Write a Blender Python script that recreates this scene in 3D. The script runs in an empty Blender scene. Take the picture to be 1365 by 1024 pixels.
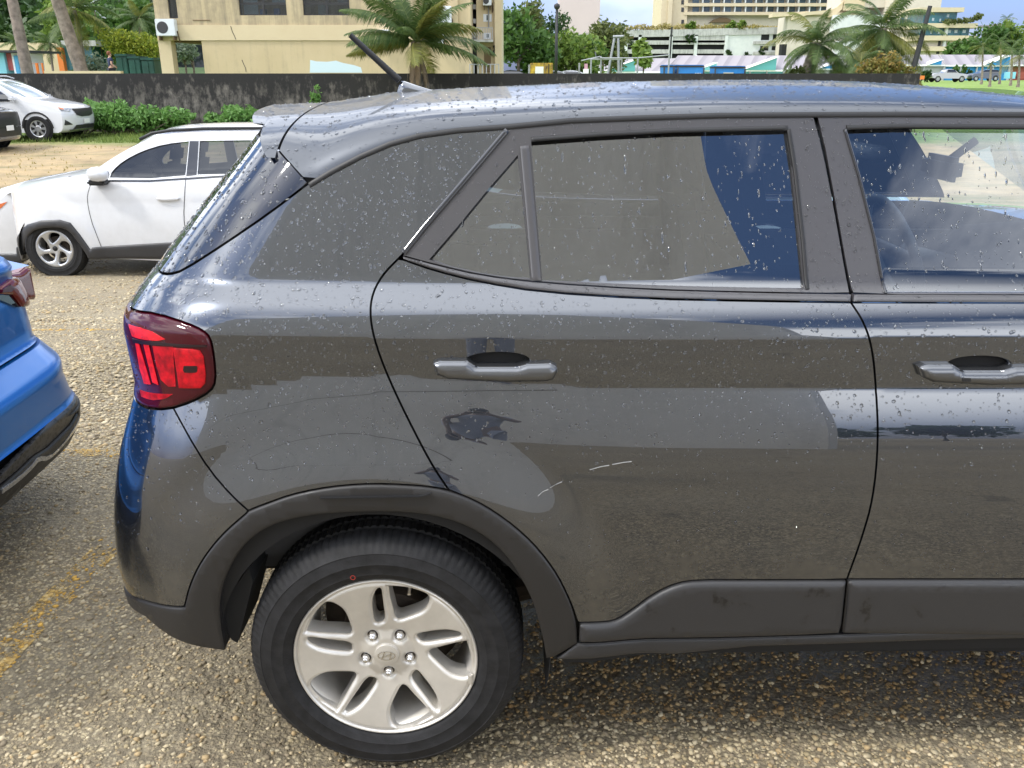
import bpy, bmesh, math, random
import numpy as np
from mathutils import Vector, Matrix
from mathutils.geometry import delaunay_2d_cdt
random.seed(7); rng = np.random.default_rng(7)
R_ = math.radians
scene = bpy.context.scene
COL = scene.collection

# ---------------------------------------------------------------- camera
FPX = 1150.0                       # focal length in pixels of the 1365 px wide photo
CAM = np.array([0.0, -1.62, 1.56]); PITCH = R_(19.886)
cd = bpy.data.cameras.new('camera'); cam = bpy.data.objects.new('camera', cd); COL.objects.link(cam)
cam.location = CAM; cam.rotation_euler = (math.pi/2 - PITCH, 0, 0)
cd.sensor_width = 36; cd.lens = 36*FPX/1365.0; cd.clip_start = 0.02; cd.clip_end = 4000
scene.camera = cam
# ---------------------------------------------------------------- sky and sun
SUN_EL, SUN_TO = R_(50), (-0.95, -0.33)          # the sun stands to the left, a little behind the camera
SUN_AZ = math.atan2(SUN_TO[0], SUN_TO[1])
w = bpy.data.worlds.new('World'); scene.world = w; w.use_nodes = True
nt = w.node_tree; nd = nt.nodes; lk = nt.links
bg = nd['Background']; bg.inputs['Strength'].default_value = 0.15
sky = nd.new('ShaderNodeTexSky'); sky.sky_type = 'NISHITA'; sky.sun_disc = False
sky.sun_elevation = SUN_EL; sky.sun_rotation = SUN_AZ; sky.air_density = 1.0; sky.dust_density = 1.2; sky.ozone_density = 1.5
tc = nd.new('ShaderNodeTexCoord'); mp = nd.new('ShaderNodeMapping'); mp.inputs['Scale'].default_value = (1.0, 1.0, 2.3)
lk.new(tc.outputs['Generated'], mp.inputs['Vector'])
mp.inputs['Location'].default_value = (0.35, 0.1, 0.0)
n1 = nd.new('ShaderNodeTexNoise'); n1.inputs['Scale'].default_value = 2.1; n1.inputs['Detail'].default_value = 8; n1.inputs['Roughness'].default_value = 0.52
lk.new(mp.outputs[0], n1.inputs['Vector'])
cr = nd.new('ShaderNodeValToRGB'); cr.color_ramp.elements[0].position = 0.47; cr.color_ramp.elements[1].position = 0.62
sz = nd.new('ShaderNodeSeparateXYZ'); lk.new(tc.outputs['Generated'], sz.inputs[0])
bk = nd.new('ShaderNodeMapRange'); bk.inputs['From Min'].default_value = 0.62; bk.inputs['From Max'].default_value = 0.50; bk.inputs['To Min'].default_value = -0.04; bk.inputs['To Max'].default_value = 0.14; lk.new(sz.outputs['Z'], bk.inputs['Value'])
by = nd.new('ShaderNodeMapRange'); by.inputs['From Min'].default_value = 0.1; by.inputs['From Max'].default_value = -0.3; lk.new(sz.outputs['Y'], by.inputs['Value'])   # a cloud bank low in the sky behind the camera
bm_ = nd.new('ShaderNodeMath'); bm_.operation = 'MULTIPLY_ADD'; lk.new(bk.outputs[0], bm_.inputs[0]); lk.new(by.outputs[0], bm_.inputs[1]); lk.new(n1.outputs[0], bm_.inputs[2]); lk.new(bm_.outputs[0], cr.inputs[0])
hz = nd.new('ShaderNodeMapRange'); hz.inputs['From Min'].default_value = 0.06; hz.inputs['From Max'].default_value = 0.3   # clouds thin out at the horizon
hz.inputs['To Min'].default_value = 0.12; lk.new(sz.outputs['Z'], hz.inputs['Value'])
cz0 = nd.new('ShaderNodeMath'); cz0.operation = 'MULTIPLY'; lk.new(cr.outputs[0], cz0.inputs[0]); lk.new(hz.outputs[0], cz0.inputs[1])
zn = nd.new('ShaderNodeMapRange'); zn.inputs['From Min'].default_value = 0.66; zn.inputs['From Max'].default_value = 0.90; zn.inputs['To Max'].default_value = 0.8; lk.new(sz.outputs['Z'], zn.inputs['Value'])   # thin bright cloud overhead
cm = nd.new('ShaderNodeMath'); cm.operation = 'MAXIMUM'; lk.new(cz0.outputs[0], cm.inputs[0]); lk.new(zn.outputs[0], cm.inputs[1])
mx = nd.new('ShaderNodeMix'); mx.data_type = 'RGBA'
hb = nd.new('ShaderNodeMapRange'); hb.inputs['From Min'].default_value = -0.02; hb.inputs['From Max'].default_value = 0.35; lk.new(sz.outputs['Z'], hb.inputs['Value'])
hc = nd.new('ShaderNodeValToRGB'); hc.color_ramp.elements[0].color = (0.36, 0.43, 0.86, 1); hc.color_ramp.elements[1].color = (0.75, 0.85, 1, 1); lk.new(hb.outputs[0], hc.inputs[0])   # humid blue air low down
ms_ = nd.new('ShaderNodeMix'); ms_.data_type = 'RGBA'; ms_.blend_type = 'MULTIPLY'; ms_.inputs[0].default_value = 1.0; lk.new(sky.outputs[0], ms_.inputs[6]); lk.new(hc.outputs[0], ms_.inputs[7])
lk.new(cm.outputs[0], mx.inputs[0]); lk.new(ms_.outputs[2], mx.inputs[6])
mx.inputs[7].default_value = (16.4, 16.8, 17.4, 1)
lk.new(mx.outputs[2], bg.inputs['Color'])
sd = bpy.data.lights.new('sun', 'SUN'); sd.energy = 1.9; sd.angle = R_(7); sd.color = (1.0, 0.955, 0.88)
sun = bpy.data.objects.new('sun', sd); COL.objects.link(sun)
tos = Vector((SUN_TO[0]*math.cos(SUN_EL), SUN_TO[1]*math.cos(SUN_EL), math.sin(SUN_EL)))
sun.rotation_euler = tos.to_track_quat('Z', 'Y').to_euler(); sun.location = (-20, -8, 30)
vs = scene.view_settings; vs.view_transform = 'Standard'; vs.look = 'None'; vs.gamma = 1; vs.exposure = 0.62
scene.cycles.transparent_max_bounces = 24; scene.cycles.max_bounces = 10

# ---------------------------------------------------------------- photo pixel -> ray helpers
cP, sP = math.cos(PITCH), math.sin(PITCH)
def ray(px, py):
    a = (px-682.5)/FPX; b = -(py-512)/FPX
    return np.array([a, cP+b*sP, -sP+b*cP])
def at_y(px, py, Y):
    d = ray(px, py); return CAM + d*((Y-CAM[1])/d[1])
def at_z(px, py, Z=0.0):
    d = ray(px, py); return CAM + d*((Z-CAM[2])/d[2])
def hit(px, py, g, t0, t1, n=260):
    """distance along the pixel's ray where g(point) turns positive (first crossing), else nearest approach"""
    d = ray(px, py); ts = np.linspace(t0, t1, n)
    P = CAM[None, :] + d[None, :]*ts[:, None]; v = g(P)
    k = np.where((v[:-1] < 0) & (v[1:] >= 0))[0]
    if len(k) == 0:
        return P[np.argmin(np.abs(v))]
    a, b = ts[k[0]], ts[k[0]+1]
    for _ in range(30):
        m = (a+b)/2
        if g((CAM+d*m)[None, :])[0] < 0: a = m
        else: b = m
    return CAM + d*a

# ---------------------------------------------------------------- materials
MATS = {}
def new_mat(name):
    m = bpy.data.materials.new(name); m.use_nodes = True; MATS[name] = m
    return m, m.node_tree.nodes, m.node_tree.links, m.node_tree.nodes['Principled BSDF']
def N(nodes, typ, **kw):
    n = nodes.new(typ)
    for k, v in kw.items():
        if k in n.inputs: n.inputs[k].default_value = v
        else: setattr(n, k, v)
    return n
def pmat(name, col, rough=0.5, metal=0.0, coat=0.0, var=0.0, vscale=20, bump=0.0, bscale=200, spec=0.5, col2=None, rvar=0.0, emit=None):
    m, nd, lk, b = new_mat(name)
    b.inputs['Base Color'].default_value = (*col, 1); b.inputs['Roughness'].default_value = rough
    b.inputs['Metallic'].default_value = metal; b.inputs['Coat Weight'].default_value = coat; b.inputs['Coat Roughness'].default_value = 0.03
    b.inputs['Specular IOR Level'].default_value = spec
    tc = nd.new('ShaderNodeTexCoord')
    if var or col2:
        n = N(nd, 'ShaderNodeTexNoise', Scale=vscale, Detail=6.0, Roughness=0.6); lk.new(tc.outputs['Object'], n.inputs['Vector'])
        r = nd.new('ShaderNodeValToRGB'); c2 = col2 or tuple(c*(1-var) for c in col); c1 = col if col2 else tuple(min(1, c*(1+var)) for c in col)
        r.color_ramp.elements[0].position = 0.35; r.color_ramp.elements[1].position = 0.65
        r.color_ramp.elements[0].color = (*c2, 1); r.color_ramp.elements[1].color = (*c1, 1)
        lk.new(n.outputs[0], r.inputs[0]); lk.new(r.outputs[0], b.inputs['Base Color'])
    if rvar:
        n = N(nd, 'ShaderNodeTexNoise', Scale=9.0, Detail=5.0); lk.new(tc.outputs['Object'], n.inputs['Vector'])
        mr = N(nd, 'ShaderNodeMapRange'); mr.inputs['To Min'].default_value = max(0, rough-rvar); mr.inputs['To Max'].default_value = rough+rvar
        lk.new(n.outputs[0], mr.inputs['Value']); lk.new(mr.outputs[0], b.inputs['Roughness'])
    if bump:
        n = N(nd, 'ShaderNodeTexNoise', Scale=bscale, Detail=3.0); lk.new(tc.outputs['Object'], n.inputs['Vector'])
        bp = N(nd, 'ShaderNodeBump', Strength=bump, Distance=0.002); lk.new(n.outputs[0], bp.inputs['Height']); lk.new(bp.outputs[0], b.inputs['Normal'])
    if emit:
        b.inputs['Emission Color'].default_value = (*emit, 1); b.inputs['Emission Strength'].default_value = 1
    return m
def glass_mat(name, tint, refl=1.5, boost=1.0):
    m, nd, lk, b = new_mat(name); nd.remove(b); out = nd['Material Output']
    t = N(nd, 'ShaderNodeBsdfTransparent', Color=(*tint, 1)); g = N(nd, 'ShaderNodeBsdfGlossy', Roughness=0.0, Color=(0.95, 0.97, 1, 1))
    f = N(nd, 'ShaderNodeFresnel', IOR=refl); mx = nd.new('ShaderNodeMixShader')
    lk.new(f.outputs[0], mx.inputs[0]); lk.new(t.outputs[0], mx.inputs[1]); lk.new(g.outputs[0], mx.inputs[2]); lk.new(mx.outputs[0], out.inputs['Surface'])
    return m

# ---------------------------------------------------------------- mesh helpers
ROOTS = {}
def link(name, me, mat, parent=None):
    for p in me.polygons: pass
    o = bpy.data.objects.new(name, me); COL.objects.link(o)
    if mat is not None and len(me.materials) == 0: me.materials.append(MATS[mat] if isinstance(mat, str) else mat)
    if parent is not None:
        o.parent = parent
        if parent.name in ROOTS: o.location = -Vector(ROOTS[parent.name])
    return o
def mesh_obj(name, V, Fc, mat, parent=None, smooth=False):
    me = bpy.data.meshes.new(name); me.from_pydata([tuple(map(float, v)) for v in V], [], [tuple(int(i) for i in f) for f in Fc]); me.update()
    if smooth:
        me.polygons.foreach_set('use_smooth', [True]*len(me.polygons))
    return link(name, me, mat, parent)
def thing(name, label, cat, loc=(0, 0, 0), rz=0.0, group=None, world=False):
    o = bpy.data.objects.new(name, None); COL.objects.link(o); o.empty_display_size = 0.2
    o.location = loc; o.rotation_euler = (0, 0, rz); o['label'] = label; o['category'] = cat
    if group: o['group'] = group
    if world: ROOTS[o.name] = tuple(loc)
    return o
def tag(o, label, cat, group=None):
    o['label'] = label; o['category'] = cat
    if group: o['group'] = group
    return o
def struct(o, kind='structure'):
    o['kind'] = kind; return o
class MB:
    """collects shapes, then links them as one mesh object"""
    def __init__(s): s.V = []; s.F = []
    def add(s, V, F):
        b = len(s.V); s.V += [tuple(v) for v in V]; s.F += [tuple(i+b for i in f) for f in F]; return s
    def box(s, x0, x1, y0, y1, z0, z1, bev=0.0):
        if bev:
            c = bev; V = []; F = []
            bm = bmesh.new(); bmesh.ops.create_cube(bm, size=1.0)
            for v in bm.verts: v.co = ((x0+x1)/2+v.co.x*(x1-x0), (y0+y1)/2+v.co.y*(y1-y0), (z0+z1)/2+v.co.z*(z1-z0))
            bmesh.ops.bevel(bm, geom=bm.edges[:], offset=bev, segments=2, affect='EDGES')
            bm.verts.index_update(); s.add([v.co[:] for v in bm.verts], [[v.index for v in f.verts] for f in bm.faces]); bm.free(); return s
        return s.add([(x, y, z) for x in (x0, x1) for y in (y0, y1) for z in (z0, z1)],
                     [(0, 1, 3, 2), (4, 6, 7, 5), (0, 4, 5, 1), (2, 3, 7, 6), (0, 2, 6, 4), (1, 5, 7, 3)])
    def prism(s, poly, axis, a0, a1):
        """polygon extruded along axis 'x','y' or 'z'"""
        def mk(p, a): return {'x': (a, p[0], p[1]), 'y': (p[0], a, p[1]), 'z': (p[0], p[1], a)}[axis]
        n = len(poly); V = [mk(p, a0) for p in poly]+[mk(p, a1) for p in poly]
        F = [tuple(range(n))[::-1], tuple(range(n, 2*n))]+[(i, (i+1) % n, n+(i+1) % n, n+i) for i in range(n)]
        return s.add(V, F)
    def tube(s, pts, rad, n=8, cap=True, ell=1.0):
        pts = [Vector(p) for p in pts]; m = len(pts); rads = rad if hasattr(rad, '__len__') else [rad]*m; V = []; F = []
        for i, p in enumerate(pts):
            t = (pts[min(i+1, m-1)]-pts[max(i-1, 0)]); t = t.normalized() if t.length > 1e-9 else Vector((0, 0, 1))
            u = t.cross(Vector((0, 0, 1))); u = u.normalized() if u.length > 1e-3 else Vector((1, 0, 0)); v = u.cross(t)
            for k in range(n):
                a = 2*math.pi*k/n; V.append(p+(u*math.cos(a)+v*math.sin(a)*ell)*rads[i])
        for i in range(m-1):
            for k in range(n): F.append((i*n+k, i*n+(k+1) % n, (i+1)*n+(k+1) % n, (i+1)*n+k))
        if cap: F += [tuple(range(n))[::-1], tuple((m-1)*n+k for k in range(n))]
        return s.add([v[:] for v in V], F)
    def lathe(s, prof, c, axis='y', n=48, rfun=None):
        """prof = [(r, a)]: radius and position along axis"""
        V = []; F = []; m = len(prof)
        for k in range(n):
            a = 2*math.pi*k/n; ca, sa = math.cos(a), math.sin(a)
            for j, (r, h) in enumerate(prof):
                if rfun: r = rfun(k, j, r)
                if axis == 'y': V.append((c[0]+r*ca, c[1]+h, c[2]+r*sa))
                elif axis == 'z': V.append((c[0]+r*ca, c[1]+r*sa, c[2]+h))
                else: V.append((c[0]+h, c[1]+r*ca, c[2]+r*sa))
        for k in range(n):
            for j in range(m-1):
                F.append((k*m+j, k*m+j+1, ((k+1) % n)*m+j+1, ((k+1) % n)*m+j))
        return s.add(V, F)
    def grid(s, P):
        P = np.asarray(P); a, b = P.shape[:2]
        return s.add(P.reshape(-1, 3).tolist(), [(i*b+j, i*b+j+1, (i+1)*b+j+1, (i+1)*b+j) for i in range(a-1) for j in range(b-1)])
    def build(s, name, mat, parent=None, smooth=False, angle=None, fix=False):
        o = mesh_obj(name, s.V, s.F, mat, parent, smooth)
        if fix:
            bm = bmesh.new(); bm.from_mesh(o.data); bmesh.ops.recalc_face_normals(bm, faces=bm.faces[:]); bm.to_mesh(o.data); bm.free()
        if angle:
            o.data.polygons.foreach_set('use_smooth', [True]*len(o.data.polygons)); o.data.set_sharp_from_angle(angle=R_(angle))
        return o
def inpoly(P, poly):
    x, y = P[:, 0], P[:, 1]; c = np.zeros(len(P), bool); poly = np.asarray(poly); n = len(poly); j = n-1
    for i in range(n):
        xi, yi = poly[i]; xj, yj = poly[j]
        with np.errstate(divide='ignore', invalid='ignore'):
            c ^= ((yi > y) != (yj > y)) & (x < (xj-xi)*(y-yi)/(yj-yi+1e-30)+xi)
        j = i
    return c
def segdist(P, poly, closed=True):
    A = np.asarray(poly); B = np.roll(A, -1, 0)
    if not closed: A, B = A[:-1], B[:-1]
    out = np.full(len(P), 1e9)
    D = B-A; L = (D**2).sum(1)+1e-18
    for k in range(0, len(P), 4000):
        Q = P[k:k+4000]
        t = np.clip(((Q[:, None, :]-A[None])*D[None]).sum(2)/L[None], 0, 1)
        out[k:k+4000] = np.sqrt((((A[None]+t[..., None]*D[None])-Q[:, None, :])**2).sum(2)).min(1)
    return out
def resample(poly, step):
    out = []; n = len(poly)
    for i in range(n):
        a = np.array(poly[i]); b = np.array(poly[(i+1) % n]); L = np.hypot(*(b-a)); k = max(1, int(math.ceil(L/step)))
        for j in range(k): out.append(a+(b-a)*j/k)
    return np.array(out)
def smooth_line(pts, it=2, closed=False):
    """Chaikin corner cutting keeping end points"""
    pts = [np.array(p, float) for p in pts]
    for _ in range(it):
        o = [pts[0]]
        for a, b in zip(pts[:-1], pts[1:]): o += [a*.75+b*.25, a*.25+b*.75]
        o.append(pts[-1]); pts = o
    return pts
def area2(p): p = np.asarray(p); return 0.5*np.sum(p[:, 0]*np.roll(p[:, 1], -1)-np.roll(p[:, 0], -1)*p[:, 1])
def inset_poly(p, d):
    p = np.asarray(p)
    if area2(p) < 0: p = p[::-1]
    a = np.roll(p, 1, 0); b = np.roll(p, -1, 0)
    e1 = p-a; e2 = b-p; e1 /= np.linalg.norm(e1, axis=1)[:, None]+1e-12; e2 /= np.linalg.norm(e2, axis=1)[:, None]+1e-12
    n1 = np.stack([-e1[:, 1], e1[:, 0]], 1); n2 = np.stack([-e2[:, 1], e2[:, 0]], 1); n = n1+n2
    n /= np.maximum((n*n).sum(1)/2, 0.5)[:, None]
    return p+n*d
DROP_SRC = {}
def panel(name, outline, surf, mat, parent, du=0.03, dv=0.012, bs=0.012, holes=(), inset=0.0, lip=0.014, lipdir=(0, 1, 0), out=(0, -1, 0), puff=None, offset=0.0, thick=False):
    """sheet of body work: outline in the surface's own (u, v), mapped by surf; lip turns its edges inward"""
    outl = resample(outline, bs)
    if inset: outl = inset_poly(outl, inset)
    hs = [resample(h, bs) for h in holes]
    outv = np.array(out, float)
    def dist(Q):
        d = segdist(Q, outl)
        for h in hs: d = np.minimum(d, segdist(Q, h))
        return d
    if puff:
        ph, pw = puff[:2]; lin = len(puff) > 2
        def full(Q):
            t = np.clip(dist(Q)/pw, 0, 1); k = np.sqrt(np.clip(1-(1-t)**2, 0, 1)) if not lin else np.minimum(1, t*1.06)-.06*np.clip((t-.85)/.15, 0, 1)*0
            return surf(Q[:, 0], Q[:, 1])+outv[None, :]*((offset+ph*k)[:, None])
    else:
        def full(Q): return surf(Q[:, 0], Q[:, 1])+outv[None, :]*offset
    lo = outl.min(0); hi = outl.max(0)
    gu = np.arange(lo[0]+du*.5, hi[0], du); gv = np.arange(lo[1]+dv*.5, hi[1], dv)
    G = np.stack(np.meshgrid(gu, gv, indexing='ij'), -1).reshape(-1, 2)
    G = G[inpoly(G, outl)]
    for h in hs: G = G[~inpoly(G, h)]
    if len(G): G = G[dist(G) > (0.4*min(du, dv, bs) if not puff else puff[1]*1.1)]
    extra = []
    if puff:
        for k in ((0.12, 0.35, 0.7) if not lin else (0.5, 1.0, 1.25)):
            e = inset_poly(outl, pw*k)
            e = e[inpoly(e, outl)]
            if len(e): e = e[dist(e) > pw*k*0.8]
            extra.append(e)
            for h in hs:
                e = inset_poly(h, -pw*k); e = e[inpoly(e, outl)]
                for h2 in hs: e = e[~inpoly(e, h2)] if len(e) else e
                if len(e): e = e[dist(e) > pw*k*0.8]
                extra.append(e)
    loops = []; pts = []
    for L in [outl]+hs:
        loops.append(list(range(len(pts), len(pts)+len(L)))); pts += [tuple(p) for p in L]
    for e in extra: pts += [tuple(p) for p in e]
    pts += [tuple(p) for p in G]
    edges = [(L[i], L[(i+1) % len(L)]) for L in loops for i in range(len(L))]
    res = delaunay_2d_cdt([Vector(p) for p in pts], edges, [], 0, 1e-6)
    V2 = np.array([v[:] for v in res[0]]); T = np.array([f[:] for f in res[2] if len(f) == 3])
    C = V2[T].mean(1); ok = inpoly(C, outl)
    for h in hs: ok &= ~inpoly(C, h)
    T = T[ok]
    P = full(V2); e = 0.0012
    tu = full(V2+[e, 0])-full(V2-[e, 0]); tv = full(V2+[0, e])-full(V2-[0, e])
    Nn = np.cross(tu, tv); Nn /= np.linalg.norm(Nn, axis=1)[:, None]+1e-15
    s = np.sign((Nn*outv).sum(1)); s[s == 0] = 1; sgn = 1.0 if np.median(s) >= 0 else -1.0; Nn *= sgn
    fn = np.cross(P[T[:, 1]]-P[T[:, 0]], P[T[:, 2]]-P[T[:, 0]])
    flip = (fn*Nn[T].mean(1)).sum(1) < 0; T[flip] = T[flip][:, [0, 2, 1]]
    faces = [tuple(t) for t in T]; V = [tuple(p) for p in P]; fl = [None]*len(faces)
    lv = np.array(lipdir, float)*lip
    if lip:
        m = {}
        for i, orig in enumerate(res[3]):
            for q in orig: m[q] = i
        for li, L in enumerate(loops):
            ids = [m.get(q, None) for q in L]; ids = [i for i in ids if i is not None]; b = len(V); n = len(ids)
            for i in ids: V.append(tuple(P[i]))
            for i in ids: V.append(tuple(P[i]+lv))
            for k in range(n): faces.append((b+k, b+(k+1) % n, b+n+(k+1) % n, b+n+k)); fl.append(True)
    me = bpy.data.meshes.new(name); me.from_pydata(V, [], faces); me.update()
    sm = [f is None for f in fl]; me.polygons.foreach_set('use_smooth', sm)
    ln = []
    for p in me.polygons:
        if sm[p.index]:
            for vi in p.vertices: ln.append(tuple(Nn[vi]))
        else:
            for vi in p.vertices: ln.append(tuple(p.normal))
    me.normals_split_custom_set(ln)
    o = link(name, me, mat, parent)
    DROP_SRC[o.name] = (P, T, Nn)
    return o
def drops(o, density, r0, r1, name='water_droplets', parent=None, run=0.10, mat='water', seed=1, zmin=None, zfade=None, off=0.0004):
    """rain drops lying on the surface of part o: one countless sheet of little domes"""
    P, T, Nn = DROP_SRC[o.name]; g = np.random.default_rng(seed)
    A = np.linalg.norm(np.cross(P[T[:, 1]]-P[T[:, 0]], P[T[:, 2]]-P[T[:, 0]]), axis=1)/2
    n = int(A.sum()*density*.85)
    k = g.choice(len(T), n, p=A/A.sum()); u = g.random((n, 2)); f = u.sum(1) > 1; u[f] = 1-u[f]
    tri = T[k]; w0 = 1-u.sum(1)
    C = P[tri[:, 0]]*w0[:, None]+P[tri[:, 1]]*u[:, :1]+P[tri[:, 2]]*u[:, 1:]
    M = Nn[tri[:, 0]]*w0[:, None]+Nn[tri[:, 1]]*u[:, :1]+Nn[tri[:, 2]]*u[:, 1:]; M /= np.linalg.norm(M, axis=1)[:, None]
    if zfade is not None:
        keep = g.random(n) < np.clip((C[:, 2]-zfade[0])/(zfade[1]-zfade[0]), zfade[2], 1); C, M = C[keep], M[keep]; n = len(C)
    r = 0.98*r0*np.exp(np.abs(g.normal(0, 0.66, n))); r = np.minimum(r, r1*1.25)
    d = np.cross(M, np.cross(np.array([0, 0, -1.0])[None], M)); L = np.linalg.norm(d, axis=1)[:, None]; d = np.where(L > .15, d/(L+1e-9), np.array([1.0, 0, 0])[None]); d -= M*(d*M).sum(1)[:, None]; d /= np.linalg.norm(d, axis=1)[:, None]
    s = np.cross(M, d); el = 1+run*np.abs(g.normal(0, 1, n))
    ns = 8; rings = [(1.0, 0.0), (0.86, 0.28), (0.5, 0.5)]
    V = np.zeros((n, ns*3+1, 3)); q = 0
    for rr, hh in rings:
        for j in range(ns):
            a = 2*math.pi*j/ns; jit = 1+0.14*np.sin(a*2+np.arange(n))
            V[:, q] = C+M*(r*hh*0.85+off)[:, None]+(d*(math.cos(a)*r*rr*el*jit)[:, None]+s*(math.sin(a)*r*rr*jit)[:, None]); q += 1
    V[:, q] = C+M*(r*0.55*0.85+off)[:, None]
    F = []
    for b in (0, 1):
        for j in range(ns): F.append((b*ns+j, b*ns+(j+1) % ns, (b+1)*ns+(j+1) % ns, (b+1)*ns+j))
    Q = np.array(F); base = (np.arange(n)*(ns*3+1))[:, None, None]
    quads = (Q[None]+base).reshape(-1, 4)
    Tt = np.array([(2*ns+j, 2*ns+(j+1) % ns, 3*ns) for j in range(ns)]); tris = (Tt[None]+base).reshape(-1, 3)
    me = bpy.data.meshes.new(name); me.vertices.add(n*(ns*3+1)); me.vertices.foreach_set('co', V.reshape(-1))
    nl = len(quads)*4+len(tris)*3; me.loops.add(nl); me.loops.foreach_set('vertex_index', np.concatenate([quads.reshape(-1), tris.reshape(-1)]).astype(np.int32))
    me.polygons.add(len(quads)+len(tris))
    me.polygons.foreach_set('loop_start', np.concatenate([np.arange(len(quads))*4, len(quads)*4+np.arange(len(tris))*3]).astype(np.int32))
    me.polygons.foreach_set('use_smooth', np.ones(len(quads)+len(tris), bool))
    me.update(calc_edges=True); me.validate()
    w_ = link(name, me, mat, o if parent is None else parent); w_['kind'] = 'stuff'
    return w_

# ================================================================ MATERIALS OF THE CARS
def paint_mat(name, base, flake=0.5, rough=0.22, metal=0.85, coat=1.0, dirt=(0.16, 0.14, 0.11), dz=(0.35, 0.85), amount=0.3, cior=1.6):
    m, nd, lk, b = new_mat(name)
    tc = nd.new('ShaderNodeTexCoord'); sx = nd.new('ShaderNodeSeparateXYZ'); lk.new(tc.outputs['Object'], sx.inputs[0])
    b.inputs['Metallic'].default_value = metal; b.inputs['Coat Weight'].default_value = coat; b.inputs['Coat Roughness'].default_value = 0.012; b.inputs['Coat IOR'].default_value = cior
    mr = N(nd, 'ShaderNodeMapRange'); mr.inputs['From Min'].default_value = dz[0]; mr.inputs['From Max'].default_value = dz[1]; mr.inputs['To Min'].default_value = 1; mr.inputs['To Max'].default_value = 0
    lk.new(sx.outputs['Z'], mr.inputs['Value'])
    n = N(nd, 'ShaderNodeTexNoise', Scale=7.0, Detail=9.0, Roughness=0.7); lk.new(tc.outputs['Object'], n.inputs['Vector'])
    r = nd.new('ShaderNodeValToRGB'); r.color_ramp.elements[0].position = 0.42; r.color_ramp.elements[1].position = 0.72; lk.new(n.outputs[0], r.inputs[0])
    mu = N(nd, 'ShaderNodeMath', operation='MULTIPLY'); lk.new(mr.outputs[0], mu.inputs[0]); lk.new(r.outputs[0], mu.inputs[1])
    m2 = N(nd, 'ShaderNodeMath', operation='MULTIPLY'); lk.new(mu.outputs[0], m2.inputs[0]); m2.inputs[1].default_value = amount
    mx = N(nd, 'ShaderNodeMix', data_type='RGBA'); lk.new(m2.outputs[0], mx.inputs[0]); mx.inputs[6].default_value = (*base, 1); mx.inputs[7].default_value = (*dirt, 1)
    lk.new(mx.outputs[2], b.inputs['Base Color'])
    a = N(nd, 'ShaderNodeMath', operation='MULTIPLY_ADD'); lk.new(m2.outputs[0], a.inputs[0]); a.inputs[1].default_value = 0.5; a.inputs[2].default_value = rough; lk.new(a.outputs[0], b.inputs['Roughness'])
    c = N(nd, 'ShaderNodeMath', operation='MULTIPLY_ADD'); lk.new(m2.outputs[0], c.inputs[0]); c.inputs[1].default_value = 0.25; c.inputs[2].default_value = 0.012; lk.new(c.outputs[0], b.inputs['Coat Roughness'])
    return m
paint_mat('grey_paint', (0.033, 0.040, 0.054), rough=0.22, cior=2.02, amount=.5)
paint_mat('grey_paint_skylit', (0.058, 0.064, 0.075), rough=0.36, cior=1.8, coat=.45)  # body grey made lighter and duller: bright sky's sheen put into the colour
paint_mat('blue_paint', (0.004, 0.12, 0.40), rough=0.3, metal=0.55, coat=.4, cior=1.38, dz=(0.2, 0.5), amount=0.15)
paint_mat('white_paint', (0.62, 0.63, 0.65), rough=0.3, metal=0.0, dz=(0.1, 0.5), amount=0.1)
paint_mat('silver_paint', (0.36, 0.35, 0.34), rough=0.3, metal=0.6, amount=0.1)
paint_mat('navy_paint', (0.05, 0.06, 0.075), rough=0.3, metal=0.6, amount=0.1)
paint_mat('black_paint', (0.012, 0.013, 0.015), rough=0.3, metal=0.3, amount=0.1)
paint_mat('red_paint', (0.25, 0.02, 0.02), rough=0.3, metal=0.2, amount=0.1)
def plastic_mat(name, col, stain, rough):
    m, nd, lk, b = new_mat(name); tc = nd.new('ShaderNodeTexCoord')
    n = N(nd, 'ShaderNodeTexNoise', Scale=19.0, Detail=9.0, Roughness=0.68); lk.new(tc.outputs['Object'], n.inputs['Vector'])
    r = nd.new('ShaderNodeValToRGB'); r.color_ramp.elements[0].position = 0.60; r.color_ramp.elements[1].position = 0.66
    r.color_ramp.elements[0].color = (*col, 1); r.color_ramp.elements[1].color = (*stain, 1); lk.new(n.outputs[0], r.inputs[0]); lk.new(r.outputs[0], b.inputs['Base Color'])
    rr = N(nd, 'ShaderNodeMapRange'); rr.inputs['From Min'].default_value = 0.56; rr.inputs['From Max'].default_value = 0.6; rr.inputs['To Min'].default_value = rough; rr.inputs['To Max'].default_value = rough*0.6
    lk.new(n.outputs[0], rr.inputs['Value']); lk.new(rr.outputs[0], b.inputs['Roughness'])
    n2 = N(nd, 'ShaderNodeTexNoise', Scale=900.0, Detail=2.0); lk.new(tc.outputs['Object'], n2.inputs['Vector'])
    bp = N(nd, 'ShaderNodeBump', Strength=0.3, Distance=0.001); lk.new(n2.outputs[0], bp.inputs['Height']); lk.new(bp.outputs[0], b.inputs['Normal'])
    return m
plastic_mat('cladding_plastic', (0.028, 0.0275, 0.029), (0.012, 0.0115, 0.012), 0.46)
plastic_mat('arch_plastic', (0.0165, 0.0155, 0.0155), (0.008, 0.0075, 0.0075), 0.5)
pmat('frame_film', (0.046, 0.044, 0.048), rough=0.32, spec=0.7)
pmat('seal_rubber', (0.008, 0.008, 0.009), rough=0.5)
pmat('gloss_black', (0.004, 0.005, 0.010), rough=0.03, coat=1.0)
pmat('dark_liner', (0.007, 0.007, 0.007), rough=0.9)
pmat('inner_shell', (0.004, 0.004, 0.0045), rough=0.8)
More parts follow.
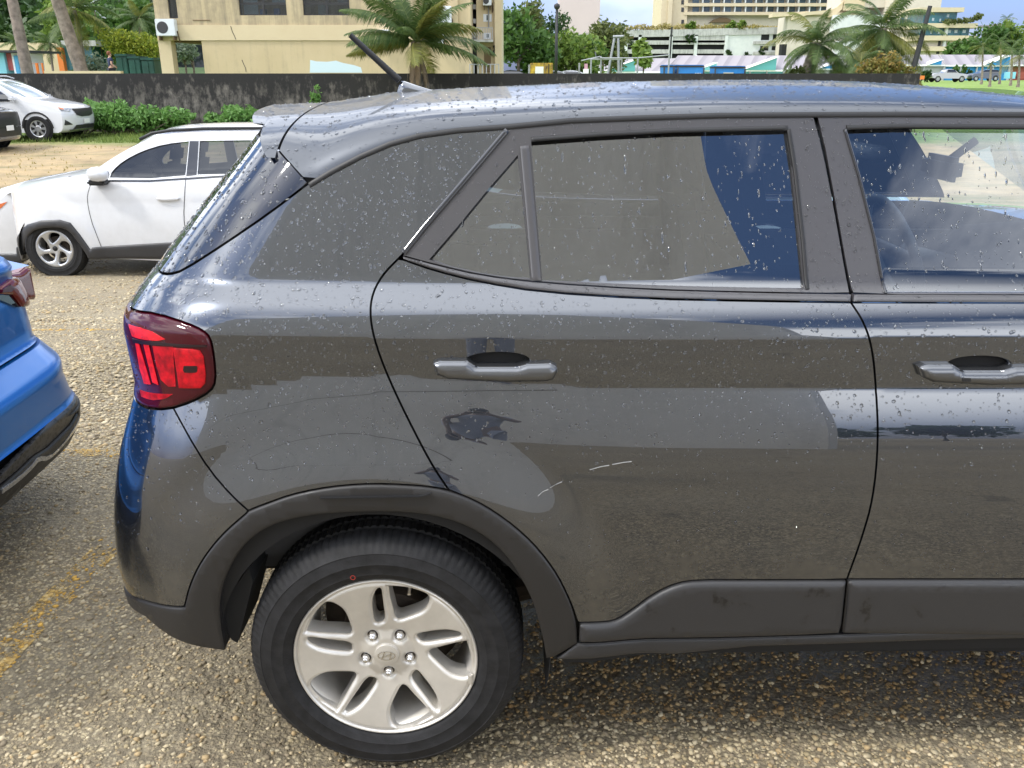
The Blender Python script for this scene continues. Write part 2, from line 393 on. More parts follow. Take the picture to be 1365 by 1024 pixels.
pmat('tyre_rubber', (0.010, 0.010, 0.011), rough=0.72, var=0.5, vscale=35, bump=0.25, bscale=260, rvar=0.15, spec=0.4)
pmat('alloy', (0.63, 0.605, 0.56), rough=0.36, metal=0.55, coat=0.25, var=0.07, vscale=14, rvar=0.06)
pmat('alloy_dark', (0.20, 0.19, 0.18), rough=0.5, metal=0.5)
pmat('chrome', (0.75, 0.75, 0.76), rough=0.12, metal=1.0)
pmat('grey_handle', (0.13, 0.135, 0.145), rough=0.28, metal=0.85, coat=0.4); pmat('alloy_silver', (0.52, 0.53, 0.55), rough=0.33, metal=0.7, coat=.3)
pmat('lamp_dark_red', (0.05, 0.001, 0.006), rough=0.08, coat=0.1, spec=.35)
pmat('lamp_red', (0.40, 0.003, 0.008), rough=0.35, coat=0.0, spec=.25, var=0.45, vscale=55, bump=.5, bscale=700)
pmat('lamp_bright', (0.60, 0.010, 0.016), rough=0.3, coat=0.0, spec=.3, var=0.35, vscale=60)
pmat('lamp_black', (0.012, 0.002, 0.004), rough=0.3)
pmat('lamp_brown', (0.13, 0.014, 0.010), rough=0.10, coat=0.2, spec=.4)
pmat('amber', (0.55, 0.12, 0.02), rough=0.1, coat=1.0)
pmat('rust_brown', (0.10, 0.062, 0.034), rough=0.8, var=0.4)
pmat('drum_iron', (0.055, 0.043, 0.035), rough=0.8, var=0.4)
pmat('seat_cloth', (0.05, 0.052, 0.058), rough=0.9)
pmat('dash_plastic', (0.06, 0.062, 0.068), rough=0.6)
pmat('scratch_white', (0.33, 0.33, 0.32), rough=0.7)
pmat('red_mark', (0.35, 0.03, 0.02), rough=0.6)
pmat('mark_silver', (0.62, 0.60, 0.56), rough=0.2, metal=0.9)
pmat('plate_white', (0.75, 0.75, 0.72), rough=0.4)
pmat('plate_ink', (0.05, 0.06, 0.12), rough=0.5)
pmat('lens_clear', (0.30, 0.31, 0.33), rough=0.06, coat=1.0, metal=0.5)
pmat('mesh_black', (0.010, 0.010, 0.011), rough=0.4)
glass_mat('privacy_glass', (0.24, 0.25, 0.27), 2.6)
glass_mat('front_glass', (0.72, 0.80, 0.84), 2.3); glass_mat('house_glass', (.62, .68, .70), 1.6)
glass_mat('car_glass', (0.22, 0.25, 0.28), 1.75)
pmat('dark_glass', (0.008, 0.010, 0.014), rough=0.02, coat=1.0)
pmat('windscreen_pale', (0.30, 0.34, 0.33), rough=0.05, coat=1.0)
m, nd, lk, b = new_mat('water'); b.inputs['Base Color'].default_value = (1, 1, 1, 1); b.inputs['Roughness'].default_value = 0.0; b.inputs['IOR'].default_value = 1.33; b.inputs['Transmission Weight'].default_value = 1.0

# ================================================================ DARK GREY SUV
YC = 0.845                                   # centre plane of the car
CARB = (0.9, YC, 0.0)
CAR = thing('grey_suv', 'dark grey hatchback SUV covered in raindrops, rear wheel and doors in full view', 'car', CARB, world=True)
WX, WZ, WR = -0.284, 0.311, 0.311           # rear wheel
FX = WX+2.52                                 # front wheel
# --- cross-section of the flank, built by integrating the tilt of the panel
def integ(tab, n=600):
    t = np.linspace(tab[0][0], tab[-1][0], n); a = np.interp(t, [p[0] for p in tab], [p[1] for p in tab])
    k = np.ones(9)/9; a = np.convolve(np.pad(a, 4, mode='edge'), k, mode='valid')
    y = np.concatenate([[0], np.cumsum(np.tan(np.radians((a[1:]+a[:-1])/2))*np.diff(t))]); return t, y
ZC1 = 1.056; YC1 = 0.050
LOW = integ([(0, 21), (.04, 18), (.08, 13), (.12, 9.5), (.19, 6), (.27, 2), (.37, -1), (.44, -4), (.52, -5), (.8, -6)])
SHO = integ([(0, 22), (.015, 25), (.035, 31), (.055, 42), (.072, 56), (.085, 48), (.095, 29), (.11, 25.5), (.30, 24), (.45, 22), (.8, 22)])
GX = [-1.2, -0.3, 2.0, 3.2]
def zc2(x): return np.interp(x, C2X, C2Z)
def side_base(x, z):
    x, z = np.broadcast_arrays(np.asarray(x, float), np.asarray(z, float))
    c2 = zc2(x); wd = ZC1-c2
    yc2 = YC1-wd*np.tan(np.radians(3.8))
    low = yc2-np.interp(c2-z, LOW[0], LOW[1])
    band = YC1-(ZC1-z)*np.tan(np.radians(3.8))-0.010*wd*np.sin(np.pi*np.clip((ZC1-z)/np.maximum(wd, 1e-3), 0, 1))*.5
    sho = YC1+np.interp(z-ZC1, SHO[0], SHO[1])
    y = np.where(z > ZC1, sho, np.where(z > c2, band, low))
    # a wheel-arch swelling, rear and front
    for wx in (WX, FX):
        r = np.hypot(x-wx, z-WZ); t = np.clip((0.60-r)/0.16, 0, 1); y = y-0.026*t*t*(3-2*t)*np.clip((1.0-z)/.2, 0, 1)
    y = y+0.032*np.clip(0.15-x, 0, 2)**2+0.010*np.clip(x-1.4, 0, 3)**2
    return y
C2X, C2Z = [0, 1], [.97, .97]
_c2 = [at_y(px, py, 0.03) for px, py in [(235, 548), (290, 532), (330, 524), (400, 511), (500, 505), (640, 512), (760, 519), (880, 522), (1365, 522), (1800, 522)]]
C2X = [p[0] for p in _c2]; C2Z = [min(p[2], .974) for p in _c2]
# rear end outline: silhouette pixels give the rearmost x at each height
_sil = [(172, 812), (152, 745), (148, 690), (151, 640), (163, 590), (177, 545), (183, 515), (177, 470), (166, 420), (183, 392), (203, 368), (226, 336), (285, 262), (346, 186), (370, 150)]
XRz, XRx = [], []
for px, py in _sil:
    p = at_y(px, py, 0.24)
    for _ in range(4):
        Yb = float(side_base(-0.6, p[2])); p = at_y(px, py, Yb+0.185)
    XRz.append(p[2]); XRx.append(p[0]-0.030)
_o = np.argsort(XRz); XRz = np.array(XRz)[_o]; XRx = np.array(XRx)[_o]
XRz = np.concatenate([[0.1], XRz, [1.75]]); XRx = np.concatenate([[XRx[0]+0.10], XRx, [XRx[-1]+.1]])
_zz = np.linspace(0.1, 1.75, 400); _xx = np.interp(_zz, XRz, XRx); _k = np.ones(15)/15; _xx = np.convolve(np.pad(_xx, 7, mode='edge'), _k, mode='valid')
def xr(z): return np.interp(z, _zz, _xx)
XF = FX+0.82
def corner(u, n=2.4): u = np.clip(u, 0, 0.9999); return 1-(1-u**n)**(1/n)
def S(x, z):
    y = side_base(x, z)
    rr = 0.31-0.05*np.clip((z-1.1)/.2, 0, 1)
    y = y+0.33*corner((xr(z)+rr-x)/rr)
    y = y+0.45*corner((x-(XF-0.55))/0.55, 2.2)
    return y
def surf(u, v): return np.stack([u, S(u, v), v], -1)
def gS(P): return P[:, 1]-S(P[:, 0], P[:, 2])
def T_(pts):
    """photo pixels -> (x, z) on the flank"""
    return [(lambda p: (p[0], p[2]))(hit(px, py, gS, 1.2, 3.1)) for px, py in pts]
def edge_rear(z0, z1, n=14, d=0.003):
    return [(float(xr(z))+d, z) for z in np.linspace(z0, z1, n)]

# --- outlines traced on the flank
drip = smooth_line([(412, 244), (440, 227), (480, 206), (520, 189), (560, 178), (610, 172), (678, 167)], 2)
pillar_edge = [(678, 168), (641, 214), (600, 262), (563, 306), (536, 340)]
rear_gap = smooth_line([(536, 340), (508, 368), (494, 398), (494, 432), (505, 472), (525, 520), (552, 575), (577, 622), (598, 653)], 2)
arch_out = smooth_line([(598, 653), (560, 647), (480, 644), (400, 655), (345, 675), (331, 681)], 2)
arch_low_r = smooth_line([(598, 653), (645, 672), (700, 712), (738, 757), (760, 800), (770, 830)], 2)
bump_gap = smooth_line([(331, 681), (308, 660), (280, 628), (255, 588), (231, 544)], 1)
lamp_in = smooth_line([(231, 544), (256, 536), (281, 522), (288, 508), (286, 478), (281, 450), (270, 440), (250, 431), (210, 418), (172, 413)], 1)
hatch_low = smooth_line([(214, 364), (226, 366), (244, 361), (300, 325), (360, 284), (412, 244)], 1)
A = T_(drip); PE = T_(pillar_edge); RG = T_(rear_gap); AO = T_(arch_out); BG = T_(bump_gap); LI = T_(lamp_in); HL = T_(hatch_low); AL = T_(arch_low_r)
zl = LI[-1][1]; zh = HL[0][1]
quarter = A+PE[1:]+RG[1:]+AO[1:]+BG[1:]+LI[1:-1]+edge_rear(LI[-1][1], HL[0][1], 12)+HL[1:-1]
qp = panel('quarter_panel', quarter, surf, 'grey_paint', CAR, inset=0.0022, du=0.018, dv=0.010)
drops(qp, 9500, 0.0010, 0.0034, seed=2, zfade=(0.72, 1.0, 0.12))
# hatch side glass (glossy dark) and the tailgate round the corner
hs_top = [(412, 244), (391, 221), (370, 198)]
HT = T_(hs_top); HT.append((HT[-1][0]-.030, HT[-1][1]+.020)); ztop = T_([(352, 187)])[0][1]
hatch = HL+HT[1:]+edge_rear(HT[-1][1], HL[0][1], 14)
hg = panel('hatch_glass', hatch, surf, 'gloss_black', CAR, inset=0.0028, du=0.016, dv=0.012)
drops(hg, 5200, 0.0013, 0.0042, seed=3)
mbt = MB(); ys = np.linspace(0, 1, 13)
zs = np.linspace(0.46, HT[-1][1]+.02, 26)
P = np.array([[(float(xr(z))+0.006-0.05*math.sin(math.pi*t)*(0.6 if z < 1.1 else 1), (float(S(xr(z)+.004, z))-.01)*(1-t)+(2*YC-float(S(xr(z)+.004, z))+.01)*t, z) for t in ys] for z in zs])
mbt.grid(P); mbt.build('tailgate', 'grey_paint', CAR, smooth=True)
# rear bumper
bl_sil_z = [0.40, 0.50]
bump_bot = smooth_line([(330, 683), (296, 712), (268, 748), (253, 780), (246, 808)], 2)
bump_btm = smooth_line([(246, 809), (225, 808), (198, 802), (170, 792)], 1)
BB = T_(bump_bot); BT = T_(bump_btm)
zb0 = BT[-1][1]; LB = T_([(231, 546), (215, 546), (196, 544), (181, 537)])
bumper = list(reversed(BG))+BB[1:]+BT[1:-1]+edge_rear(BT[-1][1], LB[-1][1], 16)+list(reversed(LB))[1:-1]
bp_ = panel('rear_bumper', bumper, surf, 'grey_paint', CAR, inset=0.0020, du=0.016, dv=0.012)
drops(bp_, 4200, 0.0009, 0.0028, seed=4, zfade=(0.5, 0.85, 0.1))
# tail lamp, with its red segments
lampo = list(reversed(LI))+LB[1:-1]+edge_rear(LB[-1][1], LI[-1][1], 14)
lamp = panel('tail_lamp', lampo, surf, 'lamp_dark_red', CAR, inset=0.0028, du=0.012, dv=0.010, puff=(0.006, 0.012))
lamp['label'] = 'dark red tail lamp wrapping round the rear corner'
def seg(name, pts, mat, off, sm=1, puff=None):
    return panel(name, T_(pts), surf, mat, lamp, du=0.01, dv=0.008, bs=0.006, lip=0.004, offset=off, puff=puff)
seg('reflector', [(232, 462), (258, 464), (268, 466), (273, 474), (276, 500), (275, 510), (269, 516), (240, 516), (238, 500)], 'lamp_red', 0.0075, puff=(0.0015, 0.003))
seg('reflector_slot', [(247, 486), (264, 486), (265, 488), (265, 493), (263, 495), (248, 495), (246, 492)], 'lamp_black', 0.0096)
seg('lamp_segment', [(205, 460), (232, 461), (236, 514), (226, 514), (216, 505), (210, 486)], 'lamp_red', 0.0070)
seg('light_guide', [(193, 457), (200, 458), (213, 512), (205, 508)], 'lamp_bright', 0.0080)
seg('light_guide', [(182, 455), (187, 456), (203, 511), (194, 510), (188, 490)], 'lamp_bright', 0.0080)
seg('lamp_segment', [(173, 431), (190, 436), (205, 441), (222, 451), (212, 453), (190, 451), (178, 447)], 'lamp_bright', 0.0075)
seg('lamp_segment', [(188, 518), (232, 524), (222, 530), (206, 532), (190, 527)], 'lamp_red', 0.0075)
seg('lamp_divider', [(178, 450), (214, 455), (277, 459), (277, 461), (214, 459), (179, 455)], 'lamp_black', 0.0085)
drops(lamp, 2500, 0.0009, 0.0022, seed=5)
# --- doors
trim_top = smooth_line([(536, 341), (580, 353), (640, 367), (720, 377), (860, 386), (1000, 390), (1135, 392)], 1)
trim_low = smooth_line([(537, 346), (580, 361), (640, 376), (720, 389), (860, 398), (1000, 401), (1134, 403)], 1)
b_gap = smooth_line([(1134, 403), (1152, 430), (1163, 465), (1168, 520), (1171, 590), (1164, 665), (1148, 720), (1129, 772)], 2)
TT = T_(trim_top); TL = T_(trim_low); GB = T_(b_gap)
clad_top = smooth_line([(1128, 773), (1000, 773), (930, 773), (902, 777), (873, 790), (842, 813), (824, 825), (808, 829), (772, 830)], 1)
CT = T_(clad_top)
rd = TL+GB[1:]+CT[1:]+list(reversed(AL))[1:]+list(reversed(RG))[1:-2]
def pocket(Lx, py0):
    pk = T_([(Lx+40, py0+3), (Lx+50, py0-6), (Lx+75, py0-10), (Lx+102, py0-10), (Lx+124, py0-6), (Lx+133, py0+3), (Lx+122, py0+20), (Lx+50, py0+20)]); return [tuple(q) for q in smooth_line(pk+[pk[0]], 2)[:-1]]
PK1, PK2 = pocket(577, 479), pocket(1219, 484)
door = panel('rear_door', rd, surf, 'grey_paint', CAR, inset=0.0022, du=0.022, dv=0.009, holes=[PK1])
drops(door, 7600, 0.0009, 0.0032, seed=6, zfade=(0.72, 1.0, 0.10))
clad_bot = [(772, 831), (771, 855), (850, 851), (950, 849), (1060, 846), (1118, 843), (1122, 830), (1128, 774)]
CB = T_(clad_bot)
cl = panel('door_cladding', list(CT)+CB[1:-1], surf, 'cladding_plastic', door, inset=0.0015, du=0.03, dv=0.008, puff=(0.013, 0.016))
# front door beyond the gap, running out of the frame
xfd = 1.46
zt1 = GB[0][1]; zgb = GB[-1][1]
fd_top = [(x, zt1-0.002*(x-GB[0][0])) for x in np.linspace(GB[0][0], xfd, 8)]
fd_gap = [(xfd-0.03*(k/7)**2, zt1+(zgb-zt1)*k/7) for k in range(8)]
fd_bot = [(x, zgb) for x in np.linspace(xfd-.03, GB[-1][0], 8)]
fdoor = panel('front_door', fd_top+fd_gap[1:]+fd_bot[1:]+list(reversed(GB))[1:-1], surf, 'grey_paint', CAR, inset=0.0022, du=0.03, dv=0.009, holes=[PK2])
drops(fdoor, 7200, 0.0009, 0.0032, seed=7, zfade=(0.72, 1.0, 0.10))
fc = list(reversed([(x, z) for x, z in fd_bot]))+[(xfd-.03, CB[-3][1]-.01)]+[(CB[-3][0]+.006, CB[-3][1])]
panel('door_cladding', fc, surf, 'cladding_plastic', fdoor, inset=0.0015, du=0.03, dv=0.008, puff=(0.013, 0.016))
# belt mouldings
mo = TT+list(reversed(TL))
ml = panel('belt_moulding', mo, surf, 'frame_film', door, inset=0.0012, du=0.03, dv=0.004, bs=.008, puff=(0.006, 0.007)); drops(ml, 9000, 0.0009, 0.0026, seed=8)
fm = [(TT[-1][0]+.004, TT[-1][1])]+[(x, TT[-1][1]-0.003*(x-TT[-1][0])) for x in np.linspace(TT[-1][0]+.1, xfd+.2, 9)]+[(x, TL[-1][1]-0.003*(x-TL[-1][0])) for x in np.linspace(xfd+.2, TL[-1][0]+.1, 9)]+[(TL[-1][0]+.004, TL[-1][1])]
ml = panel('belt_moulding', fm, surf, 'frame_film', fdoor, inset=0.0012, du=0.03, dv=0.004, bs=.008, puff=(0.006, 0.007)); drops(ml, 9000, 0.0009, 0.0026, seed=9)
# window frames with their openings
top_line = smooth_line([(678, 169), (760, 163), (860, 159), (960, 156), (1085, 155)], 1)
fr_out = top_line+smooth_line([(1085, 156), (1097, 200), (1111, 270), (1124, 345), (1133, 391)], 1)[1:]
FR = T_(fr_out)+list(reversed(TT))[1:]+list(reversed(PE))[1:-1]
win = T_(smooth_line([(708, 188), (800, 181), (900, 176), (1040, 173)], 1)+[(1049, 175), (1056, 220), (1066, 320), (1073, 384)]+smooth_line([(1070, 386), (950, 384), (850, 381), (723, 375)], 1)+[(715, 280)])
qwin = T_([(690, 207), (697, 270), (707, 372), (680, 371), (640, 365), (600, 356), (572, 346), (610, 302), (650, 253)])
fr = panel('window_frame', FR, surf, 'frame_film', door, inset=0.0016, holes=[win, qwin], du=0.03, dv=0.012, lip=0.016)
drops(fr, 8200, 0.0009, 0.0026, seed=10, run=.5)
def glass(name, poly, mat, par, dens, seed):
    g = panel(name, poly, lambda u, v: surf(u, v)+np.array([0, 0.011, 0]), mat, par, du=0.03, dv=0.03, lip=0)
    d_ = drops(g, dens, 0.0007, 0.0022, seed=seed, run=1.3); return g
glass('window', win, 'privacy_glass', door, 3300, 11); glass('quarter_window', qwin, 'privacy_glass', door, 4200, 12)
def strip(name, pts, wdt, mat, par, off=0.002):
    L = T_(pts); n = len(L); a = []; b_ = []
    for i in range(n):
        p = np.array(L[max(i-1, 0)]); q = np.array(L[min(i+1, n-1)]); t = (q-p)/np.linalg.norm(q-p); nn = np.array([-t[1], t[0]])
        a.append(tuple(np.array(L[i])+nn*wdt)); b_.append(tuple(np.array(L[i])-nn*wdt))
    return panel(name, a+b_[::-1], surf, mat, par, du=.02, dv=.01, bs=.01, lip=0.01, offset=off, puff=(0.003, wdt*.9))
strip('window_seal', [(708, 186), (800, 179), (900, 174), (1050, 170.5)], 0.0045, 'seal_rubber', door)
strip('window_seal', [(1051, 172), (1060, 230), (1070, 320), (1076, 385)], 0.0040, 'seal_rubber', door)
strip('window_divider', [(699, 194), (706, 270), (715, 374)], 0.0095, 'frame_film', door, .003)
strip('window_seal', [(538, 337), (565, 303), (602, 260), (643, 212), (676, 173)], 0.0055, 'gloss_black', door, .003)
strip('roof_seal', [(412, 247), (440, 230), (480, 209), (520, 192), (560, 181), (610, 174), (678, 169), (760, 161), (860, 157), (960, 154), (1085, 153), (1200, 152.5), (1365, 153), (1500, 156)], 0.0052, 'seal_rubber', CAR, .001)
# front window frame
ftop = T_([(1089, 155), (1200, 154), (1365, 155), (1480, 160)])
xa, za = ftop[-1]
fbx = xfd+.12
apl = [(xa+(fbx-xa)*k/6, za+(TT[-1][1]-.004-za)*k/6-0.02*math.sin(math.pi*k/6)*-1) for k in range(7)]
bl = T_([(1137, 391), (1126, 345), (1113, 270), (1100, 200)])
ff = ftop+apl[1:]+[(x, TT[-1][1]-.002) for x in np.linspace(fbx-.1, TT[-1][0]+.1, 8)]+bl
fw0 = T_([(1128, 172), (1200, 170), (1365, 171), (1465, 175)])
fwb = T_([(1183, 391)])[0]
fwin = fw0+[(fbx-.12, TT[-1][1]+.012)]+[(x, fwb[1]) for x in np.linspace(fbx-.2, fwb[0]+.1, 6)]+[fwb]+T_([(1165, 310), (1145, 230)])
fr2 = panel('window_frame', ff, surf, 'frame_film', fdoor, inset=0.0016, holes=[fwin], du=0.03, dv=0.012, lip=0.016)
drops(fr2, 8200, 0.0009, 0.0026, seed=13, run=.5)
glass('window', fwin, 'front_glass', fdoor, 3300, 14)
strip('window_seal', [(1128, 170), (1200, 168), (1365, 169), (1460, 173)], 0.0045, 'seal_rubber', fdoor)
strip('window_seal', [(1126, 172), (1145, 235), (1165, 315), (1181, 390)], 0.0030, 'gloss_black', fdoor)
# door handles: pocket, grip
def handle(x0, x1, py0, py1, par, key):
    Lx, Rx = x0, x1
    panel('handle_pocket', PK2 if key else PK1, surf, 'grey_paint', par, du=.008, dv=.006, bs=.006, lip=0, offset=-0.001, puff=(-.026, .022))
    pts = [(Lx+1, py0+2), (Lx+10, py0-1), (Lx+46, py0-1), (Lx+58, py0+7), (Lx+112, py0+7), (Lx+126, py0+3), (Rx-10, py0+2), (Rx-1, py0+7), (Rx, py0+13), (Rx-5, py1-3), (Rx-14, py1), (Lx+95, py1+1), (Lx+20, py1-3), (Lx+6, py1-9)]
    h = panel('door_handle', T_(pts), surf, 'grey_handle', par, du=.012, dv=.004, bs=.006, lip=0.03, offset=0.012, puff=(0.016, 0.013))
    drops(h, 5000, 0.0009, 0.0022, seed=20+key)
    if key: panel('handle_button', T_([(Lx+55, py0+14), (Lx+66, py0+14), (Lx+66, py0+19), (Lx+55, py0+19)]), surf, 'seal_rubber', par, du=.01, dv=.004, bs=.006, lip=0, offset=0.0285)
handle(577, 743, 479, 505, door, 0); handle(1219, 1388, 484, 509, fdoor, 1)
# scratches left by a rub on the rear door
for pl in ([(717, 661), (724, 655), (731, 652)], [(733, 650), (742, 645), (749, 642)], [(786, 626), (800, 622), (812, 620)], [(816, 619), (832, 616), (842, 615)]):
    strip('scratch', pl, 0.0003, 'scratch_white', door, 0.0004)
# --- wheel-arch cladding
inner = smooth_line([(301, 866), (295, 835), (293, 800), (302, 765), (326, 725), (360, 700), (410, 687), (480, 682), (560, 683), (625, 700), (672, 735), (706, 790), (722, 845), (728, 880)], 2)
bbot = [(170, 793), (198, 803), (225, 809), (246, 810), (254, 780), (268, 748), (296, 711), (331, 681)]
out_top = smooth_line([(331, 681), (345, 675), (400, 655), (480, 644), (560, 647), (598, 653), (645, 672), (700, 712), (738, 757), (760, 800), (769, 830), (770, 857)], 2)
IN = T_(inner); OT = T_(out_top)
arch = OT+T_([(769, 857), (742, 877)])+list(reversed(IN))+T_([(331, 740), (300, 770)])[:0]
a1 = [p for p in OT]
arch_poly = OT+T_([(744, 874)])+list(reversed(IN))[1:]
# the lower bumper lip joins the arch at the rear
lowb = T_([(246, 811), (254, 781), (268, 749), (296, 712)])
lip_poly_px = [(301, 866), (262, 860), (222, 845), (190, 818), (170, 795)]
LP = T_([(300, 867), (262, 861), (225, 846), (195, 822)]); BTx = T_([(170, 796)])
arch_poly = OT+T_([(742, 874)])+list(reversed(IN))[1:-1]+LP+[(float(xr(BTx[0][1]-.03))+.004, BTx[0][1]-.03), (float(xr(BTx[0][1]))+.004, BTx[0][1])]+list(reversed(BT))[1:]+list(reversed(BB))[1:-1]
arc = panel('wheel_arch_trim', arch_poly, surf, 'arch_plastic', CAR, inset=0.0016, du=0.018, dv=0.016, puff=(0.005, 0.006), lip=0.05)
strip('trim_line', [(428, 661), (560, 659), (575, 655)], 0.0010, 'seal_rubber', arc, .0115)
# sill
sill = T_([(742, 878), (770, 857), (850, 853), (950, 851), (1118, 846), (1250, 841), (1365, 839), (1700, 836)])+T_([(1700, 850), (1365, 850), (1240, 853), (1100, 858), (1000, 861), (900, 871), (800, 876)])
panel('sill', sill, surf, 'cladding_plastic', CAR, du=0.03, dv=0.01, puff=(0.006, 0.01), lip=0.08)
# dark inner shell behind the gaps
sh_out = A+T_([(760, 163), (960, 156), (1085, 155), (1365, 155)])+[(xa, za)]
def shell(x, z): return np.stack([x, S(x, z)+0.016, z], -1)
circ = [(WX+0.375*math.cos(a), WZ+0.375*math.sin(a)) for a in np.linspace(R_(-2), R_(182), 30)]
belt = TT[-1][1]-.02
low_shell = [(-0.80, 0.62), (-0.78, 0.85), (-0.76, 1.0), (-0.74, 1.10)]+[(x, belt+.006) for x in np.linspace(-.70, 1.5, 12)]+[(1.45, 0.33)]+[(0.12, 0.30)]+[(x, z) for x, z in circ if z > .32]+[(-.66, 0.45), (-.78, .5)]
panel('inner_body', low_shell, shell, 'inner_shell', CAR, du=.06, dv=.03, lip=0)
cpil = HL[3:]+A[1:]+PE[1:]+T_([(520, 345), (400, 345), (300, 350)])
panel('inner_pillar', cpil, shell, 'inner_shell', CAR, du=.05, dv=.03, lip=0)
# --- roof
ds = [(T_([(371, 199)])[0][0]-.035, T_([(371, 199)])[0][1]+.035), T_([(371, 199)])[0], T_([(392, 222)])[0]]+A+T_([(760, 161), (860, 157), (960, 154), (1085, 153), (1200, 152.5), (1365, 153), (1500, 158)])
dsx = np.array([p[0] for p in ds]); dsz = np.array([p[1] for p in ds])
def roofc(px, py, Y=0.52):
    p = at_y(px, py, Y); return p[0], p[2]
rc = [roofc(*q) for q in [(352, 147), (420, 139), (500, 126), (600, 120), (700, 115.5), (800, 111), (900, 108.5), (1000, 107), (1100, 107), (1200, 109), (1290, 114), (1365, 121), (1450, 131)]]
rcx = np.array([p[0] for p in rc]); rcz = np.array([p[1] for p in rc])-0.014
Xmid = T_([(371, 199)])[0][0]; Xtop = Xmid+.004
XE = xa-.01
svals = np.concatenate([np.linspace(0, .45, 14), np.linspace(.48, 1, 12)])
LEX, LEZ = zip(*sorted([(lambda p: (p[0], p[2]))(at_y(px, py, .37)) for px, py in ((371, 199), (362, 187), (349, 169), (342, 156))]))
def roof_sec(x, s):
    xk = dsx[3]; xq = max(x, xk); zd = float(np.interp(xq, dsx, dsz)); yd = float(side_base(x, zd)); zc = float(np.interp(x, rcx, rcz)); h = max(zc-zd, .02)
    B = [(yd, zd), (yd+.26*h, zd+.60*h), (yd+.75*h+.06, zc-.002), (YC, zc+.012)]
    bz = lambda q, k: (1-q)**3*B[0][k]+3*(1-q)**2*q*B[1][k]+3*(1-q)*q*q*B[2][k]+q**3*B[3][k]
    if x < xk:                      # the lower edge climbs along the hatch and the spoiler: start further up the same section
        zl_ = float(np.interp(x, dsx, dsz)) if x >= Xmid-1e-6 else float(np.interp(x, LEX, LEZ)); lo_, hi_ = 0.0, .8
        for _ in range(20):
            md = (lo_+hi_)/2
            if bz(md, 1) < zl_: lo_ = md
            else: hi_ = md
        s = lo_+s*(1-lo_)
    return (x, bz(s, 0), bz(s, 1))
def roof_pt(u, s): return roof_sec(Xmid+.003+u*(XE-Xmid-.003), s)
us = np.linspace(0, 1, 60)
PR = np.array([[roof_pt(u, s) for s in svals] for u in us]); PL = PR[:, ::-1].copy(); PL[:, :, 1] = 2*YC-PL[:, :, 1]
PF = np.concatenate([PR, PL[:, 1:]], 1)
mr_ = MB(); mr_.grid(PF); roof = mr_.build('roof', 'grey_paint_skylit', CAR, smooth=True)
def src_from_mesh(o, w):
    me = o.data; P = np.zeros(len(me.vertices)*3); me.vertices.foreach_get('co', P); P = P.reshape(-1, 3)
    Nn = np.array([v.normal[:] for v in me.vertices]); T = []
    for p in me.polygons:
        v = list(p.vertices)
        for k in range(1, len(v)-1): T.append((v[0], v[k], v[k+1]))
    T = np.array(T); C = P[T].mean(1); T = T[w(C)]
    if np.mean(Nn[T[:, 0]]@np.array([0, -.3, 1.0])) < 0: Nn = -Nn
    DROP_SRC[o.name] = (P, T, Nn)
src_from_mesh(roof, lambda C: C[:, 1] < 1.0); drops(roof, 2600, 0.0011, 0.0032, seed=15, run=.05)
# headliner
mh = MB(); PH = PF.copy(); PH[:, :, 2] -= .03; mh.grid(PH); mh.build('headliner', 'seat_cloth', CAR, smooth=True)
# spoiler
xt_ = LEX[0]-.034; LEZ = [z-.022*min(1, (Xmid-x)/.05) for x, z in zip(LEX, LEZ)]
def sp_row(t, k=0.0):
    R = []
    for s in svals:
        x = (Xmid-.003)*(1-t)+(xt_)*t; p = roof_sec(x, s); R.append((p[0]-.05*t*math.sin(min(1, s*1.2)*1.57)+k*.05, p[1]+k*.02*(1-s), p[2]-k*.016+.004*t))
    R.insert(0, (R[0][0]+.004, R[0][1]+.035, R[0][2]-.002))
    L = [(x, 2*YC-y, z) for x, y, z in R[::-1][1:]]
    return R+L
rows = [[(x, y+.012, z-.02) for x, y, z in sp_row(0)], sp_row(0)]+[sp_row(t) for t in np.linspace(.08, 1, 9)]+[sp_row(1, .12), sp_row(1, 1.0)]
ms = MB(); ms.grid(np.array(rows)); spo = ms.build('spoiler', 'grey_paint_skylit', CAR, angle=32)
src_from_mesh(spo, lambda C: C[:, 1] < 1.0); drops(spo, 3000, 0.0011, 0.0034, seed=16, run=.15)
# antenna
ab = at_y(540, 122, YC); zt = float(np.interp(ab[0], rcx, rcz))+.012
tip = at_y(467, 47, YC); b0 = np.array([at_y(533, 121, YC)[0], YC, zt+.028])
an = MB(); an.lathe([(0.0, 0), (0.001, 0)], (0, 0, 0)) if False else None
P = []
for t in np.linspace(0, 1, 12):
    wd = 0.022*math.sin(math.pi*(0.08+0.90*t))**.7; hh = 0.034*(1-t)**1.2+.004 if t > .1 else 0.034*t/.1
    x = ab[0]-.022+t*.115
    P.append([(x, YC-wd, zt-.01)]+[(x, YC-wd*math.cos(a), zt-.004+hh*math.sin(a)) for a in np.linspace(0, math.pi, 9)]+[(x, YC+wd, zt-.01)])
an.grid(np.array(P)); anb = an.build('antenna', 'grey_paint', CAR, smooth=True)
rod = MB(); q = [b0+(tip-b0)*t for t in np.linspace(0, 1, 40)]
rod.tube(q, [0.0092-.0022*t+(0.0008 if i % 2 else 0) for i, t in enumerate(np.linspace(0, 1, 40))], 10); rod.build('antenna_rod', 'seal_rubber', anb, angle=50)
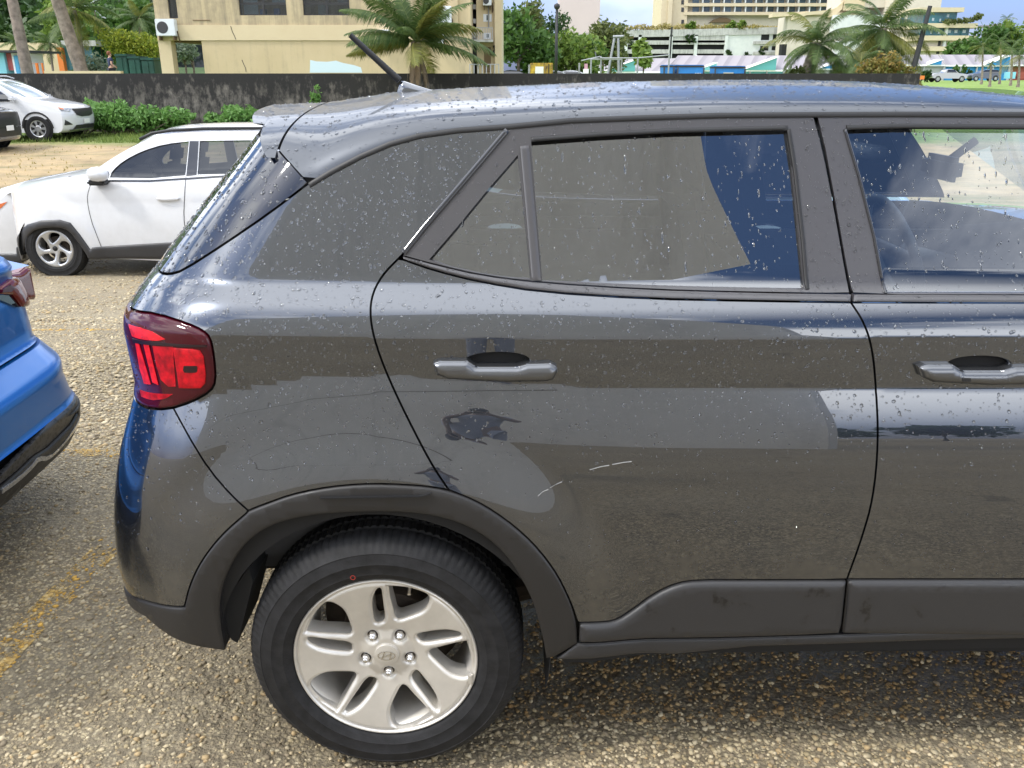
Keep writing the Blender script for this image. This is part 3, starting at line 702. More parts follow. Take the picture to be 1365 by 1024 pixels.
# --- rear wheel
def tyre_profile(R, rb, wd, y0):
    """section from the outer bead over the tread to the inner bead; y grows inward"""
    return [(rb-.004, y0+.010), (rb+.004, y0+.000), (rb+.010, y0-.006), (rb+.020, y0-.009), (rb+.0215, y0-.0105), (rb+.024, y0-.010), (rb+.045, y0-.0130), (rb+.0468, y0-.0138), (rb+.049, y0-.0130), (R-.034, y0-.009), (R-.0325, y0-.0098), (R-.030, y0-.0075), (R-.018, y0+.002),
            (R-.008, y0+.012), (R-.003, y0+.022), (R-.001, y0+.034), (R, y0+.045), (R-.007, y0+.047), (R-.007, y0+.054), (R, y0+.056), (R+.0005, y0+.085), (R-.007, y0+.087), (R-.007, y0+.095), (R, y0+.097),
            (R, y0+.128), (R-.006, y0+.142), (R-.02, y0+.165), (rb, y0+.172)]
def make_tyre(parent, x, z, R, rb, y0, name='tyre', loc=None):
    pr = tyre_profile(R, rb, .185, y0); t = MB(); n = 330
    def rf(k, j, r):
        if 11 <= j <= 15: return r-(0.0028 if (k % 3 == 0) else 0.0)*(1 if j > 11 else .4)
        if j in (16, 19, 20, 23, 24): return r-(0.004 if (k % 3 == 0) else 0)
        return r
    t.lathe(pr, (x, 0, z), 'y', n, rf); return t.build(name, 'tyre_rubber', parent, angle=35)
def rimpt(px, py, Y=0.0):
    p = at_y(px, py, Y); return np.array([p[0]-RCX, p[2]-RCZ])
c0 = at_y(515.5, 878.5, 0.022); RCX, RCZ = c0[0], c0[2]
RIMR = 0.208
WXX, WZZ = at_y(514.6, 877.5, 0.0)[0], at_y(514.6, 877.5, 0.0)[2]
wheel = MB(); wheel.lathe([(RIMR-.012, .006), (RIMR-.020, .02), (RIMR-.026, .06), (RIMR-.03, .15)], (WXX, 0, WZZ), 'y', 64)
wheel = wheel.build('wheel', 'alloy', CAR, smooth=True)
make_tyre(wheel, WXX, WZZ, WR, RIMR-.001, -0.006)
def zz(x, y): return (330+x/3.5, 740+y/3.5)
hole_a = [zz(*q) for q in [(588, 205), (600, 172), (617, 157), (622, 190), (628, 240), (637, 303), (612, 312), (598, 312), (592, 280), (586, 240)]]
hole_b = [zz(*q) for q in [(670, 158), (735, 163), (800, 180), (842, 200), (826, 238), (800, 258), (755, 275), (708, 292), (697, 288), (690, 250), (676, 200)]]
def face_y(x, z):
    r = np.hypot(x, z); return 0.004+0.030*np.clip((0.193-r)/0.15, 0, 1)**1.15-0.010*np.clip((0.062-r)/.02, 0, 1)-0.006*np.clip((r-.193)/.012, 0, 1)
def rot(p, a): c, s = math.cos(a), math.sin(a); return (p[0]*c-p[1]*s, p[0]*s+p[1]*c)
base_h = []
for hpx in (hole_a, hole_b):
    pts = []
    for px, py in hpx:
        Y = .02
        for _ in range(3):
            q = rimpt(px, py, Y); Y = float(face_y(q[0], q[1]))
        pts.append(q+np.array([RCX-WXX, RCZ-WZZ])*1.0)
    pts = smooth_line([tuple(p) for p in pts]+[tuple(pts[0])], 2)[:-1]; pts = [tuple(q) for q in inset_poly(np.array(pts), -.0030 if hpx is hole_a else -.0058)]; base_h.append(pts)
holes = []
for k in range(5):
    for hh in base_h: holes.append([rot(p, 2*math.pi*k/5) for p in hh])
lugs = [rot((0.0, -0.053), 2*math.pi*k/5+R_(1)) for k in range(5)]
lug_holes = [[(lx+.0125*math.cos(a), lz+.0125*math.sin(a)) for a in np.linspace(0, 2*math.pi, 16, endpoint=False)] for lx, lz in lugs]
fs = lambda u, v: np.stack([u+WXX, face_y(u, v), v+WZZ], -1)
rimc = [(RIMR*.962*math.cos(a), RIMR*.962*math.sin(a)) for a in np.linspace(0, 2*math.pi, 90, endpoint=False)]
rim = panel('rim', rimc, fs, 'alloy', wheel, du=.010, dv=.010, bs=.006, holes=holes+lug_holes, puff=(0.0085, 0.0078, 'lin'), lip=0.042)
lipm = MB(); lipm.lathe([(RIMR*.958, .006), (RIMR*.962, -.001), (RIMR*.975, -.0062), (RIMR*.985, -.0068), (RIMR*.997, -.004), (RIMR, .004), (RIMR*.99, .012)], (WXX, 0, WZZ), 'y', 96); lipm.build('rim_lip', 'alloy', wheel, smooth=True)
for lx, lz in lugs:
    lp_ = MB(); lp_.lathe([(.0, .030), (.0128, .030), (.0128, .052), (0, .052)], (WXX+lx, 0, WZZ+lz), 'y', 16); lp_.build('lug_seat', 'drum_iron', wheel)
    nut = MB(); nut.lathe([(0, .0105), (.0052, .0110), (.0066, .0135), (.0070, .018), (.0098, .020), (.0098, .046)], (WXX+lx, 0, WZZ+lz), 'y', 6, lambda k, j, r: r); nut.build('lug_nut', 'chrome', wheel, angle=60)
capm = MB(); capm.lathe([(0.0, 0.0085), (.018, 0.0090), (.0265, 0.011), (.0275, .0135), (.0290, .0138), (.0290, .03)], (WXX, 0, WZZ), 'y', 40); cap = capm.build('centre_cap', 'alloy', wheel, angle=40)
em = MB()
for i in range(36):      # oval ring and slanted letter
    a0, a1_ = 2*math.pi*i/36, 2*math.pi*(i+1)/36; V = []
    for a in (a0, a1_):
        for k in (1.0, .86): V.append((WXX+.0205*k*math.cos(a), .0076, WZZ+.0118*k*math.sin(a)))
    em.add(V, [(0, 1, 3, 2)])
em.add([(WXX+x, .0078, WZZ+z) for x, z in [(-.0125, -.0085), (-.0090, -.0095), (-.0022, .0098), (-.0058, .0095)]], [(0, 1, 2, 3)])
em.add([(WXX+x, .0078, WZZ+z) for x, z in [(.0052, -.0098), (.0090, -.0092), (.0128, .0078), (.0092, .0090)]], [(0, 1, 2, 3)])
em.add([(WXX+x, .0078, WZZ+z) for x, z in [(-.009, -.0045), (0, -.0015), (.009, .001), (.0105, .0045), (0, .0018), (-.0075, -.001)]], [(0, 1, 2, 3, 4, 5)])
em.build('emblem', 'mark_silver', wheel)
vv = rimpt(545, 791, .02)+np.array([RCX, RCZ]); val = MB(); val.tube([(vv[0], .055, vv[1]+.01), (vv[0], .022, vv[1]-.004)], .0042, 8); val.build('valve', 'chrome', wheel)
dr = MB(); dr.lathe([(0.0, .085), (.100, .085), (.112, .090), (.115, .11), (.115, .16), (.150, .165), (.17, .17), (.17, .19), (0, .19)], (WXX, 0, WZZ), 'y', 40); dr.build('brake_drum', 'drum_iron', CAR, angle=40)
rm = at_y(471, 768, -.015); dt = MB()
for i in range(14):
    a0, a1_ = 2*math.pi*i/14, 2*math.pi*(i+1)/14
    dt.add([(rm[0]+r*math.cos(a), -.0215, rm[2]+r*math.sin(a)) for a in (a0, a1_) for r in (.0058, .0042)], [(0, 1, 3, 2)])
dt.build('paint_mark', 'red_mark', wheel)
bw = MB(); ww_ = at_z(0, 0, 1); pw_ = rimpt(627, 904, -.004)+np.array([RCX, RCZ]); bw.box(pw_[0]-.005, pw_[0]+.005, -.011, -.001, pw_[1]-.014, pw_[1]+.014, .003); bw.build('balance_weight', 'alloy', wheel)
# front wheel (beyond the frame) as copies
fw_ = wheel.copy(); COL.objects.link(fw_); fw_.location.x += FX-WX
for ch in list(wheel.children): c_ = ch.copy(); COL.objects.link(c_); c_.parent = fw_
# wheel-well liner, underbody, axle
lin = MB(); RL = .372
for yy0, yy1 in ((0.0, .30),):
    Pm = np.array([[(WX+RL*math.cos(a), y, WZ+RL*math.sin(a)) for y in (0.012, .1, .2, .28)] for a in np.linspace(R_(-14), R_(150), 34)]); lin.grid(Pm)
lin.build('wheel_liner', 'dark_liner', CAR, smooth=True)
ub = MB(); ub.box(-.10, 2.9, .30, 2*YC-.3, .27, .33); ub.box(.12, 1.9, .06, .32, .29, .36); ub.box(-.86, -.60, .40, 1.29, .30, .46); ub.build('underbody', 'dark_liner', CAR)
mu = MB(); pm = at_y(372, 722, .45); mu.tube([(-.55, .46, .44), (-.55, 1.2, .44)], .095, 16, ell=.62); mu.build('muffler', 'rust_brown', CAR, angle=40)
ax = MB(); ax.tube([(WX+.02, .2, .30), (WX+.02, 1.5, .30)], .035, 10); ax.tube([(WX, .22, .29), (.16, .30, .33)], .03, 8); ax.tube([(WX-.07, .26, .34), (WX-.05, .26, .62)], .05, 12); ax.build('rear_axle', 'drum_iron', CAR)
fl = MB(); fp = [T_([(q)])[0] for q in [(301, 864), (309, 868), (322, 812), (327, 790), (320, 770), (322, 740)]]
fl.prism([(p[0]+.004, p[1]) for p in fp]+[(fp[0][0]-.04, fp[2][1])], 'y', 0.03, 0.20); fl.build('splash_guard', 'dark_liner', CAR)
# --- far side of the car, seen through the glass (mirror copies of what stands round the openings)
def mirror(o, parent):
    c = o.copy(); COL.objects.link(c); c.parent = parent; c.scale.y = -1; c.location = o.location.copy()
    if parent == CAR: c.location = (-CARB[0], 2*YC-CARB[1], 0)
    return c
fdm = mirror(door, CAR); ffm = mirror(fdoor, CAR)
for src, dst in ((door, fdm), (fdoor, ffm)):
    for ch in list(src.children):
        if ch.name.split('.')[0] in ('window', 'quarter_window', 'window_frame', 'window_divider', 'door_handle', 'door_cladding'):
            c_ = ch.copy(); COL.objects.link(c_); c_.parent = dst
for o in (qp, bp_, lamp, hg, arc): mirror(o, CAR)
# nose of the car, outside the frame to the right
xs_n = np.linspace(xfd+.012, XF-.01, 26)
fend = [(x, z) for x, z in [(xfd+.004, 1.12)]+[(x, 1.115-.16*((x-xfd)/1.6)**1.5) for x in np.linspace(xfd+.1, XF-.02, 10)]+[(XF-.01, .45), (FX+.43, .33)]+[(FX+.40*math.cos(a), WZ+.40*math.sin(a)) for a in np.linspace(0.05, math.pi-.05, 18)]+[(FX-.43, .35), (xfd-.02, .38), (xfd-.026, zgb)]]
panel('front_wing', fend, surf, 'grey_paint', CAR, du=.05, dv=.02, inset=.002)
hood = np.array([[(x, (S(x, 1.0)+.07)*(1-t)+(2*YC-S(x, 1.0)-.07)*t, 1.112-.16*((max(x, xfd+.1)-xfd)/1.6)**1.5+.05*math.sin(math.pi*t)**.6-(.02 if x > XF-.1 else 0)) for t in np.linspace(0, 1, 15)] for x in np.linspace(xfd+.02, XF-.03, 14)])
mhd = MB(); mhd.grid(hood); mhd.build('bonnet', 'grey_paint', CAR, smooth=True)
nose = np.array([[(XF-.015-.06*(abs(t-.5)*2)**2-.25*max(0, .5-z)**1.0*.3, (S(XF-.02, z))*(1-t)+(2*YC-S(XF-.02, z))*t, z) for t in np.linspace(0, 1, 13)] for z in np.linspace(.25, .95, 10)])
mno = MB(); mno.grid(nose); mno.build('front_bumper', 'grey_paint', CAR, smooth=True)
mirror([o for o in CAR.children if o.name.startswith('front_wing')][0], CAR)
wsx = np.array([[(xa+.02+(fbx+.28-xa)*k, (S(1.2, za-.0)+.0+.02)*(1-t)+(2*YC-S(1.2, za)-.02)*t+(-.10*k if t < .5 else .10*k)*abs(1-2*t), float(np.interp(xa, rcx, rcz))-.01+(1.135-float(np.interp(xa, rcx, rcz)))*k+.03*math.sin(math.pi*t)*(1-.5*k)) for t in np.linspace(0, 1, 11)] for k in np.linspace(0, 1, 8)])
mw = MB(); mw.grid(wsx); mw.build('windscreen', 'front_glass', CAR, smooth=True)
# --- cabin
seat = MB()
def add_seat(sx, sy, wd=.5):
    s_ = MB(); s_.box(sx, sx+.50, sy-wd/2, sy+wd/2, .50, .66, .05); n = len(s_.V); s_.box(-.06, .08, sy-wd/2, sy+wd/2, 0, .62, .06)
    for i in range(n, len(s_.V)):
        x, y, z = s_.V[i]; s_.V[i] = (sx+x-.30*z*.8, y, .60+z)
    n = len(s_.V); s_.box(-.05, .05, sy-.13, sy+.13, .64, .84, .04)
    for i in range(n, len(s_.V)):
        x, y, z = s_.V[i]; s_.V[i] = (sx+x-.30*z*.8, y, .56+z)
    return s_
for sy in (.45, 1.24): add_seat(.70, sy).build('front_seat', 'seat_cloth', CAR, angle=50)
rb_ = add_seat(-.12, .85, 1.2); rb_.build('rear_bench', 'seat_cloth', CAR, angle=50)
dsh = MB(); dsh.prism([(1.55, .6), (1.55, .98), (1.62, 1.04), (1.9, 1.06), (2.0, 1.0), (2.0, .6)], 'y', .18, 2*YC-.18); dsh.build('dashboard', 'dash_plastic', CAR)
stw = MB(); cw = Vector((1.27, 1.24, 1.0)); pts = []
for i in range(33):
    a = 2*math.pi*i/32; pts.append(cw+Vector((-.07*math.sin(a)*1, .185*math.cos(a), .17*math.sin(a))))
stw.tube(pts, .016, 10, cap=False); stw.tube([cw-Vector((0, .18, 0)), cw+Vector((.03, 0, -.01)), cw+Vector((0, .18, 0))], .018, 8); stw.tube([cw+Vector((.03, 0, -.01)), cw+Vector((.2, 0, -.05))], .035, 8)
stw.build('steering_wheel', 'dash_plastic', CAR, smooth=True)
mp_ = at_y(1266, 222, YC); rvm = MB(); rvm.box(mp_[0]-.04, mp_[0]+.00, YC-.09, YC+.10, mp_[2]-.035, mp_[2]+.03, .015)
rvm.tube([(mp_[0], YC, mp_[2]+.02), (mp_[0]+.06, YC, mp_[2]+.07)], .012, 8); rvm.build('rear_view_mirror', 'seal_rubber', CAR, angle=40)
pst = MB(); q = at_y(690, 318, .20); q0 = at_y(600, 325, .20); pst.box(q[0]-.02, q[0]+.02, .19, .22, q[2]-.012, q[2]+.008, .003); pst.tube([(q0[0], .22, q0[2]), ((q0[0]+q[0])/2, .22, q[2]-.018), (q[0], .22, q[2]-.004)], .003, 6); pst.build('window_cable', 'seal_rubber', CAR)
cabin = MB(); cabin.box(-.62, 1.6, .14, .17, .5, 1.08); cabin.box(-.62, 1.6, 2*YC-.17, 2*YC-.14, .5, 1.02); cabin.box(-.70, 1.6, .17, 2*YC-.17, .45, .50); cabin.build('cabin_trim', 'dash_plastic', CAR)

# ================================================================ GROUND
def gz(y):
    return np.interp(y, [-60, 1.8, 3.0, 5.0, 7.0, 8.5, 10, 13, 18, 24, 28, 40, 60, 150, 600], [0, 0, -.07, -.30, -.60, -.74, -.80, -.78, -.60, -.37, -.30, 0, .1, .15, .15])
def col_noise(nd, lk, vec, scale, detail=6.0, rough=0.6):
    n = N(nd, 'ShaderNodeTexNoise', Scale=scale, Detail=detail, Roughness=rough); lk.new(vec, n.inputs['Vector']); return n.outputs[0]
def ramp(nd, lk, fac, stops, interp='LINEAR'):
    r = nd.new('ShaderNodeValToRGB'); r.color_ramp.interpolation = interp
    while len(r.color_ramp.elements) < len(stops): r.color_ramp.elements.new(0.5)
    for e, (p, c) in zip(r.color_ramp.elements, stops): e.position = p; e.color = (*c, 1) if len(c) == 3 else c
    lk.new(fac, r.inputs[0]); return r.outputs[0]
def mixc(nd, lk, fac, a, b):
    m = N(nd, 'ShaderNodeMix', data_type='RGBA')
    (lk.new(fac, m.inputs[0]) if not isinstance(fac, float) else setattr(m.inputs[0], 'default_value', fac))
    for i, v in ((6, a), (7, b)):
        if isinstance(v, tuple): m.inputs[i].default_value = (*v, 1)
        else: lk.new(v, m.inputs[i])
    return m.outputs[2]
def mrange(nd, lk, v, a, b, c=0.0, d=1.0):
    m = nd.new('ShaderNodeMapRange'); m.inputs['From Min'].default_value = a; m.inputs['From Max'].default_value = b; m.inputs['To Min'].default_value = c; m.inputs['To Max'].default_value = d
    lk.new(v, m.inputs['Value']); return m.outputs[0]
def mth(nd, lk, op, a, b):
    m = N(nd, 'ShaderNodeMath', operation=op)
    for i, v in ((0, a), (1, b)):
        if isinstance(v, (int, float)): m.inputs[i].default_value = v
        else: lk.new(v, m.inputs[i])
    return m.outputs[0]
m, nd, lk, b = new_mat('gravel_ground')
tc = nd.new('ShaderNodeTexCoord'); O = tc.outputs['Object']; sx = nd.new('ShaderNodeSeparateXYZ'); lk.new(O, sx.inputs[0])
wob = N(nd, 'ShaderNodeTexNoise', Scale=30.0, Detail=3.0); lk.new(O, wob.inputs['Vector'])
wv = N(nd, 'ShaderNodeMix', data_type='RGBA'); wv.inputs[0].default_value = 0.02; lk.new(O, wv.inputs[6]); lk.new(wob.outputs['Color'], wv.inputs[7])
vo = N(nd, 'ShaderNodeTexVoronoi', Scale=85.0); lk.new(wv.outputs[2], vo.inputs['Vector'])
vo2 = N(nd, 'ShaderNodeTexVoronoi', Scale=34.0); lk.new(wv.outputs[2], vo2.inputs['Vector'])
sc_ = nd.new('ShaderNodeSeparateColor'); lk.new(vo.outputs['Color'], sc_.inputs[0]); sc2 = nd.new('ShaderNodeSeparateColor'); lk.new(vo2.outputs['Color'], sc2.inputs[0])
peb = ramp(nd, lk, sc_.outputs[0], [(0.0, (.13, .11, .078)), (.2, (.26, .22, .15)), (.5, (.38, .32, .215)), (.8, (.48, .42, .29)), (1, (.60, .54, .41))])
gap = mrange(nd, lk, vo.outputs['Distance'], .25, .62)
peb = mixc(nd, lk, gap, peb, (.14, .118, .085))
big = mrange(nd, lk, col_noise(nd, lk, O, 1.3, 7), .38, .66)
asph = ramp(nd, lk, sc2.outputs[1], [(0, (.17, .155, .125)), (.6, (.28, .255, .20)), (1, (.40, .36, .28))])
near = mixc(nd, lk, mth(nd, lk, 'MULTIPLY', big, .55), peb, asph)
# wet drip line under the sill: dark where the water ran off, dry patches left between
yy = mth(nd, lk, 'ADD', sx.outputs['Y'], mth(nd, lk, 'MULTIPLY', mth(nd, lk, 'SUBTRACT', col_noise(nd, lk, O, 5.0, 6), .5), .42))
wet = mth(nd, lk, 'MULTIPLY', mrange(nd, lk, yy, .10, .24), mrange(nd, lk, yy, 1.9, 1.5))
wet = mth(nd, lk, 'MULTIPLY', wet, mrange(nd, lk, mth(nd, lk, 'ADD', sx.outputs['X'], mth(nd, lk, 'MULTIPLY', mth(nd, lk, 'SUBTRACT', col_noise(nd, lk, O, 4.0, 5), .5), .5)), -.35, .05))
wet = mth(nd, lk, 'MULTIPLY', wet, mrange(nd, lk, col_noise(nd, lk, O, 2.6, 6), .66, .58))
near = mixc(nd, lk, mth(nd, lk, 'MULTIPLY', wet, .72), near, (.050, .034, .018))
tone = mrange(nd, lk, col_noise(nd, lk, O, .75, 7, .62), .40, .62); near = mixc(nd, lk, mth(nd, lk, 'MULTIPLY', tone, .34), near, (.12, .095, .06))
oil = mrange(nd, lk, col_noise(nd, lk, O, 1.7, 4, .5), .665, .70); near = mixc(nd, lk, mth(nd, lk, 'MULTIPLY', oil, .55), near, (.05, .043, .034))
# packed dirt further off, then grass along the wall and beyond
dn = col_noise(nd, lk, O, .9, 9, .7); dirt = ramp(nd, lk, dn, [(.3, (.17, .135, .085)), (.5, (.30, .235, .145)), (.68, (.40, .30, .18))])
mp2 = nd.new('ShaderNodeMapping'); mp2.inputs['Scale'].default_value = (.35, 1.6, 1); lk.new(O, mp2.inputs[0])
tr = mrange(nd, lk, col_noise(nd, lk, mp2.outputs[0], 1.1, 6), .52, .66); dirt = mixc(nd, lk, mth(nd, lk, 'MULTIPLY', tr, .75), dirt, (.14, .14, .06))
grass = ramp(nd, lk, col_noise(nd, lk, O, 3.0, 8), [(.3, (.055, .10, .022)), (.6, (.13, .20, .04)), (.8, (.24, .26, .09))])
lawn = ramp(nd, lk, col_noise(nd, lk, O, .25, 8), [(.3, (.105, .185, .03)), (.7, (.18, .265, .055))])
yn = mth(nd, lk, 'ADD', sx.outputs['Y'], mth(nd, lk, 'MULTIPLY', mth(nd, lk, 'SUBTRACT', col_noise(nd, lk, O, .6, 6), .5), 5.0))
# pale dusty lot between
mid = ramp(nd, lk, col_noise(nd, lk, O, 1.8, 9, .7), [(.3, (.27, .235, .175)), (.55, (.40, .35, .26)), (.75, (.50, .45, .35))])
mid = mixc(nd, lk, mth(nd, lk, 'MULTIPLY', mrange(nd, lk, vo2.outputs['Distance'], .2, .7), .5), mid, (.16, .135, .10))
mid = mixc(nd, lk, mth(nd, lk, 'MULTIPLY', mrange(nd, lk, col_noise(nd, lk, O, 1.1, 5), .62, .70), .8), mid, (.15, .15, .05))
c = mixc(nd, lk, mth(nd, lk, 'MULTIPLY', mrange(nd, lk, yn, 5.0, 9.0), .6), near, mid)
c = mixc(nd, lk, mrange(nd, lk, yn, 11.5, 14), c, dirt); c = mixc(nd, lk, mrange(nd, lk, yn, 23, 25), c, grass); c = mixc(nd, lk, mrange(nd, lk, sx.outputs['Y'], 28, 29), c, lawn)
tn = N(nd, 'ShaderNodeMix', data_type='RGBA', blend_type='MULTIPLY'); tn.inputs[0].default_value = 1.0; lk.new(c, tn.inputs[6]); tn.inputs[7].default_value = (1.12, 1.07, .95, 1); lk.new(tn.outputs[2], b.inputs['Base Color'])
lk.new(mth(nd, lk, 'SUBTRACT', .92, mth(nd, lk, 'ADD', mth(nd, lk, 'MULTIPLY', wet, .5), mth(nd, lk, 'MULTIPLY', tone, .22))), b.inputs['Roughness'])
h = mth(nd, lk, 'ADD', mth(nd, lk, 'MULTIPLY', vo.outputs['Distance'], -.8), mth(nd, lk, 'MULTIPLY', vo2.outputs['Distance'], -1.1))
h = mth(nd, lk, 'ADD', h, col_noise(nd, lk, O, 160.0, 4))
bp = N(nd, 'ShaderNodeBump', Strength=0.9, Distance=0.010); lk.new(h, bp.inputs['Height']); lk.new(bp.outputs[0], b.inputs['Normal'])
gy = np.concatenate([np.linspace(-80, 1.6, 20), np.linspace(1.8, 32, 90), np.linspace(34, 1500, 60)]); gx = np.concatenate([np.linspace(-900, -42, 14), np.linspace(-40, 40, 61), np.linspace(42, 900, 14)])
def gh(x, y): return float(gz(y))+(0.012*math.sin(x*1.7+y*.6)*math.sin(y*1.3-x*.4)*min(1, max(0, (y-2)/2)) if y < 60 else 0)
gb = MB(); gb.grid(np.array([[(x, y, gh(x, y)) for x in gx] for y in gy])); struct(gb.build('ground', 'gravel_ground', None, smooth=True))
def gpx(px, py, it=12):
    z = 0.0
    for _ in range(it): p = at_z(px, py, z); z = float(gz(p[1]))
    return p
# worn parking lines
m, nd, lk, b = new_mat('worn_yellow'); out = nd['Material Output']; tc = nd.new('ShaderNodeTexCoord')
vo = N(nd, 'ShaderNodeTexVoronoi', Scale=70.0); lk.new(tc.outputs['Object'], vo.inputs['Vector'])
n = col_noise(nd, lk, tc.outputs['Object'], 9.0, 8, .7); sx = nd.new('ShaderNodeSeparateColor'); lk.new(vo.outputs['Color'], sx.inputs[0])
lk.new(ramp(nd, lk, sx.outputs[0], [(0, (.34, .21, .06)), (.5, (.48, .31, .09)), (1, (.58, .43, .19))]), b.inputs['Base Color']); b.inputs['Roughness'].default_value = .85
a = mrange(nd, lk, mth(nd, lk, 'ADD', n, mth(nd, lk, 'MULTIPLY', vo.outputs['Distance'], -.25)), .36, .52, 0, .92); lk.new(a, b.inputs['Alpha'])
bp = N(nd, 'ShaderNodeBump', Strength=0.9, Distance=0.01); lk.new(mth(nd, lk, 'MULTIPLY', vo.outputs['Distance'], -1.0), bp.inputs['Height']); lk.new(bp.outputs[0], b.inputs['Normal'])
LINES = []
def line_px(a, b_, wd):
    p, q = gpx(*a), gpx(*b_); t = (q-p)[:2]; t /= np.linalg.norm(t); nrm = np.array([-t[1], t[0]])*wd/2
    g = []
    for k in np.linspace(0, 1, 12):
        c = p+(q-p)*k; g.append([(c[0]+s*nrm[0], c[1]+s*nrm[1], gh(c[0]+s*nrm[0], c[1]+s*nrm[1])+.004) for s in (-1, 1)])
    LINES.append((p[:2], q[:2], wd)); o = MB(); o.grid(np.array(g)); struct(o.build('parking_line', 'worn_yellow'))
line_px((-30, 908), (158, 716), .105); line_px((60, 604), (420, 600), .10); line_px((40, 441), (300, 436), .09)
# loose stones lying on the lot
m, nd, lk, b = new_mat('stone'); at = N(nd, 'ShaderNodeAttribute', attribute_name='tint'); lk.new(at.outputs['Color'], b.inputs['Base Color']); b.inputs['Roughness'].default_value = .8
def stones(name, n, x0, x1, y0, y1, r0, rmax, seed, dens=None):
    g = np.random.default_rng(seed); bm = bmesh.new(); bmesh.ops.create_icosphere(bm, subdivisions=1, radius=1); V0 = np.array([v.co[:] for v in bm.verts]); F0 = np.array([[v.index for v in f.verts] for f in bm.faces]); bm.free()
    x = g.uniform(x0, x1, n); y = y0+(y1-y0)*g.random(n)**1.25
    if dens is not None: k = dens(x, y, g); x, y = x[k], y[k]; n = len(x)
    r = np.minimum(r0*np.exp(np.abs(g.normal(0, .6, n))), rmax)
    sc = np.stack([g.uniform(.7, 1.35, n), g.uniform(.7, 1.2, n), g.uniform(.40, .72, n)], 1)*r[:, None]
    J = 1+g.normal(0, .25, (n, len(V0), 3)); V = V0[None]*J*sc[:, None, :]; a = g.uniform(0, 6.28, n); ca, sa = np.cos(a)[:, None], np.sin(a)[:, None]
    X = V[..., 0]*ca-V[..., 1]*sa+x[:, None]; Y = V[..., 0]*sa+V[..., 1]*ca+y[:, None]
    Z = V[..., 2]+(np.array([gh(p, q) for p, q in zip(x, y)])+sc[:, 2]*.25)[:, None]
    P = np.stack([X, Y, Z], -1).reshape(-1, 3); F = (F0[None]+(np.arange(n)*len(V0))[:, None, None]).reshape(-1, 3)
    me = bpy.data.meshes.new(name); me.vertices.add(len(P)); me.vertices.foreach_set('co', P.reshape(-1)); me.loops.add(F.size); me.loops.foreach_set('vertex_index', F.reshape(-1).astype(np.int32)); me.polygons.add(len(F)); me.polygons.foreach_set('loop_start', (np.arange(len(F))*3).astype(np.int32)); me.update(calc_edges=True)
    base = np.array([(.38, .32, .22), (.44, .38, .27), (.32, .27, .175), (.24, .20, .145), (.48, .42, .31), (.38, .29, .17)])[g.integers(0, 6, n)]*g.uniform(.75, 1.15, (n, 1))*np.array([.99, .95, .85])
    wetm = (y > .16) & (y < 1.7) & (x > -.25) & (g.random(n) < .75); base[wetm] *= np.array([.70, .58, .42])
    for p, q, wd in LINES:
        t = (q-p)/np.linalg.norm(q-p); d = np.abs((x-p[0])*-t[1]+(y-p[1])*t[0]); s = (x-p[0])*t[0]+(y-p[1])*t[1]
        k = (d < wd/2) & (s > 0) & (s < np.linalg.norm(q-p)) & (g.random(n) < .6); base[k] = np.array([.52, .31, .06])*g.uniform(.7, 1.15, (k.sum(), 1))
    ca_ = me.color_attributes.new('tint', 'FLOAT_COLOR', 'POINT'); cc = np.concatenate([np.repeat(base, len(V0), 0), np.ones((len(P), 1))], 1); ca_.data.foreach_set('color', cc.reshape(-1).astype(np.float32))
    o = link(name, me, 'stone'); return struct(o, 'stuff')
stones('gravel', 52000, -2.2, 1.5, -.12, 2.2, .0027, .0085, 3, lambda x, y, g: ((x < -.45) | (y < .75)) & (g.random(len(x)) < .35+.65*(np.sin(x*3.1+y*2.3)+np.sin(x*1.3-y*4.1)+2)/4))
stones('gravel', 16000, -3.8, -.75, 1.9, 5.2, .0045, .015, 4); stones('gravel', 12000, -9, -1.6, 4.8, 10.5, .0065, .019, 5)

# ================================================================ PLANTS
def leaf_mat(name, c1, c2, trans=.35):
    m, nd, lk, b = new_mat(name); out = nd['Material Output']; at = N(nd, 'ShaderNodeAttribute', attribute_name='tint')
    c = mixc(nd, lk, at.outputs['Fac'], c1, c2); lk.new(c, b.inputs['Base Color']); b.inputs['Roughness'].default_value = .5; b.inputs['Specular IOR Level'].default_value = .3
    t = nd.new('ShaderNodeBsdfTranslucent'); lk.new(c, t.inputs['Color']); mx = nd.new('ShaderNodeMixShader'); mx.inputs[0].default_value = trans
    lk.new(b.outputs[0], mx.inputs[1]); lk.new(t.outputs[0], mx.inputs[2]); lk.new(mx.outputs[0], out.inputs['Surface'])
leaf_mat('leaf_dark', (.018, .045, .012), (.05, .10, .025)); leaf_mat('leaf_mid', (.035, .085, .018), (.095, .18, .035)); leaf_mat('leaf_light', (.08, .15, .025), (.20, .27, .05))
leaf_mat('leaf_yellow', (.10, .17, .02), (.34, .36, .04)); leaf_mat('leaf_vine', (.075, .18, .04), (.20, .36, .10)); leaf_mat('leaf_palm', (.032, .072, .018), (.12, .165, .045)); leaf_mat('leaf_palm_yellow', (.08, .10, .02), (.22, .215, .05)); leaf_mat('leaf_croton', (.09, .13, .03), (.29, .185, .05)); leaf_mat('leaf_olive', (.06, .085, .025), (.17, .19, .06)); leaf_mat('leaf_grey', (.06, .10, .06), (.22, .26, .17)); leaf_mat('leaf_dead', (.16, .11, .06), (.30, .22, .13)); leaf_mat('grass_dry', (.20, .18, .05), (.42, .34, .12)); leaf_mat('grass_green', (.09, .15, .03), (.24, .30, .08))
pmat('bark', (.14, .11, .085), rough=.95, var=.4, vscale=6, bump=.5, bscale=20); pmat('palm_bark', (.20, .165, .135), rough=.95, var=.35, vscale=5, bump=.6, bscale=14)
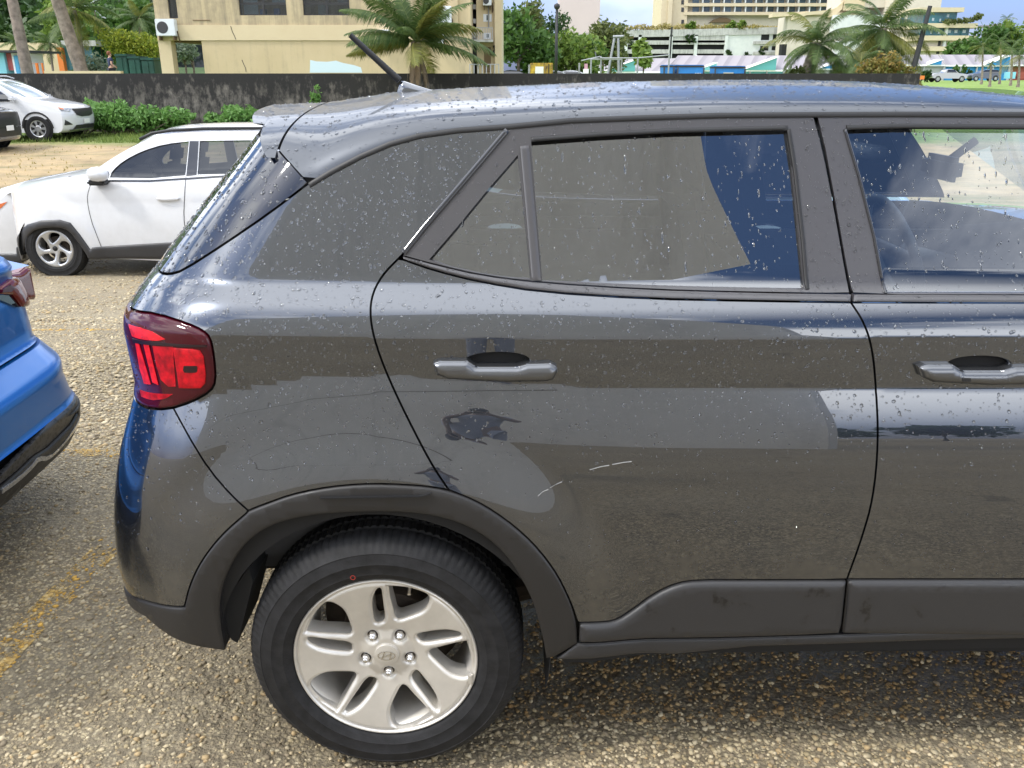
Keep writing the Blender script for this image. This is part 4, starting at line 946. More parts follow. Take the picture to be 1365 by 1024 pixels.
def leafcloud(name, blobs, n, size, mat, parent=None, seed=0, asp=.5, core=.25, loc=None):
    """n folded leaves scattered through the blobs [(x,y,z,rx,ry,rz)], denser in random clumps"""
    g = np.random.default_rng(seed); B = np.array(blobs, float); w = (B[:, 3]*B[:, 4]*B[:, 5])**(2/3); k = g.choice(len(B), n, p=w/w.sum())
    d = g.normal(0, 1, (n, 3)); d /= np.linalg.norm(d, axis=1)[:, None]
    r = (core+(1-core)*g.random(n))**.6
    # clumps: leaves gather on random sprays
    nc = max(6, n//26); cd_ = g.normal(0, 1, (nc, 3)); cd_ /= np.linalg.norm(cd_, axis=1)[:, None]; ci = g.integers(0, nc, n); d = d*.42+cd_[ci]; d /= np.linalg.norm(d, axis=1)[:, None]
    rr = r*(.72+.38*g.random(nc)[ci]); C = B[k, :3]+d*rr[:, None]*B[k, 3:]
    u = g.normal(0, 1, (n, 3)); u /= np.linalg.norm(u, axis=1)[:, None]; v = np.cross(u, g.normal(0, 1, (n, 3))); v /= np.linalg.norm(v, axis=1)[:, None]
    s = size*g.uniform(.6, 1.4, n)[:, None]
    V = np.stack([C-u*s, C+v*s*asp, C+u*s, C-v*s*asp], 1).reshape(-1, 3); F = np.arange(4*n).reshape(-1, 4)
    me = bpy.data.meshes.new(name); me.vertices.add(4*n); me.vertices.foreach_set('co', V.reshape(-1)); me.loops.add(4*n); me.loops.foreach_set('vertex_index', F.reshape(-1).astype(np.int32)); me.polygons.add(n); me.polygons.foreach_set('loop_start', (np.arange(n)*4).astype(np.int32)); me.update(calc_edges=True)
    tv = np.clip(.25+.5*g.random(nc)[ci]+g.normal(0, .18, n), 0, 1); ca_ = me.color_attributes.new('tint', 'FLOAT_COLOR', 'POINT'); cc = np.repeat(np.stack([tv, tv, tv, np.ones(n)], 1), 4, 0); ca_.data.foreach_set('color', cc.reshape(-1).astype(np.float32))
    return link(name, me, mat, parent)
def tree(label, x, y, h, cr, ch, mat, seed, n=1500, leaf=.2, group=None, cat='tree', name='tree', zb=None, nb=7, trunk=.12):
    g = random.Random(seed); z0 = float(gz(y)) if zb is None else zb; t = thing(name, label, cat, (x, y, z0), 0, group)
    bl = []
    for i in range(nb):
        a = g.uniform(0, 6.28); q = cr*g.uniform(.15, .62); bl.append((q*math.cos(a), q*math.sin(a), h-ch*g.uniform(.25, .8), cr*g.uniform(.35, .6), cr*g.uniform(.35, .6), ch*g.uniform(.2, .36)))
    bl.append((0, 0, h-ch*.35, cr*.5, cr*.5, ch*.35))
    leafcloud('crown', bl, n, leaf, mat, t, seed)
    tr = MB(); top = h-ch*.45; tr.tube([(0, 0, -.1), (g.uniform(-.1, .1), g.uniform(-.1, .1), top*.5), (g.uniform(-.2, .2), 0, top)], [trunk*1.3, trunk, trunk*.6], 8)
    for b_ in bl[:5]: tr.tube([(0, 0, top*.6), (b_[0]*.5, b_[1]*.5, (top+b_[2])/2), b_[:3]], [trunk*.6, trunk*.4, trunk*.15], 6)
    tr.build('trunk', 'bark', t, smooth=True); return t
def bush(label, x, y, blobs, n, leaf, mat, seed, group=None, zb=None, name='shrub'):
    z0 = float(gz(y)) if zb is None else zb; t = thing(name, label, 'shrub', (x, y, z0), 0, group)
    leafcloud('foliage', blobs, n, leaf, mat, t, seed); s = MB(); g = random.Random(seed)
    for b_ in blobs[:6]: s.tube([(0, 0, -.05), (b_[0]*.8, b_[1]*.8, b_[2]*.6), (b_[0], b_[1], b_[2]+b_[5]*.4)], [.022, .016, .008], 5)
    s.build('stem', 'bark', t); return t
def frond_mesh(name, L, el, droop, seed, wid=.3, n=46, twist=0.0):
    g = random.Random(seed); V = []; F = []; tint = []; P = []; 
    for i in range(n+1):
        s = i/n; a = el-droop*s**1.35; P.append(a)
    pts = [Vector((0, 0, 0))]; st = L/n
    for i in range(n): pts.append(pts[-1]+Vector((math.cos(P[i]), 0, math.sin(P[i])))*st)
    for i in range(n):   # rachis as a tapered three-sided rod
        w0 = .020*L/2.2*(1-i/n)+.004; b_ = len(V)
        for q, ww in ((pts[i], w0), (pts[i+1], w0*.97)): V += [(q.x, ww, q.z), (q.x, -ww, q.z), (q.x, 0, q.z-ww*1.5)]
        F += [(b_, b_+3, b_+4, b_+1), (b_+1, b_+4, b_+5, b_+2), (b_+2, b_+5, b_+3, b_)]; tint += [.9]*6
    for i in range(int(n*.12), n):
        s = i/n; ll = wid*L*(.55+.75*math.sin(math.pi*min(1, (s*.95+.1)))**.8)*(1-.55*max(0, s-.75)/.25)*.62
        for sd in (-1, 1):
            for rep in range(2):
                q = pts[i]+(pts[i+1]-pts[i])*(.5*rep+g.uniform(0, .3)); a = P[i]; fw = Vector((math.cos(a), 0, math.sin(a))); up = Vector((-math.sin(a), 0, math.cos(a)))
                sw = .55+.5*s; d = (Vector((0, sd, 0))*1.0+fw*sw+up*(.10-twist)).normalized(); l_ = ll*g.uniform(.82, 1.1); hang = l_*g.uniform(.32, .62)
                m_ = q+d*l_*.5+Vector((0, 0, -hang*.28)); e = q+d*l_*.92+Vector((0, 0, -hang)); wv_ = fw*(.011*L/2.0+.006)
                b_ = len(V); V += [(q-wv_*.6)[:], (q+wv_*.6)[:], (m_+wv_)[:], (m_-wv_)[:], e[:]]; F += [(b_, b_+1, b_+2, b_+3), (b_+3, b_+2, b_+4)]; tv = min(1, max(0, .45+g.gauss(0, .2)+.25*(s-.5))); tint += [tv]*5
    me = bpy.data.meshes.new(name); me.from_pydata(V, [], F); me.update()
    c = me.color_attributes.new('tint', 'FLOAT_COLOR', 'POINT'); c.data.foreach_set('color', np.repeat(np.array(tint, np.float32)[:, None], 4, 1).reshape(-1)); return me
def palm(label, base, top, L, seed, nf=20, mat='leaf_palm', r0=.16, r1=.09, bend=.4, name='palm_tree', group=None, dead=0, yel=.15, els=(1.35, -.75), nleaf=46, dr=1.0, mats2='leaf_palm_yellow'):
    g = random.Random(seed); t = thing(name, label, 'palm tree', tuple(base), 0, group); B = Vector(base); Tp = Vector(top)-B; tr = MB(); pts = []; rad = []
    for i in range(17):
        s = i/16; p = Vector((Tp.x*(s**(1+bend)), Tp.y*s, Tp.z*s)); pts.append(p); rad.append((r0*(1-s)+r1*s)*(1+.35*max(0, .12-s)/.12)*(1+.06*(i % 2)))
    pts[0].z -= .15; tr.tube(pts, rad, 10); tr.build('trunk', 'palm_bark', t, angle=70)
    for i in range(nf):
        s = i/max(1, nf-1); el = els[0]+(els[1]-els[0])*s**.9+g.uniform(-.12, .12); me = frond_mesh('frond', L*g.uniform(.82, 1.08)*(.75+.25*min(1, s*3)), el, dr*g.uniform(.85, 1.5)*(1.0 if el > 0 else .6), seed*50+i, n=nleaf, twist=g.uniform(-.1, .3))
        fr_ = link('frond', me, mats2 if g.random() < yel or s > .985 else mat, t); fr_.location = Tp; fr_.rotation_euler = (g.uniform(-.5, .5), 0, i*2.399+g.uniform(-.3, .3))
    for i in range(dead):
        me = frond_mesh('dead_frond', L*.5, -1.1, .5, seed*90+i, n=24, wid=.16); fr_ = link('dead_frond', me, 'leaf_dead', t); fr_.location = Tp-Vector((0, 0, .12)); fr_.rotation_euler = (0, 0, i*2.4)
    return t

# ================================================================ WHITE CROSSOVER PARKED BEHIND, seen from its left side
TY = 8.5; TZ = float(gz(TY))-.03
_t0 = at_y(75, 331, TY)
SUV2 = thing('white_crossover', 'white crossover with black lower cladding parked side-on across the lot', 'car', (_t0[0]+1.3, TY+.93, TZ), world=True)
T2 = integ([(0, -4), (.25, 0), (.45, 4), (.60, 8), (.68, 10), (.72, 4), (.80, 10), (.92, 22), (1.0, 38), (1.04, 26), (1.2, 25), (1.7, 24)])
_W2 = at_y(70, 331, TY); WX2, WZ2 = at_y(70.5, 331, TY)[0], TZ+.36
XF2 = at_y(-14, 300, TY)[0]
def S2(x, z):
    x, z = np.broadcast_arrays(np.asarray(x, float), np.asarray(z, float)); y = TY+np.interp(z-TZ-.2, T2[0], T2[1])
    r = np.hypot(x-WX2, z-WZ2); t = np.clip((.66-r)/.2, 0, 1); y = y-.03*t*t*(3-2*t)
    return y+.75*corner((XF2+.75-x)/.75, 2.1)
def surf2(u, v): return np.stack([u, S2(u, v), v], -1)
def T2_(pts): return [(lambda p: (p[0], p[2]))(hit(px, py, lambda P: P[:, 1]-S2(P[:, 0], P[:, 2]), 8.0, 14.0)) for px, py in pts]
KW = dict(lipdir=(0, 1, 0), lip=.03)
hoodl = smooth_line([(-12, 283), (2, 262), (30, 250), (70, 243), (112, 238), (140, 239)], 1)
apill = smooth_line([(112, 238), (140, 217), (168, 200), (190, 189), (215, 181), (260, 177.5), (345, 177)], 1)
rtop = [(x, 177+.00008*(x-345)**2) for x in (400, 460, 520, 560)]
tail = [(590, 200), (605, 240), (612, 290), (608, 330)]
arch2 = smooth_line([(121, 346), (120, 333), (107, 314), (94, 298), (80, 294), (55, 295), (36, 300), (26, 312), (22, 335), (23, 347)], 1)
flank = [(-14, 347), (-16, 320)]+hoodl[:-1]+apill+rtop+tail+[(600, 352), (300, 352), (121, 344)]+arch2[1:]
winf = smooth_line([(146, 237), (149, 228), (165, 214), (190, 201), (220, 192), (252, 188.5)], 1)+[(247, 234), (200, 238)]
winr = [(266, 188), (330, 187), (400, 188), (395, 230), (263, 233)]
body2 = panel('body', T2_(flank), surf2, 'white_paint', SUV2, du=.05, dv=.025, bs=.03, holes=[T2_(winf), T2_(winr)], **KW)
def g2(name, pts, mat, par, off=.004, **k):
    o = dict(du=.05, dv=.03, bs=.025, lip=.01); o.update(k); return panel(name, T2_(pts), surf2, mat, par, offset=off, **o)
fd2 = g2('front_door', [(124, 241), (146, 238), (200, 239), (246, 235), (246, 262), (244, 290), (248, 318), (254, 328), (137, 331), (124, 300), (116, 268), (117, 252)], 'white_paint', SUV2, .0015, holes=[], lip=0)
for ln in ([(123, 241), (118, 254), (116, 266), (121, 292), (130, 316), (136, 331)], [(248, 236), (246, 262), (245, 288), (248, 315), (253, 328)]):
    L = T2_(smooth_line(ln, 1)); a_ = [(x-.0035, z) for x, z in L]+[(x+.0035, z) for x, z in L[::-1]]
    panel('door_gap', a_, surf2, 'seal_rubber', fd2, du=.03, dv=.03, bs=.03, lip=0, offset=.003)
wg = panel('window', T2_(winf), lambda u, v: surf2(u, v)+np.array([0, .02, 0]), 'car_glass', SUV2, du=.08, dv=.05, bs=.03, lip=0)
panel('window', T2_(winr), lambda u, v: surf2(u, v)+np.array([0, .02, 0]), 'car_glass', SUV2, du=.08, dv=.05, bs=.03, lip=0)
g2('window_pillar', [(253, 188), (265, 188), (262, 233.5), (248, 235)], 'gloss_black', SUV2, .003)
g2('window_trim', [(143, 240), (200, 240), (300, 233.5), (400, 230), (400, 232.5), (300, 236), (200, 242.5), (145, 242)], 'gloss_black', SUV2, .006)
g2('door_handle', [(209, 263), (222, 262), (236, 261), (240, 264), (238, 267), (222, 268), (211, 267)], 'white_paint', fd2, .02, puff=(.02, .02), lip=.03)
cp = [(-15, 352), (-15, 337), (23, 338), (22, 330), (26, 311), (36, 299.5), (55, 294), (80, 293), (94, 297), (107, 313), (121, 333), (122, 346), (240, 337), (345, 331), (600, 325), (600, 352), (345, 352), (240, 350), (123, 351)]
cin = [(118, 360), (116, 340), (104, 322), (92, 307), (78, 303), (56, 304), (42, 309), (34, 322), (31, 345), (32, 356)]
clad2 = [(-14, 351), (-14, 338), (22, 338.5), (22, 330), (26, 311), (36, 299.5), (55, 294), (80, 293), (94, 297), (107, 313), (121, 333), (123, 330), (229, 323), (345, 316), (600, 303), (604, 346), (345, 346), (229, 345.5), (130, 345), (118, 345)]+smooth_line([(116, 340), (104, 322), (92, 307), (78, 303), (56, 304), (42, 309), (34, 322), (31, 345)], 1)+[(28, 351)]
g2('cladding', clad2, 'cladding_plastic', SUV2, .004, puff=(.02, .03), lip=.06)
g2('head_lamp', [(-12, 279), (-4, 273), (10, 269), (3, 276), (-6, 284)], 'amber', SUV2, .006)
# roof, rails, bonnet, far flank
top2 = T2_(apill+rtop); TW = .93; tc2 = TY+TW
gr2 = np.array([[(x, S2(x, z)*(1-t)+(2*tc2-S2(x, z))*t, z+.085*math.sin(math.pi*t)**.7*min(1, max(0, (x-top2[0][0])/.8))) for t in np.linspace(0, 1, 13)] for x, z in top2])
m_ = MB(); m_.grid(gr2[6:]); m_.build('roof', 'white_paint', SUV2, smooth=True)
m_ = MB(); m_.grid(gr2[:7]+np.array([0, 0, -.004])); m_.build('windscreen', 'dark_glass', SUV2, smooth=True)
hd2 = T2_(hoodl[1:]); m_ = MB(); m_.grid(np.array([[(x-.14*math.sin(math.pi*t)*(1 if i < 4 else .4), S2(x, z)*(1-t)+(2*tc2-S2(x, z))*t, z+.055*math.sin(math.pi*t)**.6) for t in np.linspace(0, 1, 13)] for i, (x, z) in enumerate(hd2)])); m_.build('bonnet', 'white_paint', SUV2, smooth=True)
for sgn in (0, 1):
    rl = T2_([(184, 190), (200, 182), (225, 178), (270, 175.5), (345, 175), (430, 175.5), (520, 178)]); pts = [(x, (S2(x, z)+.06) if sgn == 0 else 2*tc2-S2(x, z)-.06, z+.03) for x, z in rl]; m_ = MB(); m_.tube(pts, .019, 8); m_.build('roof_rail', 'seal_rubber', SUV2, smooth=True)
wp = at_y(106, 237, TY+.3); m_ = MB(); m_.box(wp[0]-.12, wp[0]+.08, TY+.25, 2*tc2-TY-.25, wp[2]-.02, wp[2]+.02, .01); m_.build('wiper_cowl', 'seal_rubber', SUV2)
mq = T2_([(142, 231)])[0]; m_ = MB(); m_.lathe([(0, -.115), (.05, -.105), (.085, -.06), (.095, 0), (.088, .06), (.07, .10), (0, .105)], (0, 0, 0), 'x', 20); m_.V = [(mq[0]-x*(1 if x < 0 else 1), TY-.07+y*1.05, mq[1]+.01+z*.9) for x, y, z in m_.V]; mirr = m_.build('wing_mirror', 'white_paint', SUV2, smooth=True)
m_ = MB(); m_.box(mq[0]-.14, mq[0]+.06, TY-.10, TY+.08, mq[1]-.115, mq[1]-.055, .02); m_.build('mirror_foot', 'seal_rubber', mirr, angle=50)
bk = body2.copy(); COL.objects.link(bk); bk.parent = SUV2; bk.scale.y = -1; bk.location = (-SUV2.location.x, 2*tc2-SUV2.location.y, -SUV2.location.z)
m_ = MB(); m_.box(XF2+1.3, XF2+3.6, TY+.2, 2*tc2-TY-.2, TZ+.25, TZ+.9); m_.build('underbody', 'dark_liner', SUV2)
st2 = MB(); cw = Vector((at_y(212, 232, TY+.5)[0], TY+.5, at_y(212, 226, TY+.5)[2])); st2.tube([cw+Vector((-.06*math.sin(a), .18*math.cos(a), .17*math.sin(a))) for a in np.linspace(0, 6.28, 25)], .017, 8, cap=False); st2.build('steering_wheel', 'dash_plastic', SUV2, smooth=True)
for sy in (.45, 1.35):
    m_ = add_seat(0, 0); V = [( _x0+1.95-x, TY+sy+y, TZ+z+.12) for (x, y, z) in m_.V for _x0 in (XF2,)]; m_.V = V; m_.build('front_seat', 'seat_cloth', SUV2, angle=50)
unit = [((x-460)/265.0, -(y-580)/255.0) for x, y in [(403, 440), (418, 388), (468, 360), (540, 374), (562, 398), (508, 452), (468, 482), (440, 500), (420, 486)]]
uc = np.mean(unit, axis=0); unit = [tuple(uc+(np.array(q)-uc)*1.16) for q in unit]; unit = smooth_line(unit+[unit[0]], 2)[:-1]
def wheel2(parent, x, z, y0, R, rr, holes_u, nrep=5):
    w_ = MB(); w_.lathe([(rr-.01, .01), (rr-.03, .03), (rr-.04, .15)], (x, y0, z), 'y', 48); w_ = w_.build('wheel', 'alloy_dark', parent, smooth=True)
    t = MB(); pr = tyre_profile(R, rr, .2, -.006); t.lathe(pr, (x, y0, z), 'y', 120, lambda k, j, r: r-(.006 if j in (12, 13, 14, 15) and k % 3 == 0 else 0)); t.build('tyre', 'tyre_rubber', w_, angle=35)
    hs = [[rot((px*rr*.97, pz*rr*.97), 2*math.pi*k/nrep) for px, pz in holes_u] for k in range(nrep)]
    panel('rim', [(rr*math.cos(a), rr*math.sin(a)) for a in np.linspace(0, 2*math.pi, 60, endpoint=False)], lambda u, v: np.stack([u+x, y0+.002+.03*np.clip((rr*.9-np.hypot(u, v))/rr, 0, 1), v+z], -1), 'alloy_silver', w_, du=.02, dv=.02, bs=.012, holes=hs, puff=(.012, .022), lip=.04)
    c = MB(); c.lathe([(0, .008), (.03, .01), (.033, .03)], (x, y0, z), 'y', 24); c.build('centre_cap', 'seal_rubber', w_, smooth=True)
    for k in range(5):
        lx, lz = rot((0, -.062), 2*math.pi*k/5+.35); c = MB(); c.lathe([(0, .016), (.013, .016), (.013, .03)], (x+lx, y0, z+lz), 'y', 8); c.build('lug_nut', 'seal_rubber', w_)
    d = MB(); d.lathe([(0, .09), (rr*.6, .09), (rr*.6, .11), (0, .11)], (x, y0, z), 'y', 32); d.build('brake_disc', 'drum_iron', w_); return w_
w2 = wheel2(SUV2, WX2, WZ2, TY+.035, .36, .222, unit)
wr2 = w2.copy(); COL.objects.link(wr2); wr2.location.x += 2.68
for ch in list(w2.children): c_ = ch.copy(); COL.objects.link(c_); c_.parent = wr2
li2 = MB(); li2.grid(np.array([[(WX2+.43*math.cos(a), y, WZ2+.43*math.sin(a)) for y in (TY+.05, TY+.4)] for a in np.linspace(-.2, math.pi+.2, 24)])); li2.grid(np.array([[(WX2+r*math.cos(a), TY+.4, WZ2+r*math.sin(a)) for r in (.02, .45)] for a in np.linspace(-.4, math.pi+.4, 24)])); li2.build('wheel_liner', 'dark_liner', SUV2)
for ch in [o for o in SUV2.children if o.name.startswith('front_door')]: pass

# ================================================================ BLUE CAR BEHIND, its rear corner at the left edge
BX = -1.62
BLUE = thing('blue_car', 'metallic blue car whose rear corner enters at the left edge', 'car', (BX-2.1, .75, 0), world=True)
_pz = [.10, .20, .24, .30, .375, .39, .41, .53, .555, .60, .625, .66, .78, .86, .90, .93, 1.0]
_px = [-.10, -.075, -.045, -.012, .004, .006, -.012, -.018, -.030, -.095, -.135, -.145, -.150, -.165, -.150, -.175, -.30]
YEV = [1.60, 1.635, 1.60, 1.60, 1.60, 1.585, 1.55]
def F(y, z):
    y, z = np.broadcast_arrays(np.asarray(y, float), np.asarray(z, float)); zz_ = z
    x = BX+sum(np.interp(z+d, _pz, _px) for d in (-.008, 0, .008))/3
    ye = np.interp(z, [.1, .4, .52, .6, .66, .8, .95], YEV)
    rc_ = np.interp(z, [.5, .66], [.34, .20])
    return x-rc_*corner((y-(ye-rc_))/rc_, 2.5)-rc_*corner(((1.5-ye)-y+rc_)/rc_, 2.5)-.03*((y-.75)/.8)**2
def surfb(u, v): return np.stack([F(u, v), u, v], -1)
def TB(pts): return [(lambda p: (p[1], p[2]))(hit(px, py, lambda P: F(P[:, 1], P[:, 2])-P[:, 0], 1.5, 4.2)) for px, py in pts]
KB = dict(out=(1, 0, 0), lipdir=(-1, 0, 0))
def yend(z): return float(np.interp(z, [.1, .4, .52, .6, .66, .8, .95], YEV))-.0008
def redge(z0, z1, n=8): return [(yend(z), z) for z in np.linspace(z0, z1, n)]
def ledge(z0, z1, n=8): return [(1.5-yend(z), z) for z in np.linspace(z0, z1, n)]
zg = .612
panel('rear_bumper', redge(.385, zg-.004)+ledge(zg-.004, .385)+[(.2, .395), (.75, .40), (1.2, .398)], surfb, 'blue_paint', BLUE, du=.03, dv=.008, bs=.02, lip=.02, **KB)
lampb = TB([(-6, 383), (0, 379), (10, 372), (20, 363), (29, 356), (34, 357), (37, 372), (42, 396), (41, 399), (28, 409), (24, 409), (12, 393), (-6, 392)])
zt = .925
panel('boot_lid', redge(zg+.004, zt)+ledge(zt, zg+.004), surfb, 'blue_paint', BLUE, du=.03, dv=.012, bs=.02, lip=.02, **KB)
lb = panel('tail_lamp', lampb, surfb, 'lamp_brown', BLUE, du=.02, dv=.012, bs=.012, lip=.03, offset=.012, puff=(.012, .02), **KB)
panel('lamp_strip', TB([(-6, 393), (11, 394), (23, 409), (18, 409), (0, 401), (-6, 399)]), surfb, 'gloss_black', lb, du=.02, dv=.01, bs=.01, lip=.02, offset=.008, **KB)
panel('lamp_segment', TB([(-6, 386), (4, 379), (11, 384), (6, 389), (-6, 390)]), surfb, 'lamp_dark_red', lb, du=.02, dv=.01, bs=.01, lip=.01, offset=.026, **KB)
cr_ = TB(smooth_line([(-4, 512), (15, 500), (30, 489), (38, 482)], 1)); 
def bstrip(name, L, wd, mat, par, off):
    a = [(y, z+wd) for y, z in L]+[(y, z-wd) for y, z in L[::-1]]; return panel(name, a, surfb, mat, par, du=.02, dv=.006, bs=.01, lip=.006, offset=off, **KB)
# grille mesh, diffuser
gm = TB([(-8, 642), (0, 634), (30, 603), (56, 574), (62, 566), (84, 548), (99, 527), (100, 548), (90, 566), (60, 596), (42, 607), (20, 628), (-8, 650)])
mb_ = panel('bumper_mesh', gm, lambda u, v: surfb(u, v)+np.array([-.01, 0, 0]), 'mesh_black', BLUE, du=.02, dv=.01, bs=.012, lip=.02, offset=.014, **KB)
m, nd, lk, b = MATS['mesh_black'], MATS['mesh_black'].node_tree.nodes, MATS['mesh_black'].node_tree.links, MATS['mesh_black'].node_tree.nodes['Principled BSDF']
tc = nd.new('ShaderNodeTexCoord'); wv1 = N(nd, 'ShaderNodeTexVoronoi', Scale=70.0); lk.new(tc.outputs['Object'], wv1.inputs['Vector']); lk.new(ramp(nd, lk, wv1.outputs['Distance'], [(.35, (.001, .001, .001)), (.5, (.035, .035, .037))]), b.inputs['Base Color'])
df = redge(.225, .375, 6)+[(1.3, .375)]+TB([(100, 549), (90, 567), (60, 597), (42, 608), (20, 629), (-6, 652)])+[(.6, .285), (.3, .30), (0.0, .34)]+ledge(.375, .225, 5)
dif = panel('diffuser', df, surfb, 'arch_plastic', BLUE, du=.03, dv=.012, bs=.015, lip=.03, offset=.006, puff=(.01, .02), **KB)
bstrip('diffuser_trim', TB(smooth_line([(-4, 655), (20, 638), (38, 621), (45, 611), (58, 612), (75, 597), (95, 571), (104, 552)], 1)), .009, 'lens_clear', dif, .018)
panel('inner_body', redge(.24, .60)+ledge(.60, .24), lambda u, v: surfb(u, v)+np.array([-.05, 0, 0]), 'inner_shell', BLUE, du=.05, dv=.04, bs=.04, lip=0, **KB)
# body behind the tail, roof and wheels (outside the frame)
m_ = MB(); zs_ = np.linspace(.2, .925, 12)
for s_ in (1, -1):
    G_ = np.array([[(x, (yend(z)+.035*math.sin(min(1, (-1.95-x)/1.5)*1.57) if s_ > 0 else 1.5-yend(z)-.035*math.sin(min(1, (-1.95-x)/1.5)*1.57)), z) for x in np.linspace(-1.955, -6.2, 20)] for z in zs_]); m_.grid(G_)
m_.grid(np.array([[(x, 1.5-yend(.925)+(2*yend(.925)-1.5)*t, .925+.03*math.sin(math.pi*t)+(.12*min(1, (-1.98-x)/.5))) for t in np.linspace(0, 1, 9)] for x in np.linspace(-1.80, -2.5, 6)]))
m_.build('body', 'blue_paint', BLUE, smooth=True)
m_ = MB(); m_.prism([(-2.45, 1.05), (-3.1, 1.42), (-4.4, 1.44), (-5.2, 1.02), (-6.2, .85), (-6.2, .5), (-2.4, .5)], 'y', .08, 1.42); m_.build('cabin', 'dark_glass', BLUE)
for wx_ in (-2.75, -5.4):
    for wy_, s_ in ((1.62, -1), (-.12, 1)):
        t = MB(); t.lathe([(.19, 0), (.22, -.01), (.30, 0), (.32, .04), (.32, .16), (.19, .2)], (wx_, wy_-(.2 if s_ < 0 else 0), .32), 'y', 32); t.lathe([(0, .02), (.19, .02)], (wx_, wy_-(.2 if s_ < 0 else 0), .32), 'y', 32); t.build('wheel', 'tyre_rubber', BLUE, smooth=True)

# ================================================================ SIMPLER CARS
def smooth01(t): t = np.clip(t, 0, 1); return t*t*(3-2*t)
class Car:
    """body lofted across its width from a side profile; panels are laid on its flank and nose"""
    def __init__(s, name, label, loc, rz, prof, W, mat, belt, roof, taper=.2, group=None, nose=.22, front_n=6, windows=(), wheels=(1.5, -1.4), wr=.36, wsc=None):
        s.W, s.belt, s.roof, s.taper = W, belt, roof, taper; s.root = thing(name, label, 'car', loc, rz, group)
        P = smooth_line(prof+[prof[0]], 2)[:-1]; s.P = np.array(P); s.x0, s.x1 = s.P[:, 0].min(), s.P[:, 0].max(); s.nose = nose
        ts = [-1, -.985, -.93, -.8, -.55, -.25, 0, .25, .55, .8, .93, .985, 1]; rows = []
        for t in ts:
            x, z = s.P[:, 0].copy(), s.P[:, 1].copy(); x = s.shift(x, t); e = .045*abs(t)**6*smooth01((z-belt*.55)/.3); rows.append(np.stack([x, t*s.hw(z), z-e*(1.0)], 1))
        G = np.array(rows); G = np.concatenate([G, G[:, :1]], 1); m_ = MB(); m_.grid(G); n = len(P); m_.add(G[0][:-1].tolist(), [tuple(range(n))]); m_.add(G[-1][:-1].tolist(), [tuple(range(n))[::-1]])
        s.body = m_.build('body', mat, s.root, angle=38)
        for sd in (-1, 1):
            for pts in windows: s.side('window', pts, 'dark_glass', sd)
            for wx in wheels: s.wheel(wx, sd, wr)
    def shift(s, x, t): 
        k = s.nose*abs(t)**3.2; x = x-k*smooth01((x-(s.x1-1.1))/1.1)+k*.7*smooth01(((s.x0+.8)-x)/.8); return x
    def hw(s, z): return s.W/2*(1-s.taper*smooth01((np.asarray(z)-s.belt)/(s.roof-s.belt)*.9)-.05*np.clip((.5-z)/.4, 0, 1))
    def side(s, name, pts, mat, sd=-1, off=.006, par=None, puff=None, lip=.004):
        return panel(name, pts, lambda u, v: np.stack([u, sd*s.hw(v), v], -1), mat, par or s.root, du=.12, dv=.06, bs=.06, out=(0, sd, 0), lipdir=(0, -sd, 0), lip=lip, offset=off, puff=puff)
    def fx(s, z):
        F_ = s.P[s.P[:, 0] > s.x1-1.25]; F_ = F_[np.argsort(F_[:, 1])]; return np.interp(z, F_[:, 1], F_[:, 0])
    def front(s, name, pts, mat, off=.006, par=None, puff=None):
        return panel(name, pts, lambda u, v: np.stack([s.shift(s.fx(v), u/(s.W/2)), u, v], -1), mat, par or s.root, du=.08, dv=.05, bs=.04, out=(1, 0, 0), lipdir=(-1, 0, 0), lip=.01, offset=off, puff=puff)
    def wheel(s, wx, sd, wr):
        y = sd*(s.W/2-.015); k = 1 if sd < 0 else -1
        a_ = MB(); a_.lathe([(0, -.004*k), (wr*1.17, -.004*k), (wr*1.19, .02*k)], (wx, y, wr*1.04), 'y', 32); ar = a_.build('wheel_arch', 'dark_liner', s.root)
        w_ = MB(); w_.lathe([(wr*.62, -.018*k), (wr*.7, -.03*k), (wr*.92, -.028*k), (wr, .0), (wr, .15*k), (0, .16*k)], (wx, y, wr), 'y', 40); w_ = w_.build('wheel', 'tyre_rubber', s.root, angle=40)
        r_ = MB(); r_.lathe([(0, -.012*k), (wr*.2, -.018*k), (wr*.25, -.005*k), (wr*.6, -.012*k), (wr*.64, -.022*k)], (wx, y-.002*k, wr), 'y', 40)
        for i in range(7):
            a = 2*math.pi*i/7; c_, s_ = math.cos(a), math.sin(a); q = lambda r, t: (wx+r*c_-t*s_, y-.019*k, wr+r*s_+t*c_)
            r_.add([q(wr*.24, -.02), q(wr*.6, -.045), q(wr*.6, .045), q(wr*.24, .02)], [(0, 1, 2, 3)])
        rr = r_.build('rim', 'alloy_silver', w_)
        d = MB(); d.lathe([(wr*.28, -.0155*k), (wr*.57, -.0155*k)], (wx, y-.002*k, wr), 'y', 40)
        d.build('rim_openings', 'dark_liner', rr)
def offs_prof(P, dx): return [(x+dx, z) for x, z in P]
